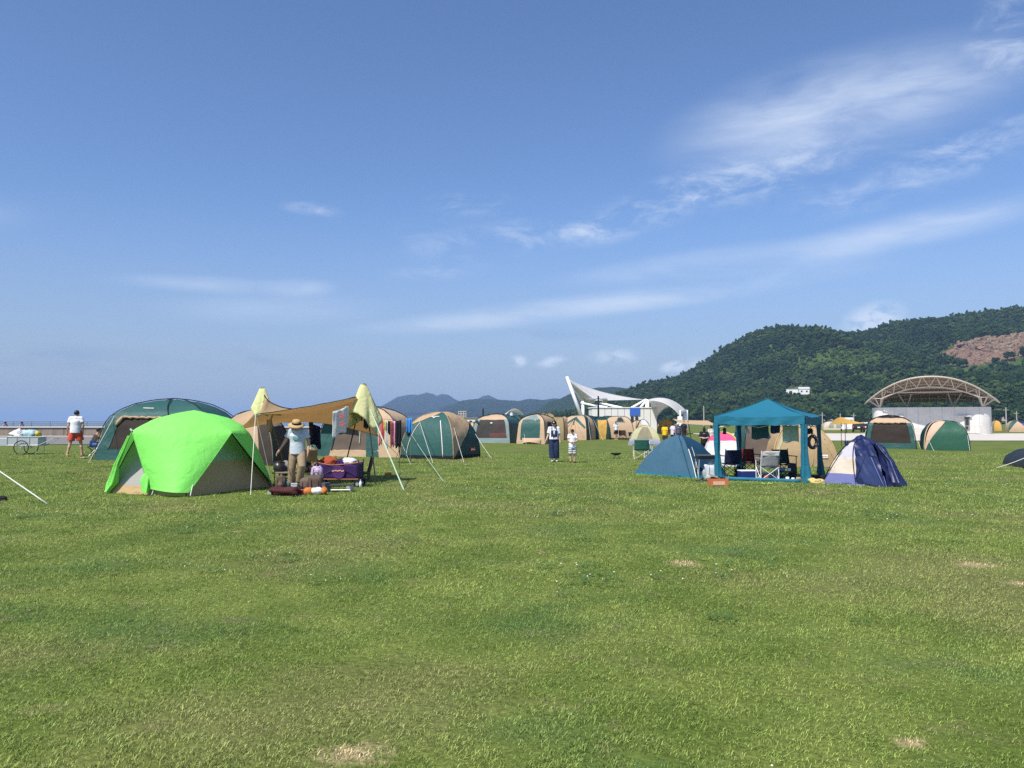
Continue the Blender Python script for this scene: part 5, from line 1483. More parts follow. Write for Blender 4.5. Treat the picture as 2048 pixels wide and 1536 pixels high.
house('brown roofed house right of the stage under the trees', 2012, 842, 10, 4.5, 8, -.4, mat('beige_render', (.45, .40, .34), .8), mat('brown_roof', (.16, .11, .09), .8), 2.4, 3)
# seaside tower block across the bay
p = at(925, 838, 700); tw = thing('apartment_block', 'pale apartment tower across the bay right of the striped dome', 'building', (p.x, p.y, -2))
zt = at(925, 822, 700).z + 2
MB().box((0, 0, zt / 2), (7.5, 8, zt)).build('wall', mat('beige_render', (.45, .40, .34), .8), tw)
for r_ in range(5):
    for c_ in range(3): MB().box((-2.4 + 2.4 * c_, -4.02, zt - 1.4 - r_ * 2.1), (1.3, .1, 1.1)).build('window', mat('dark_glass', (.03, .035, .04), .2, .5), tw)
p = at(942, 845, 420); lb_ = thing('harbour_shed', 'low white harbour shed between the tents in the distance', 'building', (p.x, p.y, -1))
MB().box((0, 0, 2.2), (11, 6, 4.4)).build('wall', WHW, lb_); MB().box((0, 0, 4.5), (11.6, 6.6, .3)).build('roof', mat('grey_roof', (.3, .3, .3), .8), lb_)
for c_ in range(3): MB().box((-3.4 + 3.4 * c_, -3.02, 2.4), (1.6, .1, 1.4)).build('window', mat('dark_glass', (.03, .035, .04), .2, .5), lb_)
# ------------------------------------------------------------------ tan tarp with its poles, hung cloths
tp = thing('tarp', 'tan tarp pitched on black poles between the neon tent and the wagon', 'tarp', G(620, 968))
TO = Vector(tp.location)
def TL(px, py, d): return at(px, py, d) - TO
TARPM = fab('tan_tarp', (.72, .53, .32), .55, .7, .06)
pkL, pkR = TL(531, 795, 19.3), TL(714, 793, 20.6)
fl, fr_ = TL(511, 829, 17.9), TL(713, 794, 20.2)
bl, br = TL(476, 858, 21.2), TL(757, 872, 22.6)
bm_ = TL(640, 838, 22.8)
def tarp(u, v):
    # ridge from left peak to right peak, front half v 0..0.5, back half v 0.5..1
    rd = pkL.lerp(pkR, u) - Vector((0, 0, .36 * math.sin(math.pi * u ** .75) ** .9 * (1 - u * .35)))
    fr = fl.lerp(fr_, u) + Vector((0, .15, -.015)) * math.sin(math.pi * u)
    bk = bl.lerp(br, u) + Vector((0, -.2, .30)) * math.sin(math.pi * u)
    w = abs(v - .5) * 2
    e = fr if v < .5 else bk
    p = rd.lerp(e, w ** .92) - Vector((0, 0, .10 * math.sin(math.pi * w)))
    return p + Vector((0, 0, .012 * mnoise.noise(Vector((u * 9, v * 9, 3)))))
b = MB(); b.grid(tarp, 36, 28); b.build('tarp_sheet', TARPM, tp, smooth=True, solid=.003)
MB().tube([tarp(q / 36, .5) + Vector((0, 0, .01)) for q in range(37)], .012, 5).build('ridge_tape', BLACKM, tp)
for v in (0, 1): MB().tube([tarp(q / 36, v) for q in range(37)], .010, 5).build('hem_tape', mat('tarp_binding', (.05, .09, .07), .7), tp)
def TG(px, py): return G(px, py) - TO
pole_r = .017
MB().tube([TL(737, 838, 20.6), TG(752, 970)], pole_r, 8).build('pole', BLACKM, tp); MB().tube([TL(713, 838, 20.6), TG(685, 955)], pole_r, 8).build('pole', BLACKM, tp); MB().tube([TL(722, 795, 20.6), TL(724, 842, 20.6)], .02, 8).build('pole', BLACKM, tp)
MB().tube([TL(541, 838, 20.4), TG(571, 940)], pole_r, 8).build('pole', BLACKM, tp); MB().tube([TL(529, 790, 19.4), TL(541, 840, 20.4)], .016, 8).build('pole', BLACKM, tp)
for a_, g_, m_, r_ in (((511, 829, 17.9), (501, 991), ROPE, .008), ((512, 829, 17.9), (546, 977), ROPE, .007), ((736, 808, 20.5), (808, 981), ROPEG, .016), ((757, 872, 22.6), (798, 912), BLACKM, .008)):
    MB().tube([TL(*a_), TG(*g_)], r_, 6).build('guy_rope', m_, tp)
def drape(label, px0, py0, d, w, hgt, m, seed):
    """towel thrown over a pole tip, hanging in folds round it"""
    p = at(px0, py0, d)
    b = MB(); n = 28; mrows = 14
    vs, fs = [], []
    for j in range(mrows + 1):
        v = j / mrows
        for k in range(n):
            a = 2 * math.pi * k / n
            r = (.05 + w * v ** .8) * (1 + .22 * math.sin(a * 3 + seed) * v + .14 * math.sin(a * 7 + seed * 2 + v * 3) * v)
            dz = -hgt * v * (1 + .22 * math.cos(a * 2 + seed))
            vs.append(Vector((math.cos(a) * r, math.sin(a) * r * .55, dz)))
    for j in range(mrows):
        for k in range(n): fs.append((j * n + k, j * n + (k + 1) % n, (j + 1) * n + (k + 1) % n, (j + 1) * n + k))
    fs.append(tuple(range(n)))
    b.add(vs, fs)
    o = b.build('towel', m, None, smooth=True, solid=.008); o.location = p
    return tag(o, label, 'towel')
drape('pale yellow towel draped over the right tarp pole', 727, 767, 20.4, .36, .98, PALEY, 1.0)
drape('pale yellow towel over the left tarp pole tip', 525, 775, 19.6, .17, .60, PALEY, 4.0)
o = cloth('jacket', 'dark jacket hanging under the towel on the right tarp pole', 'jacket', at(728, 812, 20.35), at(747, 813, 20.5), .55, fab('ink_navy_cloth', (.018, .018, .035), .03), .03, 2)
o = cloth('printed_towel', 'white towel with red flower print hanging from the tarp edge', 'towel', at(666, 823, 19.0), at(694, 812, 19.4), .62, WHITEF, .02, 2, seed=1)
for q, (px, py) in enumerate(((684, 832), (685, 848))):
    b = MB(); c = at(px, py, 19.0) - Vector(o.location)
    for k in range(5): b.ell(c + Vector((.045 * math.cos(k * 1.256), -.04, .045 * math.sin(k * 1.256))), (.026, .004, .026), 8, 6)
    b.build('flower_print', mat('red_print', (.55, .09, .07), .8), o)
o = cloth('printed_towel', 'plain pale towel hanging beside the flower print towel', 'towel', at(691, 812, 19.5), at(697, 812, 19.7), .5, WHITEF, .02, 1)
# laundry on a line between the cabin tent and the striped dome
ln = thing('clothes_line', 'clothes line with poles strung between cabin tent and striped dome', 'clothes line', G(790, 925))
q0, q1 = at(757, 838, 29.5), at(823, 834, 29.5)
MB().tube([q0 - ln.location, (q0 + q1) / 2 - ln.location - Vector((0, 0, .05)), q1 - ln.location], .008, 5).build('line', BLACKM, ln)
for g_ in ((790, 921), (797, 925), (820, 922)): MB().tube([q1 - ln.location, G(*g_) - ln.location], .012, 6).build('pole', ALU, ln)
def tint(nm, c): return fab(nm, c, .1, .85)
for k, (x0, x1, dr, c, nm, lb) in enumerate(((757, 764, .95, (.68, .24, .22), 'shirt', 'long coral shirt at the left end of the clothes line'), (764, 769, .75, (.62, .10, .10), 'shirt', 'red and white top drying on the clothes line'), (768, 774, .35, (.66, .58, .22), 'towel', 'small yellow towel over the clothes line'),
        (772, 777, 1.0, (.74, .74, .76), 'trousers', 'white trousers drying on the clothes line'), (776, 782, .5, (.02, .02, .03), 'shirt', 'black shirt on the clothes line beside the white trousers'), (781, 786, .95, (.34, .10, .07), 'towel', 'rust brown towel drying on the clothes line'), (785, 791, .95, (.75, .32, .50), 'shirt', 'pink shirt drying on the clothes line'), (791, 803, 1.0, (.012, .012, .014), 'towel', 'wide black towel at the right end of the laundry'))):
    f0 = (x0 - 757) / 66; f1 = (x1 - 757) / 66
    z = lambda f: q0.lerp(q1, f) - Vector((0, .02 + .02 * (k % 3), .10 * math.sin(math.pi * f)))
    cloth(nm, lb, nm, z(f0), z(f1), dr, tint('laundry_%d' % k, c), .03, 2, .1, 10, 8, 'laundry on the clothes line', seed=k)
cloth('swim_vest', 'blue and purple children vest hung on the line pole', 'vest', at(813, 836, 29.4), at(824, 836, 29.4), .55, tint('bright_blue_cloth', (.06, .28, .68)), .05, 2, .1, 10, 8, seed=3)
cloth('jacket', 'dark bundle of clothes tied below the blue vest', 'jacket', at(812, 848, 29.5), at(823, 848, 29.5), .45, tint('dusky_cloth', (.05, .05, .10)), .07, 2, .3, 10, 8, seed=5)
# bags under the tarp
DARKB = fab('dark_brown_bag', (.055, .035, .028), .02)
def sack(label, px, py, d, w, h, m, dep=None, name='bag', cat='bag', lump=.35, seed=1.0, handle=None, top=None, ground=True):
    p = at(px, py, d) if d else G(px, py)
    o = thing(name, label, cat, p)
    MB().ell((0, 0, h / 2), (w / 2, (dep or w * .7) / 2, h / 2), 16, 12, lump=lump, ls=2.2, seed=seed, sq=.62).build('bag_body', m, o, smooth=True)
    dd = (dep or w * .7) / 2
    for sg in (-1, 1): MB().tube([(sg * w * .22, -dd * .55, h * .96), (sg * w * .25, -dd * 1.05, h * .7), (sg * w * .25, -dd * 1.05, h * .3), (sg * w * .2, -dd * .8, h * .06)], .007, 5).build('strap', DARKB, o)
    if handle: MB().tube([(-w * .18, 0, h * .85), (-w * .1, 0, h * 1.2), (w * .1, 0, h * 1.2), (w * .18, 0, h * .85)], .012, 6).build('handle', handle, o, smooth=True)
    if top: MB().ell((0, -(dep or w * .7) * .42, h * .38), (w * .3, .04, h * .22), 12, 8).build('front_pocket', top, o, smooth=True)
    return o
DARKB = fab('dark_brown_bag', (.055, .035, .028), .02); TAUPE = fab('taupe_bag', (.11, .075, .06), .02); TAUPE2 = fab('light_taupe', (.16, .11, .09), .02)
sack('brown backpack nearest the neon tent among the camp gear', 562, 978, None, .24, .30, TAUPE, handle=DARKB, top=TAUPE2, seed=2)
sack('teal drawstring bag between the two brown bags', 577, 976, None, .18, .16, fab('teal_bag', (.05, .20, .22), .05), seed=3)
sack('small purple bag behind the teal bag', 584, 972, None, .16, .18, fab('violet_bag', (.14, .05, .20), .05), seed=4)
sack('tall brown duffel bag in the middle of the camp gear', 632, 983, None, .33, .36, TAUPE, seed=6, handle=DARKB)
sack('round brown bag leaning on the duffel bag', 612, 982, None, .24, .30, TAUPE2, seed=8)
sack('clear and lilac plastic bag standing on the duffel bag', 634, 957, 18.6, .27, .28, mat('lilac_plastic', (.62, .48, .66), .35, .5, .25, 8, trans=.3), seed=9)
sack('dark maroon heap of straps and clothes at the front of the gear', 570, 991, None, .62, .17, fab('maroon_heap', (.075, .022, .022), .02), .35, lump=.7, seed=11, name='clothes_heap', cat='clothes')
sack('black camera bag beside the maroon heap', 597, 986, None, .22, .14, BLACKF, seed=12)
o = thing('stuff_sack', 'orange and white rolled stuff sack lying on the grass in front', 'stuff sack', G(630, 990))
MB().ell((-.14, 0, .08), (.11, .10, .085), 14, 10, lump=.3, seed=2).build('orange_end', fab('orange_cloth', (.60, .20, .05), .1), o, smooth=True); MB().ell((.05, 0, .085), (.15, .10, .085), 14, 10, lump=.25, seed=5).build('white_middle', WHITEF, o, smooth=True); MB().ell((.19, .02, .09), (.07, .10, .08), 12, 8, lump=.4, seed=8).build('orange_strap', fab('orange_cloth', (.72, .20, .02), .1), o, smooth=True)
o = thing('star_toy', 'small orange toy lying on the grass right of the wagon', 'toy', G(776, 951))
MB().ell((0, 0, .045), (.09, .06, .045), 12, 8, lump=.8, ls=4).build('toy_body', fab('orange_cloth', (.72, .20, .02), .1), o, smooth=True)
# low table with cooking gear
BAMB = mat('bamboo', (.48, .30, .14), .6, .3, .15, 12)
def lowtable(label, p, rz, w, d, h, topm, legm, name='folding_table'):
    o = thing(name, label, 'table', p, rz)
    MB().box((0, 0, h), (w, d, .03)).build('tabletop', topm, o, bevel=.008)
    for sx in (-1, 1):
        for sy in (-1, 1): MB().tube([(sx * (w / 2 - .04), sy * (d / 2 - .04), 0), (sx * (w / 2 - .06), sy * (d / 2 - .05), h - .015)], .012, 6).build('leg', legm, o)
    for sy in (-1, 1): MB().tube([(-w / 2 + .05, sy * (d / 2 - .05), h * .35), (w / 2 - .05, sy * (d / 2 - .05), h * .35)], .008, 5).build('rail', legm, o)
    return o
tb = lowtable('low bamboo folding table loaded with pots under the tarp', G(596, 972), .05, 1.15, .55, .34, mat('grey_brown_board', (.22, .18, .15), .6), BLACKM)
def on(tb, x, y, z): return tb.matrix_basis @ Vector((x, y, z))
bpy.context.view_layer.update()
def pot(label, p, r, h, m, name='pot', cat='pot', lid=None):
    o = thing(name, label, cat, p)
    MB().lathe((0, 0, 0), [(r * .85, 0), (r, h * .2), (r, h), (r * .96, h), (r * .94, h * .9)], 16).build('vessel', m, o, smooth=True)
    if lid: MB().lathe((0, 0, h), [(r * 1.02, 0), (r * .9, .02), (r * .2, .035), (.015, .05)], 16).build('lid', lid, o, smooth=True)
    return o
pot('wooden bowl on the low bamboo table', on(tb, .12, -.05, .36), .13, .10, BAMB, 'bowl', 'bowl')
pot('wooden salad bowl stacked beside the other on the low table', on(tb, .36, .02, .36), .11, .13, mat('warm_wood', (.42, .24, .10), .6), 'bowl', 'bowl')
pot('black cooking pot with lid on the low table', on(tb, .15, .18, .36), .14, .20, BLACKM, lid=BLACKM)
pot('tall dark stock pot at the neon tent side of the table', on(tb, -.48, .05, .36), .14, .22, mat('dark_enamel', (.03, .025, .025), .35, .5), lid=BLACKM)
sack('grey cloth bag at the left of the low table', 573, 950, 19.6, .24, .34, fab('grey_bag', (.26, .25, .25), .1), seed=14)
for k, (px, py, w_, h_, d_, c_, lb) in enumerate(((545, 988, .20, .05, .16, (.30, .55, .48), 'flat mint green box lid on the grass by the neon tent'), (588, 984, .14, .20, .10, (.55, .55, .52), 'grey tin standing behind the maroon heap'),
        (604, 990, .10, .12, .10, (.60, .12, .10), 'small red carton between the maroon heap and the orange sack'), (652, 985, .16, .22, .12, (.10, .10, .11), 'black box standing right of the duffel bag'), (700, 980, .14, .10, .12, (.40, .38, .34), 'small grey box behind the grill table'))):
    o = thing('gear_box', lb, 'box', G(px, py), .3 * k)
    MB().box((0, 0, h_ / 2), (w_, d_, h_)).build('box', mat('gear_%d' % k, c_, .6), o, bevel=.01); MB().box((0, 0, h_ * .9), (w_ * 1.02, d_ * 1.02, h_ * .12)).build('lid', mat('gear_lid_%d' % k, tuple(q * .7 for q in c_), .6), o)
for k, (px, py, ang, lb) in enumerate(((556, 990, .4, 'tan strap trailing on the grass from the brown backpack'), (598, 993, 1.2, 'black strap curled in front of the maroon heap'))):
    o = thing('strap', lb, 'strap', G(px, py), ang)
    MB().tube([(-.2 + .05 * q, .05 * math.sin(q * 1.3), .012 + .01 * (q % 2)) for q in range(9)], .011, 5).build('webbing', (TAN2, BLACKF)[k], o, smooth=True); MB().box((.21, .03, .015), (.04, .03, .015)).build('buckle', BLACKM, o)
# camp chairs
def chair(label, p, rz, fabm, frame, w=.52, bh=.86, seat=.42, arms=True, director=False, group='camp chairs', strip=None):
    o = thing('camp_chair', label, 'chair', p, rz, group)
    hw = w / 2; d = .42
    b = MB(); b.grid(lambda u, v: Vector((-hw + w * u, d / 2 - .02 + .10 * v - .05 * math.sin(math.pi * u) * -1 * .6, seat - .02 + (bh - seat) * v)), 10, 8); bk = b.build('backrest', fabm, o, smooth=True, solid=.015)
    if strip: MB().box((0, d / 2 + .075, bh - .06), (w * .96, .06, .13)).build('back_pocket', strip, bk, bevel=.02)
    b = MB(); b.grid(lambda u, v: Vector((-hw + w * u, -d / 2 + d * v, seat - .05 * math.sin(math.pi * u))), 10, 8); b.build('seat', fabm, o, smooth=True, solid=.015)
    r = .012
    for sx in (-1, 1):
        MB().tube([(sx * hw, d / 2, 0), (sx * hw, d / 2 - .02, seat), (sx * hw, d / 2 + .08, bh + .01)], r, 6).build('back_post', frame, o)
        MB().tube([(sx * hw, -d / 2, 0), (sx * hw, -d / 2, seat + .2)], r, 6).build('front_post', frame, o)
        MB().tube([(sx * hw, -d / 2, .02), (sx * hw, d / 2, seat - .03)], r * .8, 5).build('leg', frame, o); MB().tube([(sx * hw, d / 2, .02), (sx * hw, -d / 2, seat - .03)], r * .8, 5).build('leg', frame, o)
        if arms: MB().box((sx * hw, -.0, seat + .205), (.06, d + .06, .022)).build('armrest', fabm if not director else frame, o)
    for sy in (-1, 1):
        MB().tube([(-hw, sy * d / 2, .03), (hw, sy * d / 2, seat - .03)], r * .8, 5).build('cross_leg', frame, o); MB().tube([(hw, sy * d / 2, .03), (-hw, sy * d / 2, seat - .03)], r * .8, 5).build('cross_leg', frame, o)
    return o
chair('tan camp chair standing behind the man with the hat', G(612, 950), math.pi + .5, fab('tan_chair', (.40, .25, .13), .1), BAMB, .52, .80)
chair('dark olive low chair leaning behind the purple wagon', G(722, 964), -1.3, fab('dark_olive_chair', (.035, .04, .028), .03), BLACKM, .55, .66, .26, False)
chair('small white framed green chair under the hanging navy bag', G(629, 905), .4, fab('moss_chair', (.10, .20, .15), .08), WHITEP, .42, .6, .3)
# wagon
wg = thing('folding_wagon', 'purple folding wagon packed with bags under the tarp', 'wagon', G(681, 973), -.02)
PUR = fab('purple_canvas', (.042, .016, .085), .03)
b = MB(); x, y = .50, .27
for (a_, c_) in (((-x, -y), (x, -y)), ((x, -y), (x, y)), ((x, y), (-x, y)), ((-x, y), (-x, -y))):
    b.grid(lambda u, v: Vector((a_[0] + (c_[0] - a_[0]) * u, a_[1] + (c_[1] - a_[1]) * u, .20 + .40 * v - .05 * math.sin(math.pi * u) * v)) + Vector((0, .012 * math.sin(u * 19 + v * 3), 0)), 14, 6)
b.add([(-x, -y, .2), (x, -y, .2), (x, y, .2), (-x, y, .2)], [(0, 1, 2, 3)]); b.build('wagon_tub', PUR, wg, smooth=True, solid=.012)
for sx in (-1, 1):
    for sy in (-1, 1):
        MB().tube([(sx * x, sy * y, .14), (sx * x, sy * y, .66)], .014, 6).build('post', BLACKM, wg)
        wl_ = MB(); wl_.lathe((sx * (x - .02), sy * (y + .02) - .03, .085), [(.085, 0), (.085, .06)], 16, 'y'); wo = wl_.build('wheel', RUBBER, wg); MB().lathe((sx * (x - .02), sy * (y + .02) - .035, .085), [(.04, 0), (.04, .07)], 12, 'y').build('hub', ALU, wo)
for sy in (-1, 1):
    MB().tube([(-x, sy * (y + .015), .2), (x, sy * (y + .015), .2)], .012, 6).build('rail', mat('orange_trim', (.40, .17, .07), .6), wg)
    MB().tube([(-x, sy * y, .60), (-x * .4, sy * y, .54), (x * .1, sy * y, .55), (x, sy * y, .60)], .012, 6).build('rim', mat('orange_trim', (.40, .17, .07), .6), wg)
    for sg in (-1, 1): MB().tube([(-x * sg * .95, sy * (y + .012), .24), (x * sg * .1, sy * (y + .012), .52)], .008, 5).build('brace', BLACKM, wg)
b = MB(); b.lathe((.02, -y - .035, .36), [(.15, 0), (.16, .012), (.14, .02)], 24, 'y'); b.build('round_pocket', fab('plum_canvas', (.085, .03, .13), .03), wg)
b = MB()
for k, (dx, w_) in enumerate(((-.11, .05), (-.05, .05), (.0, .04), (.05, .06), (.12, .07))): b.box((dx, -y - .045, .40 + .012 * (k % 2)), (w_, .006, .03), (0, -.2, 0))
b.build('printed_mark', mat('orange_print', (.68, .36, .22), .7), wg)
def inw(x_, y_, z_): return Vector(wg.location) + Vector((x_, y_, z_))
o = sack('crumpled orange red bag lying in the purple wagon', 0, 0, 0, .52, .30, FIREB, .36, lump=.9, seed=21) if False else None
def loose(name, label, cat, p, r, m, lump=.5, seed=1.0, rot=None):
    o = thing(name, label, cat, p)
    MB().ell((0, 0, r[2]), r, 18, 12, lump=lump, ls=2.6, seed=seed, rot=rot).build('cloth_body', m, o, smooth=True)
    return o
loose('bag', 'crumpled orange red bag lying in the purple wagon', 'bag', inw(-.26, 0, .46), (.20, .15, .13), fab('rust_red_bag', (.36, .07, .03), .05), .75, 21)
loose('shopping_bag', 'white shopping bag on the right end of the wagon', 'bag', inw(.22, -.02, .52), (.17, .13, .09), WHITEF, .6, 23)
loose('blanket', 'dark violet blanket folded in the middle of the wagon', 'blanket', inw(.02, .05, .50), (.16, .16, .09), PUR, .5, 25)
sack('brown paper bag standing behind the wagon and the man', 638, 948, None, .30, .45, fab('paper_bag', (.30, .19, .12), .05), seed=26)
sack('rust pink bag between the man and the wagon', 643, 962, None, .22, .42, fab('rust_pink', (.30, .10, .09), .05), seed=27)
g = lowtable('low black wire grill table in front of the wagon', G(681, 984), .04, .56, .26, .16, mat('grill_mesh', (.05, .05, .045), .6, .4, .3, 30), ALU, 'grill_table')
o = thing('bottle', 'white plastic bottle standing by the wagon wheel', 'bottle', G(721, 976)); MB().lathe((0, 0, 0), [(.035, 0), (.035, .13), (.015, .16), (.015, .18)], 12).build('bottle_body', WHITEP, o, smooth=True); MB().lathe((0, 0, .18), [(.018, 0), (.018, .03)], 10).build('cap', ALU, o)
# navy bag hanging under the tarp
o = cloth('hanging_bag', 'long navy bag hanging from the tarp beside the man', 'bag', at(622, 845, 21.0), at(641, 853, 21.0), .58, fab('navy_bag', (.012, .014, .045), .02), .06, 1.5, -.15, 12, 10, seed=2)
o = cloth('hanging_bag', 'small black pouch hanging next to the long navy bag', 'bag', at(618, 840, 21.4), at(626, 840, 21.4), .5, BLACKF, .05, 1, 0, 10, 8)
o = cloth('hanging_bag', 'folded tan cloth hanging from the left tarp pole', 'cloth', at(533, 838, 20.3), at(543, 838, 20.3), .35, TAN2, .05, 1, .2, 10, 8)
# white cool box and red bag beyond the tarp
o = thing('cool_box', 'white cool box on a folding stand beyond the tarp', 'cool box', G(541, 897)); MB().box((0, 0, .42), (.50, .36, .36)).build('box', WHITEP, o, bevel=.03); MB().box((0, 0, .62), (.52, .38, .05)).build('lid', WHITEP, o, bevel=.02)
for sx in (-.2, .2): MB().tube([(sx, -.12, 0), (-sx, -.1, .26)], .012, 5).build('leg', ALU, o); MB().tube([(sx, .12, 0), (-sx, .1, .26)], .012, 5).build('leg', ALU, o)
loose('bag', 'bright red bag on a stool beyond the tarp', 'bag', G(560, 893), (.30, .2, .16), fab('bright_red', (.62, .03, .025), .05), .35, 31)
o = thing('bollard', 'black bollard with a pale top on the promenade', 'bollard', G(563, 882)); MB().lathe((0, 0, 0), [(.14, 0), (.14, .75), (.12, .78)], 12).build('post', BLACKM, o); MB().lathe((0, 0, .78), [(.12, 0), (.13, .35), (.05, .42)], 12).build('lamp_head', mat('bollard_lens', (.70, .62, .42), .5), o)
# ------------------------------------------------------------------ handcart
hc_ = thing('handcart', 'aluminium two wheeled handcart loaded with rubbish bags on the left', 'handcart', G(54, 909), .10)
PAN = mat('cart_panel', (.46, .49, .50), .5, .4, .1, 4, metal=.3)
for sy in (-1, 1):
    for (x0, x1) in ((-.72, -.30), (-.28, .28), (.30, .66)): MB().box(((x0 + x1) / 2, sy * .38, .66), (x1 - x0, .02, .40)).build('side_panel', PAN, hc_)
    for x0 in (-.74, -.29, .29, .68): MB().tube([(x0, sy * .40, .40), (x0, sy * .40, .92)], .016, 6).build('upright', ALU, hc_)
    MB().tube([(-.76, sy * .40, .46), (.70, sy * .40, .46), (1.35, sy * .30, .78)], .018, 6).build('shaft', ALU, hc_)
    MB().tube([(-.76, sy * .40, .87), (.70, sy * .40, .87), (1.05, sy * .36, .90)], .016, 6).build('rail', ALU, hc_)
    b = MB(); n = 28
    b.tube([(-.05 + .335 * math.cos(2 * math.pi * k / n), sy * .47, .35 + .335 * math.sin(2 * math.pi * k / n)) for k in range(n + 1)], .022, 6, False); wo = b.build('wheel', RUBBER, hc_, smooth=True)
    b = MB(); [b.tube([(-.05, sy * .47, .35), (-.05 + .32 * math.cos(k * math.pi / 7), sy * .47, .35 + .32 * math.sin(k * math.pi / 7))], .004, 4) for k in range(14)]; b.build('spokes', ALU, wo); MB().tube([(-.05, sy * .42, .35), (-.05, sy * .52, .35)], .035, 8).build('hub', ALU, wo)
    MB().tube([(.62, sy * .38, .44), (.60, sy * .38, 0)], .016, 6).build('leg', ALU, hc_)
MB().box((-.02, 0, .45), (1.5, .78, .03)).build('bed', PAN, hc_); MB().box((-.74, 0, .66), (.02, .78, .40)).build('tail_panel', PAN, hc_); MB().box((.67, 0, .66), (.02, .78, .40)).build('head_panel', PAN, hc_)
MB().tube([(1.35, -.30, .78), (1.35, .30, .78)], .018, 6).build('handle', ALU, hc_)
MB().box((-1.0, -.05, .62), (.42, .42, .40)).build('tail_box', PAN, hc_, bevel=.02)
hc_.scale = (.82, .82, .82)
hM = Matrix.Translation(hc_.location) @ Matrix.Rotation(.10, 4, 'Z') @ Matrix.Scale(.82, 4)
loose('rubbish_bag', 'knotted white rubbish bag at the back of the handcart', 'rubbish bag', hM @ Vector((-.40, 0, .72)), (.30, .27, .19), WHITEF, .7, 41)
loose('rubbish_bag', 'pale blue rubbish bag in the middle of the handcart', 'rubbish bag', hM @ Vector((.14, 0, .70)), (.26, .24, .20), fab('pale_blue_plastic', (.48, .68, .72), .2), .5, 43)
loose('rubbish_bag', 'small yellow bag at the handle end of the handcart', 'rubbish bag', hM @ Vector((.50, -.05, .72)), (.12, .13, .16), fab('yellow_plastic', (.72, .58, .10), .2), .6, 45)
# ------------------------------------------------------------------ gazebo
c4 = [Vector(q) for q in ((5.62, 21.35, 0), (7.60, 20.25, 0), (8.78, 22.25, 0), (6.80, 23.35, 0))]
gc = sum(c4, Vector()) / 4
gzb = thing('gazebo', 'teal pop up gazebo with rolled corner sleeves on the right', 'gazebo', gc)
c4 = [q - gc for q in c4]
EV, PK, VD = 1.76, 2.24, .22
def gpt(i, u, v):
    a, b_ = c4[i], c4[(i + 1) % 4]
    e = a.lerp(b_, u) * 1.04
    p = e.lerp(Vector((0, 0, 0)), v)
    z = EV + (PK - EV) * (v ** 1.08) - .05 * math.sin(math.pi * u) * (1 - v) - .03 * math.sin(math.pi * v)
    cr_ = math.sin((u - .5) * 30 * (1 - .6 * v)) * .010 * abs(u - .5) * 2 * (1 - v)
    return Vector((p.x, p.y, z + .014 * mnoise.noise(Vector((p.x * 3.5, p.y * 3.5, 1))) * (1 - v) + cr_))
for i in range(4):
    b = MB(); b.grid(lambda u, v: gpt(i, u, v), 20, 16); b.build('roof_panel', TEAL, gzb, smooth=True)
    b = MB()
    def val(u, v):
        a, b_ = c4[i], c4[(i + 1) % 4]
        nrm = Vector((b_.y - a.y, a.x - b_.x, 0)).normalized()
        p = gpt(i, u, 0)
        return p + nrm * (.012 + .018 * math.sin(u * 26 + v * 2) * v) - Vector((0, 0, VD * v * (1 + .05 * math.sin(u * 9 + i))))
    b.grid(val, 30, 8); b.build('valance', TEAL, gzb, smooth=True)
    MB().tube([gpt(i, 0, v / 12) + Vector((0, 0, .012)) for v in range(13)], .010, 5).build('hip_seam', TEALD, gzb)
    p = c4[i]
    MB().tube([p, p + Vector((0, 0, EV - .05))], .020, 6).build('leg', mat('dark_steel', (.05, .05, .055), .4, .4), gzb)
    MB().box(p + Vector((0, 0, .01)), (.12, .12, .02)).build('foot_plate', ALU, gzb)
    for j in ((i + 1) % 4,):
        a, b_ = c4[i], c4[j]
        for s0, s1 in ((1.44, 1.66), (1.66, 1.44)): MB().tube([a.lerp(b_, .02) + Vector((0, 0, s0)), a.lerp(b_, .5) + Vector((0, 0, s1)), a.lerp(b_, .98) + Vector((0, 0, s0))], .010, 5).build('scissor_bar', ALU, gzb)
MB().tube([(0, 0, 1.55), (0, 0, PK - .02)], .02, 6).build('centre_post', ALU, gzb)
for i, (w0, w1, w2) in ((0, (.12, .10, .15)), (1, (.12, .14, .17)), (2, (.09, .10, .12)), (3, (.12, .10, .12))) if False else ((0, (.13, .10, .13)), (1, (.12, .13, .19)), (2, (.10, .10, .13)), (3, (.13, .09, .12))):
    p = c4[i] + Vector((0, -.03, 0))
    b = bunch([p + Vector((0, 0, EV - .22)), p + Vector((.01, 0, .8)), p + Vector((.03, 0, .25)), p + Vector((.05, -.02, .02))], [w0 * .58, w1 * .56, w2 * .62, w2 * .66], i * 2.0 + 1); b.build('rolled_wall', TEAL if i < 2 else TEALD, gzb, smooth=True)
# ground sill of the screen
b = MB(); a, b_ = c4[0], c4[1]
b.grid(lambda u, v: a.lerp(b_, .06 + .9 * u) + Vector((-.02, -.05 - .01 * math.sin(u * 17), .10 * v)), 16, 2); b.build('ground_sill', TEAL, gzb, smooth=True, solid=.01)
MB().add([c4[0] * .97 + Vector((0, 0, .008)), c4[1] * .97 + Vector((0, 0, .008)), c4[2] * .97 + Vector((0, 0, .008)), c4[3] * .97 + Vector((0, 0, .008))], [(0, 1, 2, 3)]).build('ground_sheet', fab('dark_groundsheet', (.03, .07, .08), .02), gzb)
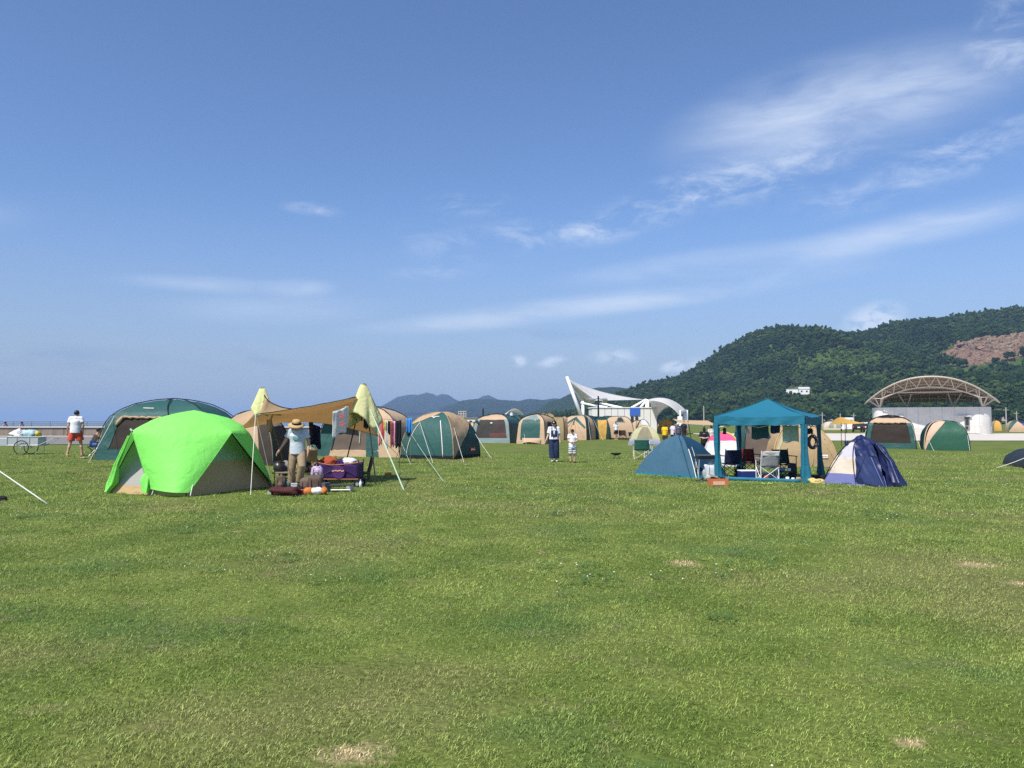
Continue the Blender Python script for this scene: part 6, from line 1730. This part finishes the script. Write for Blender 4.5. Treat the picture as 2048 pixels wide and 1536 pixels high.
# hung in the gazebo
def hung(name, label, cat, px0, px1, py, d, drop, m, **kw): return cloth(name, label, cat, at(px0, py, d), at(px1, py, d), drop, m, group='things hung inside the gazebo', **kw)
hung('towel', 'pale mint towel hanging at the right front of the gazebo', 'towel', 1565, 1597, 850, 20.9, .44, fab('mint_towel', (.50, .66, .52), .25, .9), fold=.02, folds=1.5)
hung('towel', 'dusky teal towel hanging in the middle of the gazebo', 'towel', 1503, 1537, 849, 22.3, .40, fab('dusk_teal_towel', (.06, .17, .20), .1, .9), fold=.02, folds=1.5)
hung('swim_shorts', 'dark blue shorts hanging next to the teal towel', 'shorts', 1541, 1560, 850, 21.8, .22, fab('shorts_blue', (.03, .07, .19), .05), fold=.03, folds=1)
o = thing('swim_paddle', 'white inflatable paddle hanging left of the teal towel', 'inflatable', at(1494, 862, 22.0)); MB().ell((0, 0, 0), (.065, .03, .11), 12, 10, rot=(0, -.5, 0)).build('float_body', WHITEP, o, smooth=True); MB().tube([(-.03, 0, .1), (-.05, 0, .24)], .01, 5).build('cord', BLACKM, o)
o = thing('lantern', 'black lantern hanging from the gazebo frame at left', 'lantern', at(1449, 862, 21.6)); MB().lathe((0, 0, -.09), [(.05, 0), (.06, .03), (.045, .05), (.045, .12), (.06, .14), (.02, .18)], 12).build('lantern_body', BLACKM, o, smooth=True); MB().tube([(0, 0, .08), (0, 0, .2)], .006, 5).build('hook', ALU, o)
o = thing('sun_hat', 'dark wide brimmed hat hanging under the gazebo roof', 'hat', at(1467, 851, 22.2)); MB().lathe((0, 0, 0), [(.16, 0), (.15, .02), (.08, .02), (.075, .07), (.02, .09)], 18).build('hat_body', fab('olive_hat', (.06, .055, .03), .02), o, smooth=True)
o = thing('swim_ring', 'black swim ring with pale flecks hanging at the gazebo side', 'swim ring', at(1625.5, 884, 21.0), .5)
RING = mat('ring_black_fleck', (.02, .02, .022), .35, .5, .3)
n = 36; MB().tube([(.155 * math.cos(2 * math.pi * k / n), 0, .155 * math.sin(2 * math.pi * k / n)) for k in range(n + 1)], .048, 10, False).build('ring', RING, o, smooth=True)
for k in range(14):
    a_ = k * .449 + .1; MB().ell((.155 * math.cos(a_) + .012 * math.sin(k * 3), -.046, .155 * math.sin(a_) + .012 * math.cos(k * 5)), (.012, .004, .010), 8, 5).build('fleck', LETTER if k % 2 else FIREB, o)
MB().tube([(0, 0, .2), (0, .1, .5)], .006, 5).build('cord', BLACKM, o)
MB().tube([(0, 0, .16), (-.02, 0, .24)], .03, 8).build('valve', WHITEP, o)
loose('rolled_mat', 'dark rolled net hanging above the swim ring', 'net', at(1618, 867, 20.95), (.10, .08, .07), BLACKF, .6, 51)
# chairs of the gazebo
FB = math.pi
chair('navy camp chair at the left inside the gazebo', G(1460, 953), FB + .1, fab('navy_chair', (.016, .022, .06), .03), BLACKM, .46, .80, .40)
chair('maroon camp chair seen between the navy and grey chairs', G(1500, 949), .1, fab('maroon_chair', (.15, .018, .014), .03), BLACKM, .46, .78, .40)
STRP = mat('patchwork_strip', (.30, .28, .28), .8)
gch = chair('grey camp chair with patterned top strip at the front of the gazebo', G(1535, 961), FB, fab('grey_chair', (.30, .30, .30), .05), WHITEP, .48, .80, .40, strip=fab('pale_patch_cloth', (.55, .55, .52), .1))
for k, (x_, c_) in enumerate(((-.19, (.04, .04, .06)), (-.10, (.06, .20, .18)), (.02, (.38, .05, .04)), (.06, (.30, .05, .05)), (.12, (.04, .06, .14)), (.20, (.20, .04, .04)))): MB().box((x_, .245 + .06, .74 + .03 * (k % 2) + (.02 if k == 2 else 0)), (.05, .012, .05 + .03 * (k % 3 == 2))).build('patch', mat('patch_%d' % k, c_, .8), gch)
chair('dark green camp chair right of the grey chair in the gazebo', G(1570, 954), .15, fab('bottle_green_chair', (.010, .045, .042), .03), BLACKM, .48, .80, .40)
o = thing('cool_box', 'dark blue cool box with white lid on the gazebo floor', 'cool box', G(1494, 959), .15); MB().box((0, 0, .12), (.44, .28, .22)).build('box', mat('cool_box_blue', (.012, .03, .16), .45, .5), o, bevel=.02); MB().box((0, 0, .245), (.45, .29, .04)).build('lid', WHITEP, o, bevel=.015)
tg = lowtable('low dark table with cups and bottles in the gazebo', G(1568, 958), 0, .62, .34, .20, mat('dark_board', (.05, .035, .035), .5), BLACKM)
for k, (x_, y_, r_, h_, c_, nm, lb) in enumerate(((-.18, 0, .06, .06, (.55, .55, .60), 'tray', 'steel tray on the low gazebo table'), (-.02, .06, .07, .10, (.10, .28, .38), 'food_tub', 'blue food tub on the low gazebo table'), (.12, -.06, .055, .09, (.75, .74, .72), 'cup', 'white cup on the low gazebo table'), (.20, .06, .045, .19, (.45, .42, .40), 'bottle', 'grey bottle on the low gazebo table'))):
    pot(lb, Vector(tg.location) + Vector((x_, y_, .215)), r_, h_, mat('ware_%d' % k, c_, .4, .5), nm, nm.replace('_', ' '))
pot('white beaker standing on the gazebo ground sheet', G(1575, 963), .045, .12, WHITEP, 'beaker', 'beaker')
pot('second white beaker right of the first on the ground sheet', G(1586, 963), .04, .10, WHITEP, 'beaker', 'beaker')
sack('red and brown soft bag under the grey chair', 1533, 962, None, .12, .14, FIREB, seed=61)
sack('brown wicker bag left of the grey chair', 1517, 959, None, .16, .30, fab('wicker_brown', (.22, .12, .06), .03), seed=62)
sack('dark grey day pack at the right end of the gazebo table', 1585, 958, None, .22, .42, fab('charcoal_pack', (.035, .04, .04), .02), seed=63)
sack('black stove bag beside the navy chair', 1481, 955, None, .24, .26, BLACKF, lump=.7, seed=64)
o = thing('sandal', 'left sandal of a pale lime pair in front of the gazebo sill', 'sandal', G(1526, 969)); MB().ell((0, 0, .02), (.07, .04, .02), 10, 6).build('sole', LIMEY, o, smooth=True); MB().tube([(-.02, -.03, .03), (-.02, 0, .055), (-.02, .03, .03)], .01, 5).build('strap', LIMEY, o)
o = thing('sandal', 'right sandal of a pale lime pair in front of the gazebo sill', 'sandal', G(1539, 969)); MB().ell((0, 0, .02), (.07, .04, .02), 10, 6).build('sole', LIMEY, o, smooth=True); MB().tube([(-.02, -.03, .03), (-.02, 0, .055), (-.02, .03, .03)], .01, 5).build('strap', LIMEY, o)
sack('yellow patterned towel heap beside the right gazebo post', 1633, 968, None, .30, .12, fab('yellow_pattern', (.66, .52, .20), .1), lump=.9, seed=66, name='towel_heap', cat='towel')
sack('black bag behind the yellow towel heap', 1634, 960, None, .42, .13, BLACKF, seed=67)
sack('tan bag leaning on the foot of the right gazebo post', 1597, 964, None, .12, .12, TAN2, seed=68)
# things left of the gazebo
o = thing('grill_stand', 'black grill tray on thin steel legs left of the gazebo', 'grill', G(1413, 957), .1)
MB().box((0, 0, .60), (.56, .34, .10)).build('tray', BLACKM, o, bevel=.015); MB().box((0, 0, .655), (.52, .30, .012)).build('grate', mat('grate_steel', (.16, .15, .14), .5, .4, .2, 30), o)
for sx in (-1, 1):
    for sy in (-1, 1): MB().tube([(sx * .25, sy * .14, .56), (sx * .30, sy * .18, 0)], .012, 6).build('leg', ALU, o)
sack('white plastic shopping bag under the grill stand', 1424, 957, None, .42, .40, mat('white_plastic', (.66, .70, .74), .35, .5, .15, 6, trans=.25), lump=.7, seed=71)
o = thing('carton', 'orange and white carton full of charcoal in front of the gazebo', 'box', G(1436, 971), .08)
CART = mat('carton_orange', (.52, .16, .06), .7, .2, .2, 9)
for (x_, y_, sx_, sy_) in ((0, -.13, .44, .012), (0, .13, .44, .012), (-.215, 0, .012, .25), (.215, 0, .012, .25)): MB().box((x_, y_, .09), (sx_, sy_, .18)).build('carton_side', CART, o)
MB().box((0, 0, .01), (.42, .25, .012)).build('carton_base', CART, o); MB().box((-.02, -.140, .07), (.30, .006, .09)).build('printed_panel', mat('peach_print', (.68, .42, .28), .7), o)
MB().box((-.10, .02, .235), (.26, .22, .012), (.2, .3, 0)).build('carton_flap', mat('cardboard', (.30, .25, .17), .8), o)
for k in range(5): MB().ell((-.14 + .07 * k, .02 * (k % 2), .17), (.05, .06, .04), 8, 6, lump=.6, seed=k).build('charcoal', BLACKM, o)
o = thing('griddle_lid', 'flat dark lid lying on the grass by the grill stand', 'lid', G(1405, 962)); MB().lathe((0, 0, 0), [(.20, .0), (.20, .02), (.1, .04), (.02, .05)], 18).build('lid_disc', mat('dark_enamel', (.03, .025, .025), .35, .5), o, smooth=True); MB().lathe((0, 0, .05), [(.02, 0), (.025, .03)], 10).build('knob', BLACKM, o)
chair('green camp chair with pale frame behind the blue dome', G(1282, 919), .0 + FB * .98, fab('fern_chair', (.030, .13, .095), .1), mat('cream_frame', (.62, .56, .42), .6), .60, .86, .42)
chair('grey camp chair folded up behind the green chair', G(1303, 916), .8, fab('blue_grey_chair', (.12, .16, .19), .05), WHITEP, .5, .72, .38)
o = thing('fire_pit', 'round black fire bowl on a thin stand on the open lawn', 'fire bowl', G(1232, 917)); MB().lathe((0, 0, .14), [(.05, 0), (.20, .04), (.25, .09), (.26, .10), (.22, .085)], 20).build('bowl', BLACKM, o, smooth=True)
for k in range(3): MB().tube([(.06 * math.cos(k * 2.1), .06 * math.sin(k * 2.1), .16), (.16 * math.cos(k * 2.1), .16 * math.sin(k * 2.1), 0)], .008, 5).build('leg', BLACKM, o)
chair('dark brown camp chair in front of the tan tent with window', G(1246, 880), .1, fab('cocoa_chair', (.05, .025, .018), .03), BLACKM, .60, .86, .42)
chair('dark navy camp chair right of the brown chair by the tan tent', G(1266, 881), .2, fab('ink_chair', (.02, .022, .05), .03), BLACKM, .60, .72, .40)
# tarps and vehicles far right
o = thing('tarp', 'flat tan tarp roof on poles behind the person in black', 'tarp', G(1397, 905)); P0 = Vector(o.location)
b = MB(); b.grid(lambda u, v: at(1358, 846, 40).lerp(at(1432, 850, 38), u) + Vector((0, 1.6 * v, .22 * v - .03 * math.sin(math.pi * u))) - P0, 14, 8); b.build('tarp_sheet', TAN2, o, smooth=True)
for a_, g_ in (((1376, 842, 40), (1386, 899)), ((1368, 840, 40), (1366, 897))): MB().tube([at(*a_) - P0, G(*g_) - P0], .022, 6).build('pole', BLACKM, o)
o = thing('tarp', 'yellow tan tarp shading parked cars near the stage', 'tarp', G(1714, 864)); P0 = Vector(o.location)
b = MB(); b.grid(lambda u, v: at(1690, 849, 105).lerp(at(1737, 846, 100), u) + Vector((0, 5 * v, .9 * math.sin(math.pi * u) * v)) - P0, 12, 6); b.build('tarp_sheet', GOLD, o, smooth=True)
for q in (1693, 1735): MB().tube([at(q, 848, 102) - P0, G(q, 866) - P0], .05, 6).build('pole', BLACKM, o)
for k, px in enumerate((1683, 1691)):
    o = thing('tarp_pole', ('left' if k == 0 else 'right') + ' one of two thin black poles standing behind the navy tent', 'pole', G(px, 893 + k * 3)); MB().tube([(0, 0, 0), (0, 0, 1.5)], .018, 6).build('pole', BLACKM, o); MB().ell((0, 0, 1.52), (.03, .03, .03), 8, 6).build('pole_tip', ALU, o)
def car(label, p, rz, m, L_, W_, H_, van=False, name='parked_car'):
    o = thing(name, label, 'van' if van else 'car', p, rz)
    hl = L_ / 2
    prof = [(-hl, .35), (-hl, .9), (-hl * .96, H_ * .93), (-hl * .8, H_), (hl * .45, H_), (hl * .75, .98), (hl, .9), (hl, .35)] if van else [(-hl, .35), (-hl, .85), (-hl * .8, .95), (-hl * .5, H_), (hl * .2, H_), (hl * .5, .95), (hl, .8), (hl, .35)]
    b = MB(); k = len(prof); vs = []
    for sy in (-1, 1):
        for (x_, z_) in prof: vs.append((x_, sy * W_ / 2 * (1 if z_ < 1.0 else .88), z_))
    fs = [tuple(range(k)), tuple(reversed(range(k, 2 * k)))] + [(i, k + i, k + (i + 1) % k, (i + 1) % k) for i in range(k)]
    b.add(vs, fs); b.build('car_body', m, o, bevel=.06)
    gl = mat('dark_glass', (.03, .035, .04), .2, .5)
    MB().box((-hl * .985, 0, H_ * .72), (.05, W_ * .76, H_ * .26), (0, .06, 0)).build('rear_window', gl, o)
    for sy in (-1, 1):
        MB().box((-.1 * hl, sy * W_ * .462, H_ * .74), (L_ * .55, .03, H_ * .22)).build('side_window', gl, o)
        MB().box((-hl - .01, sy * W_ * .42, .95 if van else .8), (.05, .16, .28)).build('tail_light', REDTAG, o)
        for sx in (-.62, .62):
            wo = MB().lathe((sx * hl, sy * (W_ / 2 - .1) - .1, .32), [(.32, 0), (.32, .2)], 18, 'y').build('wheel', RUBBER, o); MB().lathe((sx * hl, sy * (W_ / 2 - .1) - .11, .32), [(.18, 0), (.18, .22)], 12, 'y').build('rim', ALU, wo)
    MB().box((-hl - .02, 0, .45), (.12, W_ * .96, .2)).build('bumper', m if van else BLACKM, o)
    MB().box((-hl - .045, 0, .72), (.03, .36, .18)).build('number_plate', WHITEP, o)
    return o
q = G(1695, 862); q.z = 0
CARW = mat('car_white', (.76, .77, .78), .25, .5, .03)
car('white van parked with its back to the lawn near the stage', q, math.atan2(q.x, q.y) * -1 + math.pi / 2, CARW, 4.2, 2.1, 2.25, True, 'parked_van')
q = G(1717, 864); q.z = 0
car('black car parked in the shade of the yellow tarp', q, math.pi / 2 - .4, mat('car_black', (.012, .012, .014), .2, .5, .03), 4.3, 1.75, 1.45)
q = G(1733, 863); q.z = 0
car('silver car parked right of the black car', q, math.pi / 2 - .45, mat('car_silver', (.45, .46, .47), .25, .5, .03), 4.2, 1.7, 1.5)
q = G(1320, 862); q.z = 0
car('dark car parked beyond the crowd under the canopy', q, .2, mat('car_navy', (.02, .025, .04), .2, .5, .03), 4.4, 1.75, 1.5)
# ------------------------------------------------------------------ people
TEE_W = fab('white_tee', (.80, .80, .82), .1, .85); TEE_G = fab('grey_blue_tee', (.56, .62, .66), .1, .85)
ORSH = mat('coral_shorts', (.55, .085, .05), .8, .15, .45, 22); KHAKI = fab('khaki_trousers', (.34, .255, .16), .03, .9); DENIM = fab('indigo_denim', (.022, .034, .085), .02, .85)
person('man in white T-shirt and orange red shorts walking away on the left', G(150, 912), math.pi + .25, 1.74,
       dict(ana=(-.22, -.05, .085), kna=(-.17, -.06, .50), anb=(.23, .12, .085), knb=(.17, .02, .49), ela=(-.26, .03, 1.15), wra=(-.24, -.04, .92), elb=(.25, .03, 1.13), wrb=(.29, -.03, .90), face=(-.45, -1, -.15), head=(-.02, -.05, 1.585)),
       top=dict(m=TEE_W, sleeve=.6, hem=.86), bottom=dict(m=ORSH, len=.80, flare=.03), face=False, toe=dict(a=(-.2, -1, 0), b=(.5, -.9, 0)))
CAMO = mat('blue_camo_shorts', (.16, .24, .52), .8, .15, .95, 16)
sp_ = G(185, 911)
person('shirtless boy in blue patterned shorts sitting on a folding stool', sp_, math.pi - .9, 1.45,
       dict(pelvis=(0, 0, .52), spine=(0, -.05, .70), chest=(0, -.13, .86), neck=(0, -.19, 1.03), head=(0, -.24, 1.14), sha=(-.16, -.13, .97), shb=(.16, -.13, .97), ela=(-.22, -.30, .78), wra=(-.15, -.50, .68), elb=(.22, -.30, .78), wrb=(.15, -.50, .68),
            hia=(-.09, 0, .50), hib=(.09, 0, .50), kna=(-.14, -.42, .50), knb=(.14, -.42, .50), ana=(-.14, -.40, .085), anb=(.14, -.40, .085)),
       bottom=dict(m=CAMO, len=.9, flare=.015), face=False)
o = thing('folding_stool', 'blue folding stool under the shirtless boy', 'stool', sp_, -.9)
MB().box((0, .02, .345), (.36, .34, .02)).build('seat', fab('royal_blue_seat', (.04, .09, .36), .05), o)
for sx in (-1, 1): MB().tube([(sx * .17, -.16, 0), (sx * .17, .16, .34)], .012, 6).build('leg', ALU, o); MB().tube([(sx * .17, .16, 0), (sx * .17, -.16, .34)], .012, 6).build('leg', BLACKM, o)
o = thing('plate', 'white plate on the grass by the shirtless boy', 'plate', G(168, 917)); MB().lathe((0, 0, 0), [(.08, .01), (.14, .025), (.145, .03), (.08, .018)], 18).build('plate_disc', WHITEP, o, smooth=True); MB().lathe((.0, 0, .02), [(.05, 0), (.04, .03), (.01, .04)], 12).build('food', TAN2, o)
STRAW = fab('straw_hat', (.50, .34, .16), .05, .9)
mh = G(594, 976)
def hatman(root, J):
    MB().ell(J['chest'] + Vector((-.02, -.150, -.05)), (.085, .008, .065), 14, 8).build('shirt_print', mat('teal_print', (.16, .33, .35), .8), root, smooth=True)
person('man in a brimmed hat, grey T-shirt and khaki trousers under the tarp', mh, .15, 1.66,
       dict(neck=(0, -.07, 1.45), head=(-.02, -.14, 1.55), face=(-.1, -1, -.5), chest=(0, -.03, 1.30), ela=(-.30, -.02, 1.16), wra=(-.43, -.12, .93), elb=(.27, .0, 1.14), wrb=(.27, -.12, .90),
            kna=(-.13, -.03, .50), ana=(-.15, .05, .085), knb=(.14, -.22, .55), anb=(.05, -.05, .14)),
       top=dict(m=TEE_G, sleeve=.65, hem=.84), bottom=dict(m=KHAKI, len=1.9, flare=.02, name='trousers'), hat=dict(kind='brim', m=STRAW, band=BLACKF, rot=(.40, .06, 0)), shoes=DARKB, extra=hatman)
CAPN = fab('dark_cap', (.012, .016, .03), .02)
def dungarees(root, J):
    b = MB(); b.tube([(-.115, -.145, 1.06), (-.10, -.150, 1.30), (-.085, -.05, 1.47), (-.08, .10, 1.38)], .018, 6); b.build('strap', DENIM, root, smooth=True)
    b = MB(); b.tube([(.115, -.145, 1.06), (.10, -.150, 1.30), (.085, -.05, 1.47), (.08, .10, 1.38)], .018, 6); b.build('strap', DENIM, root, smooth=True)
    t = MB(); capsule(t, (0, -.02, .98), .165, (0, -.02, 1.10), .160); t.box((0, -.13, 1.20), (.26, .06, .26)); fuse(t, .014, 3, 'bib', DENIM, root)
person('woman in navy overalls, white T-shirt and dark cap on the open lawn', G(1108, 924), .0, 1.62,
       dict(face=(-.15, -1, -.1), ela=(-.24, .02, 1.13), wra=(-.33, -.08, .93), elb=(.23, .02, 1.12), wrb=(.25, -.03, .88), ana=(-.07, -.06, .085), anb=(.10, .06, .085)),
       skin=SKIN2, top=dict(m=TEE_W, sleeve=.75, hem=.95), bottom=dict(m=DENIM, len=1.80, flare=.055, name='wide_trousers'), hair='long', hat=dict(kind='cap', m=CAPN, patch=True), shoes=mat('pale_sneaker', (.55, .55, .56), .7), extra=dungarees)
STRIPE = bpy.data.materials.new('striped_shorts'); STRIPE.use_nodes = True
def _stripe():
    T = STRIPE.node_tree; p = T.nodes['Principled BSDF']; p.inputs['Roughness'].default_value = .85
    tc = nd(T, 'ShaderNodeTexCoord'); s_ = nd(T, 'ShaderNodeSeparateXYZ'); T.links.new(tc.outputs['Object'], s_.inputs[0])
    f_ = math_n(T, 'GREATER_THAN', math_n(T, 'FRACT', math_n(T, 'MULTIPLY', s_.outputs[2], 10.0)), .52)
    m_ = nd(T, 'ShaderNodeMix', data_type='RGBA'); T.links.new(f_, m_.inputs[0]); m_.inputs[6].default_value = (.74, .74, .72, 1); m_.inputs[7].default_value = (.015, .017, .03, 1); T.links.new(m_.outputs[2], p.inputs['Base Color'])
_stripe()
person('child in white T-shirt, striped shorts and dark cap beside the woman', G(1145, 926), .15, 1.30,
       dict(pelvis=(0, 0, .88), hia=(-.085, 0, .85), hib=(.085, 0, .85), head=(0, -.015, 1.60), ela=(-.22, -.04, 1.14), wra=(-.05, -.20, 1.02), elb=(.22, -.06, 1.12), wrb=(-.02, -.22, 1.06), face=(-.5, -1, 0)),
       skin=SKIN2, top=dict(m=TEE_W, sleeve=.6, hem=.86), bottom=dict(m=STRIPE, len=1.12, flare=.05), hat=dict(kind='cap', m=fab('maroon_black_cap', (.04, .015, .016), .02)), shoes=DARKB)
person('person in white top and black shorts standing by the tan tent', G(1232, 880), .5, 1.62, dict(head=(0, -.05, 1.58), elb=(.24, -.05, 1.14), wrb=(.12, -.2, 1.05)), skin=SKIN2, top=dict(m=TEE_W, sleeve=.8, hem=.9), bottom=dict(m=BLACKF, len=.85, flare=.04), hair='long')
person('person in a bright yellow shirt behind the blue dome', G(1330, 893), 2.4, 1.45, dict(neck=(.0, -.06, 1.45), head=(0, -.12, 1.55)), top=dict(m=fab('sun_yellow_tee', (.80, .52, .015), .1), sleeve=.6, hem=.85), bottom=dict(m=DARKB, len=.9, flare=.03), hair='long')
person('person in lilac white shirt next to the yellow shirt', G(1346, 890), 2.0, 1.50, dict(elb=(.30, .02, 1.2), wrb=(.32, -.15, 1.1)), top=dict(m=fab('lilac_white_tee', (.70, .62, .68), .1), sleeve=.8, hem=.8), bottom=dict(m=DENIM, len=1.8, name='trousers'))
person('person in a white sun hat and dark top behind the blue dome', G(1357, 888), 3.3, 1.50, None, top=dict(m=fab('grey_navy_top', (.10, .10, .16), .1), sleeve=.8, hem=.85), bottom=dict(m=DENIM, len=1.8, name='trousers'), hat=dict(kind='brim', m=WHITEF, band=WHITEF))
person('person in dark clothes half hidden by the canopy pole', G(1368, 882), 3.0, 1.6, None, top=dict(m=BLACKF, sleeve=.9, hem=.85), bottom=dict(m=DARKB, len=1.8, name='trousers'))
person('person in black with a topknot standing with folded arms near the gazebo', G(1409, 915), math.pi - .2, 1.34, dict(ela=(-.26, .10, 1.16), wra=(-.02, .17, 1.10), elb=(.26, .10, 1.16), wrb=(.02, .19, 1.12)), skin=SKIN2, top=dict(m=BLACKF, sleeve=.95, hem=.80), bottom=dict(m=BLACKF, len=1.75, flare=.04, name='trousers'), hair='bun', face=False, shoes=mat('tan_sandal', (.35, .25, .15), .7))
person('person in a patterned white shirt behind the gazebo corner', G(1423, 902), math.pi + .3, 1.38, None, skin=SKIN2, top=dict(m=mat('speckled_shirt', (.60, .54, .52), .85, .1, .6, 18), sleeve=.8, hem=.85), bottom=dict(m=BLACKF, len=1.8, name='trousers'), face=False)
for k, (px, c_, lb) in enumerate(((10, (.55, .35, .40), 'person with dark sun hat beyond the wall at the far left'), (43, (.50, .36, .46), 'person with dark parasol hat beyond the wall, second from left'))):
    q = at(px, 868, 82); q.z = -.12
    person(lb, q, 1.2, 1.66, None, skin=SKIN2, top=dict(m=fab('pink_top_%d' % k, c_, .1), sleeve=.8), bottom=dict(m=DENIM, len=1.8, name='trousers'), hat=dict(kind='brim', m=CAPN, band=CAPN), face=False)
o = thing('shoe', 'black shoe lying at the left edge of the lawn', 'shoe', G(2, 1001)); MB().ell((0, 0, .045), (.13, .05, .055), 14, 8, flat=-.04).build('upper', BLACKF, o, smooth=True); MB().box((0, 0, .012), (.25, .09, .022)).build('sole', RUBBER, o, bevel=.008)
o = thing('terrace', 'low concrete terrace beyond the seawall walkers', 'terrace', (-62, 92.5, 0)) if False else None
# ------------------------------------------------------------------ haze: the air between the camera and the far mountains
hm = bpy.data.materials.new('haze_air'); hm.use_nodes = True
T = hm.node_tree; T.nodes.clear()
o_ = nd(T, 'ShaderNodeOutputMaterial')
pv = nd(T, 'ShaderNodeVolumePrincipled')
pv.inputs['Color'].default_value = (.46, .67, 1.0, 1)
pv.inputs['Density'].default_value = 1.55e-4
pv.inputs['Anisotropy'].default_value = 0.0
T.links.new(pv.outputs[0], o_.inputs['Volume'])
b = MB(); b.box((0, 15500, 92), (40000, 31400, 190))
tag(b.build('haze', hm), 'thin bluish summer haze over land and sea', 'haze', kind='stuff')
